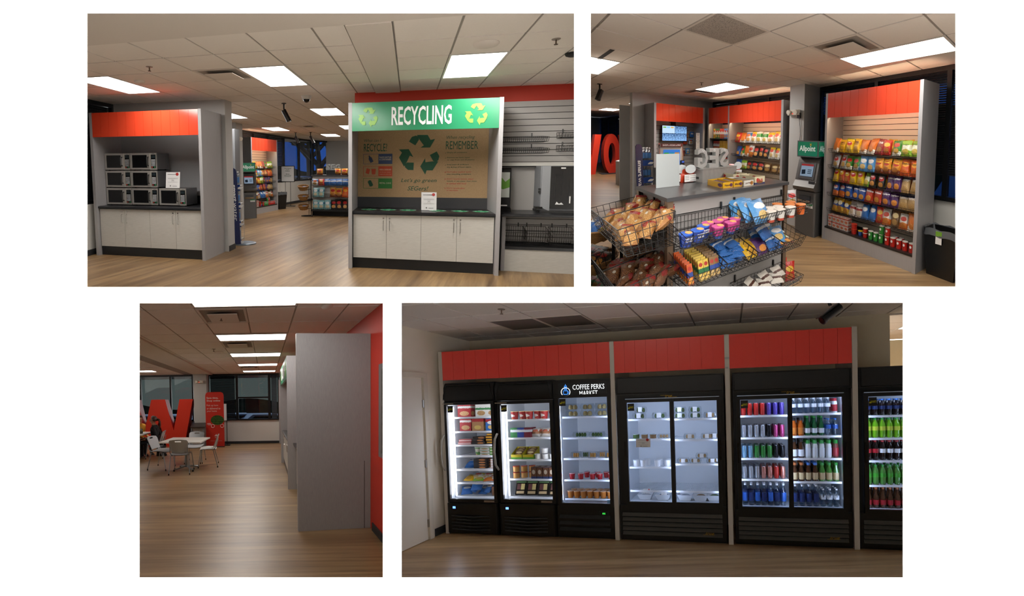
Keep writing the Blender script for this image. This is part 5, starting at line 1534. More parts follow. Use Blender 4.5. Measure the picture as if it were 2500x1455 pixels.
mwn = pack('card_navy', 'd9cfae', '27356b', 'b02a20', '8a5a2c', (.0, .25), logo_at=(.3, .62, .12, .2), rough=.4, crinkle=0)
open_tray(-2.13, -1.9, 1.325, 1.425, .05, mye, 'open yellow bar carton nearest the counter edge', 'Nature', pm('ink_brown', '4a2010', .6), (5, K['pur'][0]))
open_tray(-2.15, -1.9, 1.43, 1.525, .05, mye, 'second open yellow bar carton on the island', 'Mella', pm('ink_brown', '4a2010', .6), (5, K['pur'][0]))
open_tray(-2.13, -1.885, 1.53, 1.64, .05, mwb, 'white open bar carton with green badge', 'perfect', pm('ink_brown', '4a2010', .6), (4, K['brn'][0]))
open_tray(-2.11, -1.895, 1.66, 1.785, .072, mwn, 'cream and navy open bar carton at the row end', 'BAR', pm('ink_red', 'b02a20', .6))
open_tray(-2.36, -2.16, 1.62, 1.79, .07, mwn, 'open cream carton with red badge behind the row', None, None)

# wicker rack at the near corner
NR = R2.sub((-2.74, .6, 0))
t = thing('basket_rack', NR, (0, 0, 0), 'black rack pole carrying wicker baskets at the near island corner', 'rack')
obj('rack_pole', MB().tube([(.2, .1, 0), (.2, .1, 1.0)], .014, 7).tube([(.2, .16, 0), (.2, .16, 1.0)], .014, 7), NR, m_black, parent=t)
for i, z in enumerate((.82, .56, .3)):
    wicker(NR, (0, 0, z), .21, .18, .1, ['top', 'middle', 'bottom'][i] + ' wicker basket at the near edge of the snack room', 'wicker baskets on the near rack')
    for j in range(4):
        bag(NR, (-.1 + .07 * j, -.03 + .03 * (j % 2), z + .05), .13, .14, .06, K[['bpk', 'yel2', 'bpk', 'yel'][j] if i == 0 else ('blk' if i == 1 else 'grn')][0], ['blue or yellow', 'black', 'dark green'][i] + ' bag, ' + nth(j) + ' in the ' + ['top', 'middle', 'bottom'][i] + ' near wicker basket', lean=-50, yaw=random.uniform(-40, 60), name='snack_bag')

# far end seen past the wall: letters, panels, windows
struct('wall_panel', MB().box(-8.05, -8.0, 2.36, 3.2, 0, 2.48), R2, pm('panel_pale', 'dedcd8', .6), 'pale grey end panel beyond the grey wall')
LT = R2.sub((-14, 2.45, 0), 90)
mlr = pm('letter_red', 'c9341f', .45); mls = pm('letter_side', 'a82a1c', .5)
def block_w(F, x, w, h, label, depth=.45):
    p = [(0, h), (.2, h), (.31, .42 * h), (.42, h), (.58, h), (.69, .42 * h), (.8, h), (1, h), (.8, 0), (.6, 0), (.5, .5 * h), (.4, 0), (.2, 0)]
    return obj('letter_w', MB().prism([(x + a * w, b) for a, b in p], 'xz', 0, depth), F, mlr, label=label, cat='letter', group='large red letters')
block_w(LT, -.25, 1.2, 1.72, 'large red letter W standing at the far window, left of the O')
m = MB()
N = 28
outer = [(1.36 + .33 * math.cos(2 * PI * k / N), .86 + .9 * math.sin(2 * PI * k / N)) for k in range(N)]
inner = [(1.36 + .14 * math.cos(2 * PI * k / N), .86 + .5 * math.sin(2 * PI * k / N)) for k in range(N)]
for k in range(N):
    j = (k + 1) % N
    m.prism([outer[k], outer[j], inner[j], inner[k]], 'xz', 0, .45)
obj('letter_o', m, LT, mlr, label='large red letter O standing at the far window', cat='letter', group='large red letters')
block_w(LT, 1.72, 1.2, 1.72, 'large red letter W standing right of the O, mostly hidden')
for i, x in enumerate((.3, 1.1, 1.36, 1.9)):
    obj('floor_plate', MB().box(x - .2, x + .2, -.25, .3, 0, .02), LT, m_base, label='dark floor plate under the large red letters, ' + nth(i), cat='plate', group='letter floor plates')
t = thing('recycling_bin', R2, (-10.6, 3.3, 0), 'grey bin cabinet with sloping pale top near the red letters', 'bin')
obj('bin_cabinet', MB().box(-.2, .2, -.25, .25, 0, .8), R2, pm('bin_wood', '8a8178', .5), parent=t)
obj('bin_top', MB().prism([(-.25, .8), (.25, .8), (.25, .92), (-.25, .82)], 'yz', -.2, .2), R2, m_paper, parent=t)
struct('wall_far', MB().box(-20, -19.8, -3, 6, 0, 2.74), R2, m_wall, 'pale far wall behind the red letters')
WF = R2.sub((-19.7, 4.75, 0), 2)
blind_window(WF, 0, 8.5, 0, .0, 2.74, 30, 'far dark window behind the red letters', 'window_3', mull=[1.4, 2.8, 4.2, 5.6, 7.0])

# ================================================================ site C: dining aisle
FC = floor_mat('vinyl_wood_c', (.55, 9, 1))
struct('floor', MB().box(-9, 3, 1.0, 12, -.03, 0), R3, FC, 'brown wood-look vinyl floor of the dining aisle')
GX = [-.81 + .59 * k for k in range(-13, 6)]
GX = [x for x in GX if x < -2.7] + [-2.06] + [x for x in GX if x > -2.0 and x < 1.4] + [1.34]
GY = [2.49 + .545 * k for k in range(15)]
lights3 = [(-.81, .37, 2.49, 3.035), (-.81, .37, 4.125, 4.67), (-.81, .37, 5.76, 6.305), (-.81, .37, 7.395, 7.94), (-.81, .37, 9.03, 9.575), (-4.94, -3.76, 8.485, 9.03), (-4.94, -3.76, 5.215, 5.76)]
vents3 = [(-.81, -.22, 3.035, 3.58), (-.81, -.22, 4.67, 5.215), (-.81, -.22, 7.94, 8.485)]
beam = (-2.75, -2.06, 0, 12)
ceiling(R3, 'ceiling', GX, GY, 2.74, lights3 + vents3 + [beam], 'suspended ceiling of pale lay-in tiles over the dining aisle', region=(-9, 3, 1.0, 12))
struct('ceiling_beam', MB().box(-2.74, -2.06, 1.0, 10.1, 2.71, 2.76), R3, m_gyp, 'plain plaster beam running along the dining aisle ceiling')
for i, (a, b, c, d) in enumerate(lights3):
    troffer(R3, a, b, c + .06, d - .06, 2.74, mat=glow('lamp_diffuser_aisle', 'fffaf3', LAMP * .75), label= ('ceiling panel light of the dining aisle, ' + nth(i) + ' from the viewer') if i < 5 else ['ceiling panel light at the picture edge above the red letter', 'ceiling panel light left of the plaster beam, out of the picture'][i - 5], group='ceiling lights of the dining aisle')
for i, x in enumerate((-3.2, -.81)[:1]):
    troffer(R3, x, x + 1.18, 1.3, 1.8, 2.73, 'ceiling panel light above the viewer in the dining aisle, ' + nth(i), 'ceiling lights of the dining aisle')
for i, v_ in enumerate(vents3):
    air_vent(R3, *v_, 2.74, ['nearest', 'second', 'third'][i] + ' square air vent between the aisle lights')
sprinkler(R3, -.55, 2.95 + .35, 2.735, 'small fire sprinkler behind the nearest aisle light')
sprinkler(R3, -1.05, 5.3, 2.74, 'small fire sprinkler beside the second aisle light')
ceiling_disc(R3, -1.0, 5.6, 2.74, .1, 'ceiling_speaker', 'round ceiling speaker in the dining aisle', 'speaker')
ceiling_disc(R3, .72, 3.0, 2.74, .07, 'smoke_detector', 'smoke detector near the red wall', 'detector')
# right side: red wall and the row of cabinet ends
m_red3 = pm('red_wall_bright', 'd2331f', .5)
struct('wall_right', MB().box(1.33, 1.45, .8, 3.0, 0, .88).box(1.33, 1.45, .8, 10.5, 2.16, 2.74).box(1.33, 1.45, 3.0, 10.5, 0, 2.16), R3, m_red3, 'bright red wall beside the row of cabinet ends')
struct('baseboard_right', MB().box(1.315, 1.33, .8, 3.2, 0, .1), R3, m_base, 'dark baseboard at the foot of the red wall')
t = thing('window_1', R3, (1.33, 2.0, .88), 'red framed interior window in the red wall', None, kind='structure')
obj('window_frame', MB().box(-.02, .1, -1.2, 1.2, -.06, .1).box(-.012, .1, -1.2, 1.2, 1.18, 1.3).box(-.012, .1, 1.02, 1.2, .1, 1.18), R3, m_red3, parent=t)
obj('window_trim', MB().box(-.01, .1, .95, 1.02, .1, 1.18).box(-.01, .1, -1.2, .95, .1, .15).box(-.01, .1, -1.2, .95, 1.12, 1.18), R3, pm('window_metal', '9a9a9c', .4, .5), parent=t)
obj('window_pane', MB().box(.05, .055, -1.2, .95, .15, 1.12), R3, pm('frosted_dark', '2a2422', .2), parent=t)
pn = R3.sub((.386, 3.185, 0), 5)
obj('end_panel_screen', MB().box(0, .945, 0, .05, 0, 2.48), pn, m_grey, at=(0, 0, 0), label='large grey laminate end panel closest to the viewer', cat='panel')
C3 = R3.sub((.55, 4.72, 0), -90)
t = thing('service_counter', C3, (0, 0, 0), 'dark topped counter with pale doors between the first two cabinet ends', 'counter')
obj('countertop', MB().box(0, 1.46, -.06, .7, .84, .875), C3, m_ctop, parent=t)
obj('counter_body', MB().box(0, 1.46, .02, .7, 0, .84), C3, m_dark, parent=t)
for k in range(3):
    d = obj('door', MB().box(.01 + k * .48, .48 + k * .48, .0, .02, .12, .83), C3, m_door, parent=t)
    obj('handle', MB().tube([(.4 + k * .48, 0, .72), (.4 + k * .48, -.03, .72), (.4 + k * .48, -.03, .58), (.4 + k * .48, 0, .58)], .006, 6), C3, m_steel, parent=d)
U5 = R3.sub((.392, 6.88, 0), -90)
t = market_unit(U5, 'grey recycling cabinet end with a green sign edge in the dining aisle', 'recycling_cabinet', 1, m_green, W=2.14, D=.9)
cabinet_base(U5, t, 2.14)
obj('sign_lettering', MB().text('RECYCLING', (1.045, -.004, 2.135), .265, width=.83, bold=.018, depth=.004), U5, pm('sign_white', 'f0f0f2', .4), parent=t)
obj('recycling_symbol', recycle_arrows(MB(), .295, 2.262, .128, -.004, .004), U5, m_lime, parent=t)
obj('recycling_symbol', recycle_arrows(MB(), 1.79, 2.262, .135, -.004, .004), U5, m_lime, parent=t)
U6 = R3.sub((.5, 8.82, 0), -90)
t = market_unit(U6, 'grey microwave cabinet end with orange fascia in the dining aisle', 'microwave_cabinet', 10, m_orange, W=1.66, D=.8)
cabinet_base(U6, t, 1.66)
obj('end_panel_screen', MB().box(0, .8, 0, .05, 0, 2.48), R3, m_grey, at=(.505, 9.98, 0), label='farthest grey cabinet end against the window wall', cat='panel')
obj('cable_grommet', MB().cyl((-.008, 0, 0), (0, 0, 0), .03, n=12), R3, m_dark, at=(.5, 7.3, .72), label='small round hole in the third cabinet end', cat='grommet')
# far window wall
YW = 10.05
struct('wall_far', MB().box(-9, 2, YW, YW + .12, 0, .92), R3, m_white, 'low white wall under the windows at the aisle end')
struct('baseboard_far', MB().box(-9, .6, YW - .012, YW, 0, .1), R3, m_base, 'dark baseboard under the windows at the aisle end')
struct('wall_column', MB().box(-2.70, -2.22, 9.62, YW + .1, 0, 2.74), R3, m_wall, 'pale square column behind the red banner')
emergency_light(R3, (-2.47, 9.62, 2.42), 0, 'twin head emergency light on the pale column')
blind_window(R3, -2.24, -1.12, YW, .92, 2.74, 40, 'window with closed black blind right of the column', 'window_2')
t = blind_window(R3, -1.12, .14, YW, .92, 2.74, 0, 'open black framed window reflecting the ceiling lights', 'window_3')
obj('transom', MB().box(-.58, .58, -.03, .03, .86, .92), R3, m_frame, parent=t)
blind_window(R3, .14, .52, YW, .92, 2.74, 40, 'narrow window with grey blind beside the farthest cabinet end', 'window_4', bl=pm('blind_grey', '3a3c40', .5))
blind_window(R3, -6.2, -2.83, YW, .92, 2.74, 0, 'wide window behind the large red letter', 'window_5', mull=[-4.9, -3.72])
struct('ground', MB().box(-25, 12, 10.4, 40, -.5, -.4), R3, pm('asphalt', '2a2c30', .9), 'dark car park ground outside the aisle window')
obj('sky_backdrop', MB().quad((-60, 38, -2), (30, 38, -2), (30, 38, 12), (-60, 38, 12)), R3, glow('dusk_sky_grey', '66706c', .5), kind='structure', label='strip of dusk sky outside the aisle window')
obj('sky_backdrop', MB().quad((-60, 38, 12), (30, 38, 12), (30, 10.8, 9), (-60, 10.8, 9)), R3, glow('dusk_sky_high', '8fa8cc', 1.6), kind='structure', label='dusk sky above the car park outside the aisle window')
obj('hedge', MB().surf(lambda u, v: (-26 + 40 * u, 20 + .5 * math.sin(PI * v), -.4 + 1.9 * v + .4 * math.sin(23 * u) * v), 60, 6), R3, pm('tree_line', '3c4a40', .9, var=.5, vscale=2), label='dark tree line outside the aisle window', cat='hedge')
for i, (x, y, c) in enumerate(((-4.6, 13.6, '8fb0dc'), (-1.6, 14.2, '7f9fd0'), (.0, 13.4, '8aa8d8'), (-6.4, 14, '9db8de'))):
    parked_car(R3, (x, y, -.4), 8 * i, c, 'pale blue parked car outside the aisle window, ' + ['behind the red letter', 'behind the banner', 'under the open window', 'farthest left'][i])
# red letter
m_let = pm('letter_red_bright', 'd8341f', .5)
obj('letter_w', MB().prism([(-5.35, 1.78), (-4.84, 1.78), (-4.59, .6), (-4.30, 1.78), (-3.78, 1.78), (-3.49, .6), (-3.236, 1.78), (-2.74, 1.78), (-3.10, 0), (-3.77, 0), (-4.04, 1.0), (-4.31, 0), (-4.98, 0)], 'xz', 0, .36), R3, m_let, at=(0, 9.6, 0), label='giant red letter W standing in front of the window', cat='letter')
# banner
t = thing('roll_up_banner', R3, (-1.885, 9.42, 0), 'tall red rounded banner reading Save time, Shop online', 'banner')
bp_ = [(-.34, .02), (.34, .02), (.335, 1.9), (.31, 1.98), (.24, 2.02), (-.24, 2.02), (-.31, 1.98), (-.335, 1.9)]
obj('banner_sheet', MB().prism(bp_, 'xz', -.01, .01), R3, pm('banner_red', 'c92d20', .5), parent=t)
obj('banner_foot', MB().box(-.34, .34, -.1, .1, 0, .02), R3, m_dark, parent=t)
q = MB().text('Save time,', (-.29, -.012, 1.76), .085, align='l', width=.43, bold=.02).text('Shop online', (-.29, -.012, 1.655), .085, align='l', width=.5, bold=.02)
q.text('Pick up here', (-.29, -.012, 1.49), .075, align='l', width=.42).text('or delivered to', (-.29, -.012, 1.385), .075, align='l', width=.5).text('your home', (-.29, -.012, 1.28), .075, align='l', width=.37)
q.text('milk', (.06, -.012, .33), .05, width=.14).text('www.shop/online', (.03, -.012, .21), .025, width=.44)
q.prism([(-.03, .40), (.1, .40), (.13, .47), (.07, .43), (.04, .48), (0, .43)], 'xz', -.012, -.011)
for a in ((-.28, -.16, .87), (-.3, -.14, .84), (-.26, -.14, .81)):
    q.box(a[0], a[1], -.012, -.011, a[2], a[2] + .012)
obj('lettering', q, R3, pm('banner_white', 'e2c8c2', .5), parent=t)
tm = NT('melon_print'); uv, u, v = tm.uv()
wv = tm.math('SINE', tm.math('ADD', tm.math('MULTIPLY', v, 34), tm.math('MULTIPLY', tm.noise(uv, 12, 3), 5)))
tm.l(tm.mix(tm.math('GREATER_THAN', wv, .1), L('3f6a22'), L('16260f')), tm.b.inputs['Base Color'])
obj('watermelon_print', MB().prism([(.09 + .245 * math.cos(a / 24 * 2 * PI), .99 + .18 * math.sin(a / 24 * 2 * PI)) for a in range(24)], 'xz', -.013, -.011), R3, tm.m, parent=t)
w = MB()
for x in (-.08, .26):
    w.tube([(x + .06 * math.cos(a / 14 * 2 * PI), -.014, .775 + .06 * math.sin(a / 14 * 2 * PI)) for a in range(14)], .008, 5, closed=True)
obj('wheel_print', w, R3, pm('banner_white', 'e2c8c2', .5), parent=t)
t = thing('sign_stand', R3, (-1.5, 9.75, 0), 'black floor stand with a white board edge behind the red banner', 'sign')
obj('stand_pole', MB().box(-.012, .012, -.01, .01, 0, 1.58), R3, m_black, parent=t)
obj('stand_base', MB().box(-.12, .12, -.12, .12, 0, .03), R3, m_black, parent=t)
obj('sign_board', MB().box(-.3, -.0, -.02, -.012, .95, 1.58), R3, m_paper, parent=t)
t = thing('waste_station', R3, (-2.52, 9.4, 0), 'grey wood waste station with dark sloping top beside the banner', 'bin')
obj('station_body', MB().box(-.24, .25, -.05, .3, 0, .72), R3, streak('station_wood', '6d6660', '8f8780', (30, 30, 2), .5, nscale=2), parent=t)
obj('station_frame', MB().box(.2, .25, -.06, -.05, 0, .72).box(-.24, -.19, -.06, -.05, 0, .72), R3, m_dgrey, parent=t)
obj('station_top', MB().prism([(-.07, .72), (.3, .72), (.3, .92), (-.07, .76)], 'yz', -.26, .27), R3, pm('station_dark', '3a2f2b', .4), parent=t)

# chairs and tables
m_ch = pm('chair_shell_grey', 'a9adb0', .5); m_leg = pm('chair_leg_silver', '9aa0a4', .35, .7)
def cafe_chair(F, at, yaw, label, shell=None):
    f = F.sub((0, 0, 0), yaw)
    t = thing('cafe_chair', F, at, label, 'chair', 'pale plastic cafe chairs')
    sh = shell or m_ch
    seat = MB().surf(lambda u, v: ((u - .5) * (.42 + .03 * math.sin(PI * v)), -.21 + .42 * v, .45 + .02 * (2 * u - 1) ** 2 + (.012 * (1 - v) if v > .5 else .02 * v - .03 * (1 - 2 * v) ** 4 * .6)), 10, 8)
    st = len(seat.v)
    seat.surf(lambda u, v: (-(u - .5) * (.42 + .03 * math.sin(PI * v)), -.21 + .42 * v, .438 + .02 * (2 * u - 1) ** 2 + (.012 * (1 - v) if v > .5 else .02 * v - .03 * (1 - 2 * v) ** 4 * .6)), 10, 8)
    obj('seat', seat, f, sh, parent=t, smooth=True)
    def bk(sg):
        def fn(u, v):
            a = 2 * u - 1
            w = .215 * (1 - .16 * (1 - v) ** 2) * (1 if v < .85 else 1 - .12 * ((v - .85) / .15) ** 2)
            y = .19 + .10 * v - .045 * a * a * (1 - .3 * v) + sg * .006
            z = .50 + .32 * v - .02 * a * a * (v > .8)
            return (sg * -a * w * -1 if sg > 0 else -a * w * -1, y, z) if sg < 0 else (-a * w, y, z)
        return fn
    b = MB()
    nu, nv = 12, 10
    for sg in (-1, 1):
        vs_ = [bk(sg)(i / nu, j / nv) for j in range(nv + 1) for i in range(nu + 1)]
        fs = [(j * (nu + 1) + i, j * (nu + 1) + i + 1, (j + 1) * (nu + 1) + i + 1, (j + 1) * (nu + 1) + i) for j in range(nv) for i in range(nu) if not (j == nv - 2 and 4 <= i <= 7)]
        b._add(vs_, fs)
    obj('backrest', b, f, sh, parent=t, smooth=True)
    obj('back_support', MB().tube([(-.19, .16, .44), (-.2, .215, .52), (-.19, .25, .66)], .011, 6).tube([(.19, .16, .44), (.2, .215, .52), (.19, .25, .66)], .011, 6), f, m_leg, parent=t, smooth=True)
    for x in (-1, 1):
        for y, y1 in ((-.17, -.235), (.15, .245)):
            lg = obj('leg', MB().tube([(x * .17, y * .8, .435), (x * .205, y, .42), (x * .235, y1, .03)], .011, 7), f, m_leg, parent=t, smooth=True)
            obj('leg_tip', MB().cyl((x * .235, y1, 0), (x * .234, y1 * .995, .04), .015, n=8), f, m_black, parent=lg)
    return t
cafe_chair(R3, (-2.02, 6.02, 0), 184, 'grey cafe chair at the front of the table, back to the viewer')
cafe_chair(R3, (-1.52, 6.62, 0), 98 + 180, 'white cafe chair at the table side nearest the aisle', pm('chair_shell_white', 'd9dbd8', .45))
cafe_chair(R3, (-2.66, 6.42, 0), 82, 'grey cafe chair at the table side away from the aisle')
cafe_chair(R3, (-1.98, 7.05, 0), 2, 'grey cafe chair behind the table, facing the viewer')
cafe_chair(R3, (-3.36, 7.72, 0), 278, 'grey cafe chair under the seated person in black')
def cafe_table(F, at, yaw, label, w=.99, d=.8):
    f = F.sub((0, 0, 0), yaw)
    t = thing('cafe_table', F, at, label, 'table')
    obj('table_top', MB().box(-w / 2, w / 2, -d / 2, d / 2, .71, .74), f, pm('table_white', 'dcdad4', .35), parent=t)
    obj('pedestal', MB().cyl((0, 0, .06), (0, 0, .71), .035, n=14), f, m_leg, parent=t, smooth=True)
    for k in range(4):
        a = PI / 4 + k * PI / 2
        lg = obj('foot', MB().tube([(0, 0, .09), (.33 * math.cos(a), .28 * math.sin(a), .035)], .02, 6), f, m_leg, parent=t)
        obj('foot_tip', MB().cyl((.33 * math.cos(a), .28 * math.sin(a), 0), (.33 * math.cos(a), .28 * math.sin(a), .045), .022, n=8), f, m_black, parent=lg)
cafe_table(R3, (-1.99, 6.28, 0), -4, 'square white cafe table on a silver pedestal with four chairs')
cafe_table(R3, (-4.1, 7.75, 0), 0, 'white cafe table at the picture edge in front of the seated person')

# seated people
def multi(name, F, verts, faces, fmat, mats, at, parent=None, **kw):
    m = MB(); m._add(verts, faces)
    o = obj(name, m, F, mats[0], at=at, parent=parent, smooth=True, **kw)
    for k in mats[1:]:
        o.data.materials.append(k)
    for p, i in zip(o.data.polygons, fmat):
        p.material_index = i
    o.data.set_sharp_from_angle(angle=PI)
    return o
def skin_body(joints, bones, root):
    me = bpy.data.meshes.new('sk')
    names = list(joints)
    me.from_pydata([joints[n][:3] for n in names], [(names.index(a), names.index(b)) for a, b in bones], [])
    ob = bpy.data.objects.new('sk', me); COL.objects.link(ob)
    ob.modifiers.new('s', 'SKIN')
    for i, n in enumerate(names):
        sv = me.skin_vertices[0].data[i]
        r = joints[n][3]
        sv.radius = r if isinstance(r, tuple) else (r, r)
        sv.use_root = n == root
    sb = ob.modifiers.new('d', 'SUBSURF'); sb.levels = 2; sb.render_levels = 2
    dg = bpy.context.evaluated_depsgraph_get(); dg.update()
    ev = ob.evaluated_get(dg); em_ = ev.to_mesh()
    v = [tuple(x.co) for x in em_.vertices]; f = [tuple(p.vertices) for p in em_.polygons]
    ev.to_mesh_clear()
    bpy.data.objects.remove(ob); bpy.data.meshes.remove(me)
    return v, f
def seated_person(F, at, yaw, label, top, legs, hairc, glasses=False, tail=True):
    """faces -y; pelvis over the origin at seat height"""
    f = F.sub((0, 0, 0), yaw)
    J = {'pelvis': (0, 0, .53, .135), 'waist': (0, .01, .68, .118), 'chest': (0, -.0, .85, .138), 'upper': (0, .01, .97, .115), 'neck': (0, -.01, 1.045, .052), 'head0': (0, -.035, 1.10, .062), 'head1': (0, -.035, 1.175, (.078, .092)), 'head2': (0, -.02, 1.255, .066)}
    B = [('pelvis', 'waist'), ('waist', 'chest'), ('chest', 'upper'), ('upper', 'neck'), ('neck', 'head0'), ('head0', 'head1'), ('head1', 'head2')]
    for s, n in ((-1, 'l'), (1, 'r')):
        J.update({'sh' + n: (s * .165, .01, .955, .066), 'el' + n: (s * .225, .11, .73, .047), 'wr' + n: (s * .15, -.2, .62, .032), 'pa' + n: (s * .135, -.27, .605, (.035, .022)),
                  'hip' + n: (s * .09, -.03, .51, .1), 'kn' + n: (s * .1, -.43, .5, .067), 'an' + n: (s * .1, -.40, .09, .042), 'toe' + n: (s * .105, -.55, .045, .036)})
        B += [('upper', 'sh' + n), ('sh' + n, 'el' + n), ('el' + n, 'wr' + n), ('wr' + n, 'pa' + n), ('pelvis', 'hip' + n), ('hip' + n, 'kn' + n), ('kn' + n, 'an' + n), ('an' + n, 'toe' + n)]
        for k in range(4):
            x0 = s * (.108 + .017 * k)
            ln = (.05, .06, .056, .044)[k]
            J['f%s%d' % (n, k)] = (x0, -.305, .602, .0095); J['g%s%d' % (n, k)] = (x0, -.305 - ln, .585, .0085)
            B += [('pa' + n, 'f%s%d' % (n, k)), ('f%s%d' % (n, k), 'g%s%d' % (n, k))]
        J['t0' + n] = (s * .095, -.255, .6, .011); J['t1' + n] = (s * .078, -.29, .592, .0095)
        B += [('pa' + n, 't0' + n), ('t0' + n, 't1' + n)]
    v, fc = skin_body(J, B, 'pelvis')
    skin = pm('skin', 'b98468', .55)
    # nose
    v2 = []
    for x, y, z in v:
        if 1.12 < z < 1.19 and y < -.09 and abs(x) < .022:
            y -= .022 * (1 - abs(x) / .022) * (1 - abs(z - 1.145) / .045 if abs(z - 1.145) < .045 else 0)
        v2.append((x, y, z))
    fm = []
    for p in fc:
        cx = sum(v2[i][0] for i in p) / len(p); cy = sum(v2[i][1] for i in p) / len(p); cz = sum(v2[i][2] for i in p) / len(p)
        if cz > 1.035: fm.append(0)
        elif cy < -.215 and cz > .565: fm.append(0)
        elif cz < .075 and cy < -.3: fm.append(3)
        elif cz < .585 and not (abs(cx) > .13 and cz > .56): fm.append(2)
        else: fm.append(1)
    o = multi('person', f, v2, fc, fm, [skin, pm('cloth_' + top, top, .85), pm('cloth_' + legs, legs, .85), m_black], (0, 0, 0), label=label, cat='person')
    o.location = F.w(at)
    mh = streak('hair_' + hairc, hairc, '4a3324', (40, 40, 3), .5, nscale=3)
    h = MB().surf(lambda u, w_: ((.088 + .012 * w_) * math.sin(2 * PI * u) * math.sin(PI * (.02 + .62 * w_)), -.02 + .105 * -math.cos(2 * PI * u) * math.sin(PI * (.02 + .62 * w_)) * (.72 if math.cos(2 * PI * u) > 0.35 else 1) + .012, 1.195 + .112 * math.cos(PI * (.02 + .62 * w_)) + (.075 * w_ if math.cos(2 * PI * u) > .35 else 0)), 26, 9)
    obj('hair', h, f, mh, parent=o, smooth=True)
    if tail:
        obj('ponytail', MB().tube([(0, .09, 1.2), (0, .135, 1.19), (0, .16, 1.12), (.005, .165, 1.02), (.01, .15, .94)], .028, 9).tube([(0, .1, 1.2), (0, .15, 1.17)], .035, 9), f, mh, parent=o, smooth=True)
    me_ = pm('face_dark', '2a1a14', .5)
    obj('eyes', MB().cyl((-.033, -.122, 1.168), (-.033, -.108, 1.168), .009, n=8).cyl((.033, -.122, 1.168), (.033, -.108, 1.168), .009, n=8), f, me_, parent=o)
    obj('mouth', MB().box(-.022, .022, -.116, -.1, 1.1, 1.106), f, pm('lips', '8a4a42', .5), parent=o)
    if glasses:
        g = MB()
        for s in (-1, 1):
            g.tube([(s * .035 + .024 * math.cos(a), -.13, 1.168 + .018 * math.sin(a)) for a in (0, .7, 1.4, 2.1, 2.8, 3.5, 4.2, 4.9, 5.6)], .003, 4, closed=True)
            g.tube([(s * .06, -.128, 1.172), (s * .085, -.02, 1.172)], .0028, 4)
        obj('glasses', g, f, m_black, parent=o)
    return o
seated_person(R3, (-3.40, 7.75, -.04), 278, 'seated person in black jacket and dark jeans with ponytail and glasses', '0e0e10', '161a26', '2b1c14', True)
seated_person(R3, (-4.12, 8.28, -.04), 60, 'person in mustard yellow top partly cut off at the picture edge', 'c08a1c', '1a1c24', '140f0d', False, False)
t = thing('handbag', R3, (-3.84, 7.72, .741), 'woven pale grey handbag on the cafe table', 'bag')
obj('bag_body', bag_mb(.2, .14, .1, 3, crush=.05), R3, pack('weave_grey', 'a9a596', '7d7a6e', None, None, (.3, .5), rough=.7), parent=t, smooth=True)
obj('bag_handle', MB().tube([(-.06, 0, .12), (-.05, 0, .19), (.05, 0, .19), (.06, 0, .12)], .007, 6), R3, pm('bag_strap', '8a8676', .6), parent=t)
obj('backpack', bag_mb(.3, .34, .2, 8, crush=.15), R3, pm('pack_black', '121214', .7), at=(-3.3, 7.95, 0), smooth=True, label='black bag on the floor under the chair', cat='bag')

# ================================================================ site D: row of drink and food coolers
FD = floor_mat('vinyl_wood_d', (.55, 9, 1), '957348', 'e0bb88')
struct('floor', MB().box(-6, 6, 1.0, 9, -.03, 0), R4, FD, 'brown wood-look vinyl floor in front of the coolers')
DX = [-4.04 + .599 * k for k in range(-2, 16)]
DY = [2.3 + .602 * k for k in range(1, 5)] + [5.23, 5.52]
DY = [1.02, 1.62, 2.22, 2.82, 3.43, 4.03, 4.63, 5.23, 5.52]
gr4 = [(-2.842, -2.243, 4.03, 4.63), (-2.243, -1.644, 4.03, 4.63)]
lights4 = [(-2.842, -1.644, 2.22, 2.82), (-.446, .752, 2.82, 3.43), (1.95, 3.148, 2.22, 2.82), (-2.842, -1.644, 1.02, 1.62), (-.446, .752, 1.02, 1.62)]
ceiling(R4, 'ceiling', DX, DY, 2.74, lights4, 'suspended ceiling of pale lay-in tiles in front of the coolers', region=(-6, 6, 1.0, 5.6))
for i, (a, b, c, d) in enumerate(lights4):
    troffer(R4, a, b, c, d, 2.74, 'ceiling panel light in front of the coolers, ' + nth(i) + ' from the door', 'ceiling lights before the coolers', mat=glow('lamp_diffuser_warm', 'ffeedd', LAMP))
for i, (a, b, c, d) in enumerate(gr4):
    t = thing('return_grille', R4, ((a + b) / 2, (c + d) / 2 + .3, 2.74), 'dark return air grille above the coolers, ' + nth(i) + ' from the door', 'grille')
    obj('grille_plate', MB().box(-.28, .28, -.28, .28, -.004, .004), R4, pm('grille_dark', '6f6b64', .6), parent=t)
    obj('grille_frame', MB().box(-.3, .3, .28, .3, -.006, .004).box(-.3, .3, -.3, -.28, -.006, .004).box(-.3, -.28, -.28, .28, -.006, .004).box(.28, .3, -.28, .28, -.006, .004), R4, m_gyp, parent=t)
sprinkler(R4, -2.35, 3.85, 2.74, 'small fire sprinkler in the ceiling before the coolers')
bullet_camera(R4, .95, 4.12, 2.74, 200, 'dark bullet security camera above the drink cooler', 1.0, 34)
struct('wall_back', MB().box(-4.1, 1.99, 5.52, 5.64, 0, 2.75), R4, pm('beige_wall', 'cfc3aa', .8), 'beige wall behind the coolers')
struct('wall_left', MB().box(-4.1, -3.93, 1.0, 5.6, 0, 2.75), R4, pm('cream_wall', 'efe6d6', .8), 'cream wall with a door beside the coolers')
struct('baseboard_left', MB().box(-3.93, -3.915, 4.62, 5.5, 0, .1), R4, m_base, 'dark baseboard between the door and the first cooler')
t = thing('door_1', R4, (-3.925, 3.9, 0), 'plain cream door in the cream wall beside the coolers', None, kind='structure')
obj('door_leaf', MB().box(-.01, .012, -1.0, .58, .01, 2.1), R4, pm('door_cream', 'ece5d8', .5), parent=t)
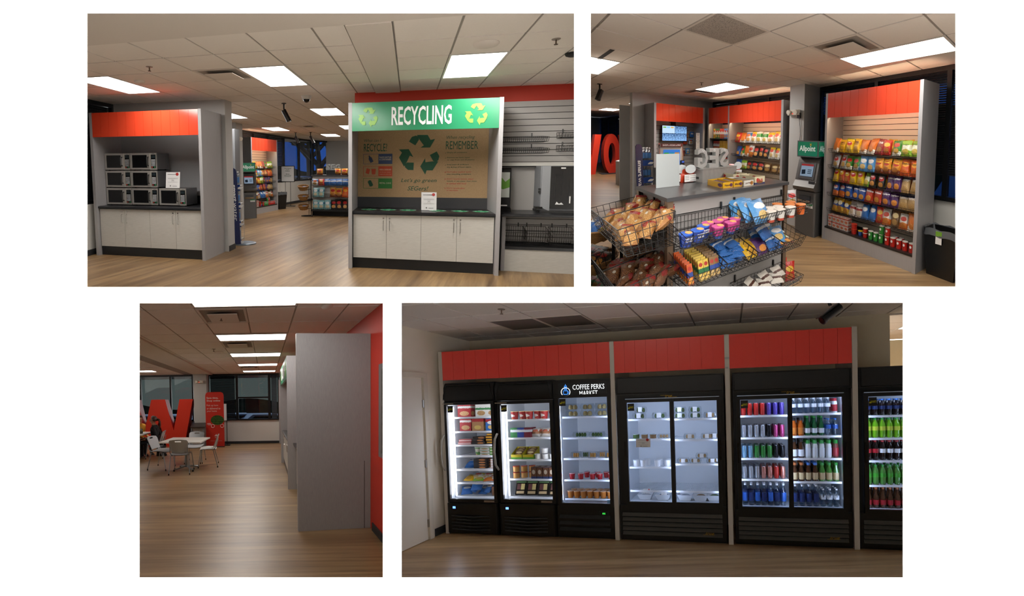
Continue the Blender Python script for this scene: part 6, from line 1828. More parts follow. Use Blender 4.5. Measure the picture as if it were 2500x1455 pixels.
obj('door_frame', MB().box(-.01, .03, .6, .67, 0, 2.18).box(-.01, .03, -1.0, .6, 2.12, 2.18), R4, pm('frame_cream', 'e0d7c6', .5), parent=t)
for z in (.22, 1.0, 1.78):
    obj('hinge', MB().cyl((.02, .585, z - .05), (.02, .585, z + .05), .012, n=8), R4, m_steel, parent=t)
# brighter space past the wall end
struct('wall_far', MB().box(1.5, 6, 8.2, 8.3, 0, 2.75), R4, pm('far_cream', 'cfc4a6', .8), 'pale far wall seen past the end of the beige wall')
ceiling(R4, 'ceiling', [1.95 + .6 * k for k in range(7)], [5.64 + .6 * k for k in range(5)], 2.74, [(2.55, 3.75, 6.24, 6.84)], 'tiled ceiling past the end of the beige wall')
troffer(R4, 2.55, 3.75, 6.24, 6.84, 2.74, 'ceiling panel light past the end of the beige wall', mat=glow('lamp_diffuser_warm', 'ffeedd', LAMP))
# fascia run
t = thing('cooler_surround', R4, (-1.2, 4.745, 0), 'grey post surround with red board fascia over the coolers', 'surround')
for a in (-3.865, -1.452, -.055, 1.328):
    obj('post', MB().box(a + 1.2, a + 1.2 + .055, 0, .72, 0, 2.48), R4, pm('post_grey', 'c9c2b6', .45), parent=t)
R4T = Frame(R4.o + R4.m @ Vector((-1.2, 4.745, 0))); R4T.m = R4.m; R4T.tag = 'D'
header(R4, t, -3.81 + 1.2, -1.452 + 1.2, .0, .05, 2.09, 2.475, 14, pm('red_header_bright', 'ee4c42', .18, spec=.6))
header(R4, t, -1.397 + 1.2, -.055 + 1.2, .0, .05, 2.085, 2.475, 10, pm('red_header_bright', 'ee4c42', .18, spec=.6))
header(R4, t, .0 + 1.2, 1.328 + 1.2, .0, .05, 2.08, 2.475, 9, pm('red_header_bright', 'ee4c42', .18, spec=.6))
obj('tape', MB().box(-.055 + 1.2, .0 + 1.2, -.003, 0, 2.19, 2.215).box(-.045 + 1.2, -.015 + 1.2, -.003, 0, 2.08, 2.1), R4, m_steel, parent=t)

m_fb = pm('cooler_black', '101011', .35); m_fb2 = pm('cooler_satin', '1c1c1d', .5); m_line = pm('cooler_liner', 'dfe4ea', .45)
m_cg = pane('cooler_glass', (.96, .97, .98), .7)
m_shw = pm('shelf_white', 'e6eaef', .4)
m_slatk = pm('grille_slat', '47453f', .4)
COLD = glow('cooler_led_blue', 'c4d8ff', 15.0); NEUT = glow('cooler_led_white', 'eef2ff', 13.0)
def cooler(x0, x1, label, glass, gz, hz, base, led, shelves, doors=1, curved=False, sign=False, true=False):
    t = thing('cooler', R4, ((x0 + x1) / 2, 4.765, 0), label, 'cooler')
    c = (x0 + x1) / 2; a = (x1 - x0) / 2; D = .7
    gl = [(p - c, q - c) for p, q in glass]
    lo, hi = gz
    il, ir = gl[0][0] - .02, gl[-1][1] + .02
    obj('case_side', MB().box(-a, il - .012, .02, D, 0, hz[1]), R4, m_fb, parent=t)
    obj('case_side', MB().box(ir + .012, a, .02, D, 0, hz[1]), R4, m_fb, parent=t)
    obj('case_back', MB().box(il - .012, ir + .012, D - .02, D, 0, hz[1]), R4, m_fb, parent=t)
    obj('case_top', MB().box(il - .012, ir + .012, .02, D - .02, hi + .05, hz[1]), R4, m_fb, parent=t)
    obj('case_base', MB().box(il - .012, ir + .012, .02, D - .02, 0, lo - .03), R4, m_fb, parent=t)
    ln = MB().box(il - .012, il, .04, D - .02, lo - .03, hi + .05).box(ir, ir + .012, .04, D - .02, lo - .03, hi + .05).box(il, ir, D - .05, D - .02, lo - .03, hi + .05).box(il, ir, .04, D - .05, lo - .03, lo - .015).box(il, ir, .04, D - .05, hi + .035, hi + .05)
    obj('liner', ln, R4, m_line, parent=t)
    # header box
    if curved:
        obj('cooler_header', MB().prism([(.02, hz[0]), (-.005, hz[0] + .01), (-.02, hz[0] + .09), (-.015, hz[1] - .07), (.01, hz[1] - .01), (.05, hz[1]), (.3, hz[1]), (.3, hz[0])], 'yz', -a, a), R4, m_fb, parent=t, smooth=True)
        obj('header_frame', MB().tube([(-a + .015, -.012, hz[0] + .02), (-a + .03, -.022, hz[0] + .1), (-a + .06, -.012, hz[1] - .03), (a - .06, -.012, hz[1] - .03), (a - .03, -.022, hz[0] + .1), (a - .015, -.012, hz[0] + .02)], .008, 6), R4, m_fb2, parent=t, smooth=True)
    elif sign:
        obj('cooler_header', MB().box(-a, a, -.01, .2, hi + .005, hz[1]), R4, m_fb, parent=t)
        sg = obj('sign_panel', MB().box(gl[0][0], gl[0][1], -.014, -.01, hi + .012, hz[1] - .04), R4, streak('sign_wood_dark', '1c1e20', '2c3032', (2, 2, 60), .4, nscale=3), parent=t)
        ml = glow('sign_letter', 'e8eef0', 1.3)
        q = MB().text('COFFEE PERKS', (.1, -.016, hi + .1), .062, width=.42, bold=.0).text('MARKET', (.1, -.016, hi + .02), .062, width=.24, bold=.0)
        q.tube([(-.205 + .06 * math.cos(2 * PI * k / 20), -.016, hi + .075 + .055 * math.sin(2 * PI * k / 20)) for k in range(20)], .0045, 4, closed=True)
        obj('lettering', q, R4, ml, parent=sg)
        mbk = glow('sign_blue', '3f86e0', 1.2)
        obj('cup_mark', MB().tube([(-.235, -.017, hi + .09), (-.232, -.017, hi + .045), (-.18, -.017, hi + .045), (-.177, -.017, hi + .09)], .005, 4, closed=True).box(-.222, -.214, -.018, -.015, hi + .1, hi + .155).box(-.209, -.201, -.018, -.015, hi + .1, hi + .172).box(-.196, -.188, -.018, -.015, hi + .1, hi + .155).tube([(-.177, -.017, hi + .08), (-.16, -.017, hi + .075), (-.162, -.017, hi + .058), (-.178, -.017, hi + .055)], .004, 4), R4, mbk, parent=sg)
    else:
        obj('cooler_header', MB().box(-a, a, -.015, .2, hz[0], hz[1]), R4, m_fb, parent=t)
        obj('header_panel', MB().box(-a + .025, a - .025, -.022, -.015, hz[0] + .02, hz[1] - .015), R4, m_fb2, parent=t)
        obj('header_frame', MB().tube([(-a + .018, -.02, hz[0] + .012), (-a + .018, -.02, hz[1] - .01), (a - .018, -.02, hz[1] - .01), (a - .018, -.02, hz[0] + .012)], .006, 5, closed=True), R4, pm('cooler_trim', '2e2e30', .25), parent=t)
        q = MB().text('true', (.0, -.012, (hi + hz[0]) / 2 + .005), .03, width=.085, shear=.4)
        q.box(-.1, -.045, -.012, -.011, (hi + hz[0]) / 2 + .027, (hi + hz[0]) / 2 + .03).box(.0, .1, -.012, -.011, (hi + hz[0]) / 2 + .005, (hi + hz[0]) / 2 + .008)
        obj('maker_lettering', q, R4, m_gold, parent=t)
    # doors
    for k, (p, q) in enumerate(gl):
        m = MB().box(p - .045, p, -.02, .015, lo - .045, hi + .04).box(q, q + .045, -.02, .015, lo - .045, hi + .04).box(p, q, -.02, .015, lo - .045, lo).box(p, q, -.02, .015, hi, hi + .04)
        if k:
            m.shift(0, .012, 0)
        d = obj('door', m, R4, m_fb, parent=t)
        obj('door_glass', MB().quad((p, 0, lo), (q, 0, lo), (q, 0, hi), (p, 0, hi)), R4, m_cg, parent=d)
        if k == 0:
            st = obj('door_sticker', MB().box(p + .008, p + .09, -.004, -.002, hi - .1, hi - .01), R4, pm('sticker_black', '14140f', .5), parent=d)
            obj('sticker_print', MB().text('AVANTI', (p + .055, -.0055, hi - .07), .026, width=.055, bold=.02).prism([(p + .014, hi - .075), (p + .035, hi - .075), (p + .035, hi - .06), (p + .014, hi - .06)], 'xz', -.0055, -.0045), R4, pm('sticker_yellow', 'c9c21e', .5), parent=st)
        if curved:
            obj('handle', MB().tube([(p - .05, -.02, lo + .87), (p - .065, -.06, lo + .8), (p - .07, -.075, lo + .63), (p - .065, -.06, lo + .46), (p - .05, -.02, lo + .39)], .015, 8), R4, pm('handle_silver', 'b8b3a8', .3, .8), parent=d, smooth=True)
        elif not sign:
            hx = p - .035 if k == 0 else q + .035
            obj('handle', MB().box(hx - .008, hx + .008, -.028, -.02, lo + .52, lo + .75), R4, m_blackgloss, parent=d)
    # LED strips
    for p, w_ in ([(gl[0][0] + .045, .007)] if curved else [(gl[0][0] - .012, .008)]) + ([((gl[0][1] + gl[1][0]) / 2, .015)] if len(gl) > 1 else []) + [(gl[-1][1] + .012, .007)]:
        obj('led_strip', MB().box(p - w_, p + w_, .05 if curved else .018, .062 if curved else .03, lo + .03, hi - .03), R4, led, parent=t)
    obj('led_strip', MB().box(il + .03, ir - .03, .06, .08, hi + .028, hi + .034), R4, led, parent=t)
    # shelves
    for (s0, s1, z) in shelves:
        m = MB()
        m.tube([(s0 - c, .09, z - .004), (s1 - c, .09, z - .004), (s1 - c, .6, z - .004), (s0 - c, .6, z - .004)], .005, 4, closed=True)
        n = int((s1 - s0) / .022)
        for i in range(1, n):
            x = s0 - c + (s1 - s0) * i / n
            m.tube([(x, .09, z - .002), (x, .6, z - .002)], .0018, 3)
        for y in (.2, .33, .46):
            m.tube([(s0 - c, y, z - .006), (s1 - c, y, z - .006)], .003, 3)
        sh = obj('shelf', m, R4, m_shw, parent=t)
        obj('price_rail', MB().box(s0 - c, s1 - c, .08, .086, z - .02, z + .004), R4, m_shw, parent=sh)
    # grille
    if curved:
        pnl = obj('lower_panel', MB().cbox(-a, a, -.03, .1, .02, base, .04), R4, m_fb, parent=t)
        for k in range(5):
            obj('grille_fin', MB().tube([(-a + .08, -.028, .255 - k * .045), (0, -.045, .245 - k * .045), (a - .12, -.028, .255 - k * .045)], .009, 5), R4, m_fb2, parent=t, smooth=True)
        obj('control_display', MB().cyl((-a + .13, -.038, base - .055), (-a + .13, -.028, base - .055), .026, n=14), R4, m_fb2, parent=t)
        obj('display_light', MB().box(-a + .11, -a + .15, -.041, -.038, base - .07, base - .042), R4, glow('display_blue', '5a86ff', 3.0), parent=t)
        obj('vent_badge', MB().lathe([(0, -.004), (.09, 0)], n=16, sy=.3).rot('X', 90).shift(a - .16, -.032, base - .065), R4, m_fb2, parent=t)
        obj('rating_plate', MB().box(a - .2, a - .05, -.024, -.02, lo - .035, lo - .012), R4, m_steel, parent=t)
        obj('top_plate', MB().box(-a + .0, -a + .17, -.024, -.02, hi + .012, hi + .022), R4, pm('plate_tan', 'a39a86', .5), parent=t)
    else:
        obj('lower_panel', MB().box(-a, a, .0, .1, .02, lo - .045), R4, m_fb, parent=t)
        n = 3 if sign else 5
        top = base
        p = (top - .06) / n
        for k in range(n):
            obj('grille_slat', MB().prism([(-.028, top - k * p - .038), (-.004, top - k * p), (0, top - k * p), (0, top - k * p - .04)], 'yz', -a + .035, a - .05), R4, m_slatk if not sign else m_fb2, parent=t)
        if sign:
            cp = obj('control_panel', MB().box(a - .2, a - .07, -.006, 0, base - .0, base + .055), R4, m_fb2, parent=t)
            obj('control_readout', MB().text('05E', (a - .135, -.008, base + .018), .02, bold=.02), R4, glow('readout_green', '39d04a', 1.5), parent=cp)
            obj('door_badge', MB().box(gl[0][1] - .045, gl[0][1] - .005, -.004, -.002, lo + .005, lo + .045), R4, pm('badge_blue', '7fb0dc', .4), parent=t)
        else:
            q = MB().text('true', (a - .2, -.034, .115), .024, width=.1, shear=.4).box(a - .28, a - .14, -.034, -.033, .11, .113)
            obj('maker_lettering', q, R4, m_gold, parent=t)
    return t
S1 = [(-3.76, -3.1, z) for z in (1.585, 1.389, 1.203, 1.053, .865, .683, .495)]
S2 = [(-2.955, -2.265, z) for z in (1.535, 1.29, 1.0, .741, .5)]
S3 = [(-2.15, -1.5, z) for z in (1.555, 1.283, 1.014, .736, .49)]
S4 = [(-1.265, -.72, z) for z in (1.505, 1.255, .905, .61)] + [(-.70, -.155, z) for z in (1.5, 1.245, .945, .61)]
S5 = [(.105, .65, z) for z in (1.52, 1.258, 1.012, .763)] + [(.675, 1.23, z) for z in (1.53, 1.27, 1.01, .738)]
S6 = [(1.48, 2.5, z) for z in (1.489, 1.236, .983, .705)]
cooler(-3.835, -3.06, 'black freezer with one glass door nearest the cream wall', [(-3.775, -3.11)], (.48, 1.755), (1.79, 2.05), .425, NEUT, S1, curved=True)
cooler(-3.045, -2.235, 'black cooler with one glass door of packaged snacks, second from the wall', [(-2.975, -2.275)], (.49, 1.745), (1.785, 2.04), .43, NEUT, S2, curved=True)
cooler(-2.225, -1.462, 'black cooler with lit COFFEE PERKS MARKET sign', [(-2.15, -1.505)], (.455, 1.8), (1.8, 2.03), .3, COLD, S3, sign=True)
cooler(-1.385, -.075, 'wide black sliding door cooler with few salad boxes', [(-1.255, -.722), (-.672, -.16)], (.488, 1.715), (1.815, 2.03), .35, COLD, S4)
cooler(.03, 1.32, 'wide black sliding door cooler filled with cans and bottles', [(.11, .638), (.69, 1.222)], (.455, 1.712), (1.808, 2.03), .33, COLD, S5)
cooler(1.395, 2.7, 'black soda cooler cut off at the picture edge', [(1.487, 2.02), (2.07, 2.6)], (.452, 1.706), (1.805, 2.03), .33, COLD, S6)
paper_notice(R4, (-1.06, 4.752, 1.165), .18, .105, 'white paper notice taped to the salad cooler glass', lean=3, stand=False)

# ---------------------------------------------------------------- goods in the coolers
GY0 = 4.765
def at4(x, y, z): return (x, GY0 + y, z)
def fm(key, *a, **k): return pack('cold_' + key, *a, **k)
mRed = fm('meal_red', 'b02a2c', 'e2ded6', 'e6e0d6', 'd9b98a', (.72, .9), logo_at=(.5, .8, .36, .07), pic_at=(.5, .28, .36, .2), rough=.5, crinkle=0, pic2='c98a4c')
mWht = fm('meal_white', 'd6d2c8', '3f7f4a', None, 'd0a86a', (.55, .72), pic_at=(.5, .28, .36, .2), rough=.5, crinkle=0, pic2='8a5a3c')
mBlu = fm('meal_blue', '2f6fb8', 'b02a2c', 'e6e0d6', 'd9b56a', (.7, .95), rough=.5, crinkle=0)
mTan = fm('meal_tan', 'b98a5a', 'b02a2c', None, 'e0c06a', (.75, 1.1), rough=.5, crinkle=0)
mPnk = fm('flat_red', 'c2605c', 'e2d6d0', None, None, (.3, .6), rough=.5, crinkle=0)
mBlk = fm('flat_black', '2a2422', None, None, 'c9824a', pic_at=(.65, .5, .25, .35), rough=.5, crinkle=0)
mYel = fm('flat_yellow', 'd29a2a', '3a2418', None, 'c9824a', (.0, .45), pic_at=(.65, .5, .25, .35), rough=.5, crinkle=0)
mGrn = fm('flat_green', '5f9a4a', 'd9d6c0', None, 'c9a24a', (.6, .9), rough=.5, crinkle=0)
mWbx = fm('flat_white', 'd9d6d0', 'c9705a', None, None, (.3, .5), rough=.5, crinkle=0)
F1N = 'in the freezer by the wall'
for i, (x, m_, n) in enumerate(((-3.63, mRed, 'red'), (-3.37, mWht, 'white'), (-3.2, mWht, 'white'))):
    carton(R4, at4(x, .2, 1.588), .17 if i else .2, .1, .165, m_, n + ' frozen meal box, ' + nth(i) + ' on top shelf ' + F1N, group='frozen meal boxes')
for i, (x, m_, n) in enumerate(((-3.62, mRed, 'red'), (-3.43, mTan, 'red and tan'), (-3.22, mBlu, 'red and blue'))):
    carton(R4, at4(x, .2, 1.392), .175, .1, .165, m_, n + ' frozen meal box, ' + nth(i) + ' on second shelf ' + F1N, group='frozen meal boxes')
for c, (x, m_, n, k) in enumerate(((-3.63, mPnk, 'red', 2), (-3.41, mBlk, 'black', 3), (-3.2, mYel, 'yellow and black', 4))):
    for r in range(k):
        carton(R4, at4(x + random.uniform(-.01, .01), .2, 1.206 + r * .036), .19, .13, .034, m_, n + ' flat box, layer ' + nth(r) + ' on third shelf ' + F1N, yaw=random.uniform(-4, 4), group='flat frozen boxes')
cup(R4, at4(-3.45, .2, 1.056), .05, .062, .105, mGrn, pm('lid_film', 'd0d4d0', .3), 'green topped bowl on fourth shelf ' + F1N, name='food_bowl', cat='bowl')
for c in range(2):
    for r in range(3):
        carton(R4, at4(-3.33 + c * .15, .2, 1.056 + r * .038), .14, .13, .036, mGrn if c else mWht, ('green' if c else 'white and green') + ' flat box, layer ' + nth(r) + ' on fourth shelf ' + F1N, group='flat frozen boxes')
for r in range(4):
    carton(R4, at4(-3.42, .22, .868 + r * .034), .2, .13, .032, mBlk, 'brown flat box, layer ' + nth(r) + ' on fifth shelf ' + F1N, group='flat frozen boxes')
    carton(R4, at4(-3.18, .2, .868 + r * .034), .13, .13, .032, mWbx, 'white flat box, layer ' + nth(r) + ' on fifth shelf ' + F1N, group='flat frozen boxes')
for i in range(3):
    bag(R4, at4(-3.63 + .03 * i, .2 - .02 * i, .868 + i * .025), .15, .12, .04, K['pks'][0], 'blue frozen bag, ' + nth(i) + ' on fifth shelf ' + F1N, lean=-60, name='frozen_bag')
for i in range(7):
    bag(R4, at4(-3.64 + i * .085, .17 + .03 * (i % 2), .69 + .02 * (i % 2)), .17, .15, .05, K[['yel2', 'why', 'lim', 'why', 'who', 'pop', 'red'][i]][0], ['yellow', 'pale yellow', 'lime', 'yellow and white', 'white and orange', 'white and red', 'red'][i] + ' frozen bag lying on sixth shelf ' + F1N, lean=-66, yaw=random.uniform(-20, 20), name='frozen_bag')
for i in range(6):
    bag(R4, at4(-3.66 + i * .075, .17 + .03 * (i % 2), .5 + .03 * (i % 3)), .15, .15, .06, K['bpk' if i < 5 else 'brn'][0], 'blue ice cream bag, ' + nth(i) + ' on bottom shelf ' + F1N, lean=-50, yaw=random.uniform(-30, 30), name='frozen_bag')
o = carton(R4, at4(-3.17, .2, .5), .14, .14, .12, pm('card_brown', '6a4a34', .7), 'brown open carton on bottom shelf ' + F1N)
F2N = 'in the second cooler'
mbw = fm('bowl_red', 'b02a28', 'd9c9a8', 'e6dfd2', 'c98a3c', (.0, .2), rough=.45, crinkle=0)
for i in range(6):
    cup(R4, at4(-2.87 + i * .108, .16 + .03 * (i % 2), 1.538), .04, .052, .1, mbw, pm('lid_foil', 'c4a878', .35), 'red and white soup cup, ' + nth(i) + ' on top shelf ' + F2N, 'soup cups', name='soup_cup')
for i, (x, k) in enumerate(((-2.87, 'grn'), (-2.77, 'blu'), (-2.68, 'drd'))):
    carton(R4, at4(x, .2, 1.293), .1, .16, .13, pack('card2_' + k, {'grn': '2a7a3c', 'blu': '27408f', 'drd': '7a2030'}[k], 'd9dce0', None, None, (.55, .8), rough=.5, crinkle=0), {'grn': 'green', 'blu': 'navy', 'drd': 'maroon'}[k] + ' snack carton on second shelf ' + F2N)
for i in range(5):
    bag(R4, at4(-2.58 + i * .07, .17 + .02 * (i % 2), 1.296), .12, .12, .07, pack('film_roll', 'd2cdc4', 'a5714a', 'b85a3c', None, (.3, .6), rough=.3), 'white wrapped sandwich roll, ' + nth(i) + ' on second shelf ' + F2N, lean=-18, name='wrapped_roll', group='wrapped rolls in the second cooler')
myt = pack('tray_yellow', 'c9b51c', '4f9a2a', None, None, (.0, .4), rough=.45, crinkle=0)
for i in range(2):
    t = thing('snack_tray', R4, at4(-2.84 + i * .17, .2, 1.003), 'yellow and green display tray, ' + nth(i) + ' on third shelf ' + F2N, 'tray')
    obj('tray_front', MB().prism([(-.08, 0), (.08, 0), (.08, .06), (-.08, .06)], 'xz', -.09, -.085), R4, myt, parent=t)
    obj('tray_back', MB().box(-.08, .08, .08, .085, 0, .15), R4, myt, parent=t)
    obj('tray_side', MB().prism([(-.09, 0), (.085, 0), (.085, .15), (-.09, .06)], 'yz', -.08, -.077), R4, myt, parent=t)
    obj('tray_side', MB().prism([(-.09, 0), (.085, 0), (.085, .15), (-.09, .06)], 'yz', .077, .08), R4, myt, parent=t)
    for j in range(3):
        bag(R4, at4(-2.84 + i * .17, .17 + j * .04, 1.02 + .02 * j), .13, .1, .04, K['brn'][0], 'brown snack pack, ' + nth(j) + ' in display tray ' + nth(i) + ' ' + F2N, lean=-25, name='snack_pack')
for i, (x, z) in enumerate(((-2.55, 0), (-2.44, 0), (-2.45, .075), (-2.34, .0), (-2.3, .0))):
    cup(R4, at4(x, .16 + .06 * (i == 4), 1.003 + z), .038, .046, .06, pm('yogurt_white', 'dcdcd8', .4), pm('yogurt_lid', 'c9c9cc', .3), 'white yogurt cup, ' + nth(i) + ' on third shelf ' + F2N, 'yogurt cups', name='yogurt_cup')
for c in range(3):
    for r in range(2):
        cup(R4, at4(-2.87 + c * .1, .15 + .03 * c, .744 + r * .085), .042, .044, .07, pm('hummus_gold', 'b98a4a', .35), pm('hummus_lid', 'b33a2a', .4), 'gold dip jar with red lid, ' + nth(c) + ' ' + ('upper' if r else 'lower') + ' on fourth shelf ' + F2N, 'dip jars', name='dip_jar')
for i in range(4):
    o = carton(R4, at4(-2.585 + i * .085, .17, .744), .075, .17, .15, pack('card_meat', '6a4630', '27407a', None, 'c9bba8', (.0, .2), pic_at=(.5, .6, .3, .2), rough=.5, crinkle=0), 'brown jerky carton, ' + nth(i) + ' on fourth shelf ' + F2N, group='jerky cartons')
for i in range(4):
    bag(R4, at4(-2.33 + .035 * i - .03, .13 + .04 * i, .744 + .03 * i), .13, .15, .04, pack('film_limeblk', '9acb22', '15181a', None, None, (.3, .65), rough=.3), 'lime and black snack pack, ' + nth(i) + ' on fourth shelf ' + F2N, lean=-25, yaw=-10, name='snack_pack', group='lime snack packs')
for i in range(4):
    t = thing('snack_platter', R4, at4(-2.83 + i * .165, .17, .503), 'black tray of meat and cheese, ' + nth(i) + ' on bottom shelf ' + F2N, 'tray', 'meat and cheese trays')
    obj('platter_shell', MB().box(-.075, .075, -.02, .02, 0, .19).rot('X', -22).rot('Z', 6), R4, m_blackgloss, parent=t)
    obj('platter_food', MB().box(-.055, -.005, -.026, -.02, .07, .15).rot('X', -22).rot('Z', 6), R4, pm('meat_dark', '5b3030', .5), parent=t)
    obj('platter_food', MB().box(.0, .05, -.026, -.02, .07, .15).rot('X', -22).rot('Z', 6), R4, pm('cheese', 'c9b878', .5), parent=t)
    obj('platter_food', MB().box(-.055, .05, -.03, -.02, .015, .05).rot('X', -22).rot('Z', 6), R4, pm('cracker', 'b8a27a', .6), parent=t)
    obj('platter_label', MB().box(-.07, .07, -.024, -.02, .165, .185).rot('X', -22).rot('Z', 6), R4, pm('label_slate', '4a6a7a' if i % 2 else '4f7a4a', .5), parent=t)
m_cl = pane('clamshell_clear', (.9, .93, .94), 1.6, .04)
def clamshell(x, y, z, w, h, food, label, lab=True, n=2, group=None):
    t = thing('clamshell_box', R4, at4(x, y, z), label, 'food box', group)
    obj('clear_box', MB().prism([(-w * .45, 0), (w * .45, 0), (w / 2, h * .5), (w * .44, h), (-w * .44, h), (-w / 2, h * .5)], 'xz', -.05, .05), R4, m_cl, parent=t)
    fo = MB()
    for k in range(n):
        cx = -w * .36 + (k + .5) * w * .72 / n
        fo.lathe([(0, .004), (w * .3 / n, .01), (w * .36 / n, h * .4), (w * .25 / n, h * .75), (0, h * .82)], c=(cx, 0, 0), n=9, sy=1.2)
    obj('food', fo, R4, food, parent=t, smooth=True)
    if lab:
        obj('paper_label', MB().box(-w * .16, w * .16, -.056, -.052, h * .15, h * .95), R4, m_paper, parent=t)
mWrap = pm('wrap_food', 'b8a06a', .7, var=.45, vscale=60); mSal = pm('salad_food', '3f5a22', .7, var=.6, vscale=60); mFru = pm('fruit_food', 'c48a3a', .6, var=.5, vscale=40); mBrd = pm('sandwich_food', 'b0895a', .7, var=.4, vscale=50)
F3N = 'in the sign cooler'
for c in range(3):
    for r in range(2):
        clamshell(-2.03 + c * .2, .16, 1.558 + r * .085, .17, .082, mWrap, 'clear box of wraps, ' + nth(c) + ' ' + ('upper' if r else 'lower') + ' on top shelf ' + F3N, False, 2, 'wrap boxes')
for c in range(2):
    clamshell(-1.93 + c * .22, .16, 1.286, .2, .07, mSal, 'clear box of green salad, ' + nth(c) + ' on second shelf ' + F3N, False, 4, 'salad boxes')
for c in range(5):
    clamshell(-2.0 + c * .115, .14 + .05 * (c % 2), 1.017, .11, .08, mFru if c != 1 else mSal, 'clear box of fruit, ' + nth(c) + ' on third shelf ' + F3N, False, 3, 'fruit boxes')
for i, (x, y) in enumerate(((-2.06, .13), (-1.94, .13), (-1.9, .25), (-1.78, .13), (-1.75, .25), (-1.68, .13), (-1.63, .25), (-1.53, .13))):
    cup(R4, at4(x, y, .739), .03, .038, .07, pm('jelly_red', 'a8262c', .25), pm('clear_lid', 'c98a8c', .2), 'red jelly cup, ' + nth(i) + ' on fourth shelf ' + F3N, 'red jelly cups', name='jelly_cup')
for i in range(14):
    cup(R4, at4(-2.09 + (i % 7) * .09, .13 + .13 * (i // 7), .493 + .0 * i), .033, .042, .085, pm('fruit_cup_orange', 'b8702c', .3), pm('fruit_lid', 'cfa27a', .25), 'orange fruit cup, ' + nth(i % 7) + (' rear' if i > 6 else ' front') + ' on bottom shelf ' + F3N, 'orange fruit cups', name='fruit_cup')
F4N = 'in the salad cooler'
for i, (x, z, w) in enumerate(((-1.14, 1.508, .17), (-1.12, 1.585, .15), (-.88, 1.508, .18))):
    clamshell(x, .17, z, w, .075, mSal, 'salad box with white label, ' + ['lower left', 'upper left', 'right'][i] + ' of left top shelf ' + F4N, True, 3, 'labelled salad boxes')
for i, (x, z, w) in enumerate(((-.62, 1.503, .17), (-.62, 1.575, .16), (-.43, 1.503, .17), (-.43, 1.575, .16), (-.25, 1.503, .15))):
    clamshell(x, .17, z, w, .072, mSal if i < 4 else mBrd, 'salad box with white label, ' + nth(i) + ' on right top shelf ' + F4N, True, 3, 'labelled salad boxes')
for i in range(3):
    cup(R4, at4(-1.19 + i * .11, .17, 1.258), .04, .042, .05, mSal if i == 0 else pm('granola_food', '7a5a34', .7, var=.4, vscale=60), pm('jar_lid_clear', 'aab6bc', .2), ('green' if i == 0 else 'brown') + ' food jar, ' + nth(i) + ' on left second shelf ' + F4N, 'food jars', name='food_jar')
clamshell(-.83, .17, 1.258, .16, .055, mBrd, 'sandwich box on left second shelf ' + F4N, False, 3)
for i, x in enumerate((-.5, -.29, -.2)):
    clamshell(x, .15 + .06 * (i == 2), 1.248, .15, .065, mBrd, 'sandwich box with label, ' + nth(i) + ' on right second shelf ' + F4N, True, 3, 'sandwich boxes')
for i, (x, y) in enumerate(((-1.19, .14), (-1.1, .14), (-1.07, .25), (-.92, .14), (-.91, .25), (-.79, .14), (-.78, .25))):
    cup(R4, at4(x, y, .908), .036, .042, .075, pm('soup_white', 'e3e4e6', .4), pm('soup_lid', 'd2d6da', .3), 'white lidded soup cup, ' + nth(i) + ' on left third shelf ' + F4N, 'white soup cups', name='soup_cup')
for i, (x, z) in enumerate(((-.59, .948), (-.44, .948), (-.36, 1.01), (-.23, .948))):
    clamshell(x, .16, z, .15, .06, mBrd, 'sandwich box with label, ' + nth(i) + ' on right third shelf ' + F4N, True, 3, 'sandwich boxes')
def square_bowl(x, z, label, fill=None):
    t = thing('square_bowl', R4, at4(x, .2, z), label, 'bowl', 'white square bowls')
    a, b, h = .065, .095, .075
    v = []
    for k, zz in ((a, 0), (b, h), (b - .006, h), (a - .006, .008)):
        v += [(-k, -k, zz), (k, -k, zz), (k, k, zz), (-k, k, zz)]
    m = MB(); m._add(v, [(0, 1, 5, 4), (1, 2, 6, 5), (2, 3, 7, 6), (3, 0, 4, 7), (4, 5, 9, 8), (5, 6, 10, 9), (6, 7, 11, 10), (7, 4, 8, 11), (8, 9, 13, 12), (9, 10, 14, 13), (10, 11, 15, 14), (11, 8, 12, 15), (12, 13, 14, 15), (3, 2, 1, 0)])
    obj('bowl_shell', m, R4, pm('bowl_white', 'd9dce0', .35), parent=t)
    obj('bowl_food', MB().lathe([(0, h * .9), (.04, h * .86), (.07, h * .6), (.07, .02)], n=10), R4, fill or pm('packet_food', '9aa0a8', .6, var=.4, vscale=60), parent=t, smooth=True)
for i, (x, fo) in enumerate(((-1.09, None), (-.86, None), (-.58, None), (-.39, pm('granola_food', '7a5a34', .7, var=.4, vscale=60)), (-.22, mSal))):
    square_bowl(x, .476, 'white square bowl, ' + nth(i) + ' from left on the floor of the salad cooler', fo)
paper_notice(R4, at4(-1.06, .1, .565), .09, .06, 'small white card on the left bowl of the salad cooler', lean=-20, stand=False, name='price_card')
paper_notice(R4, at4(-.84, .1, .55), .07, .06, 'small white card on the second bowl of the salad cooler', lean=-10, stand=False, name='price_card')

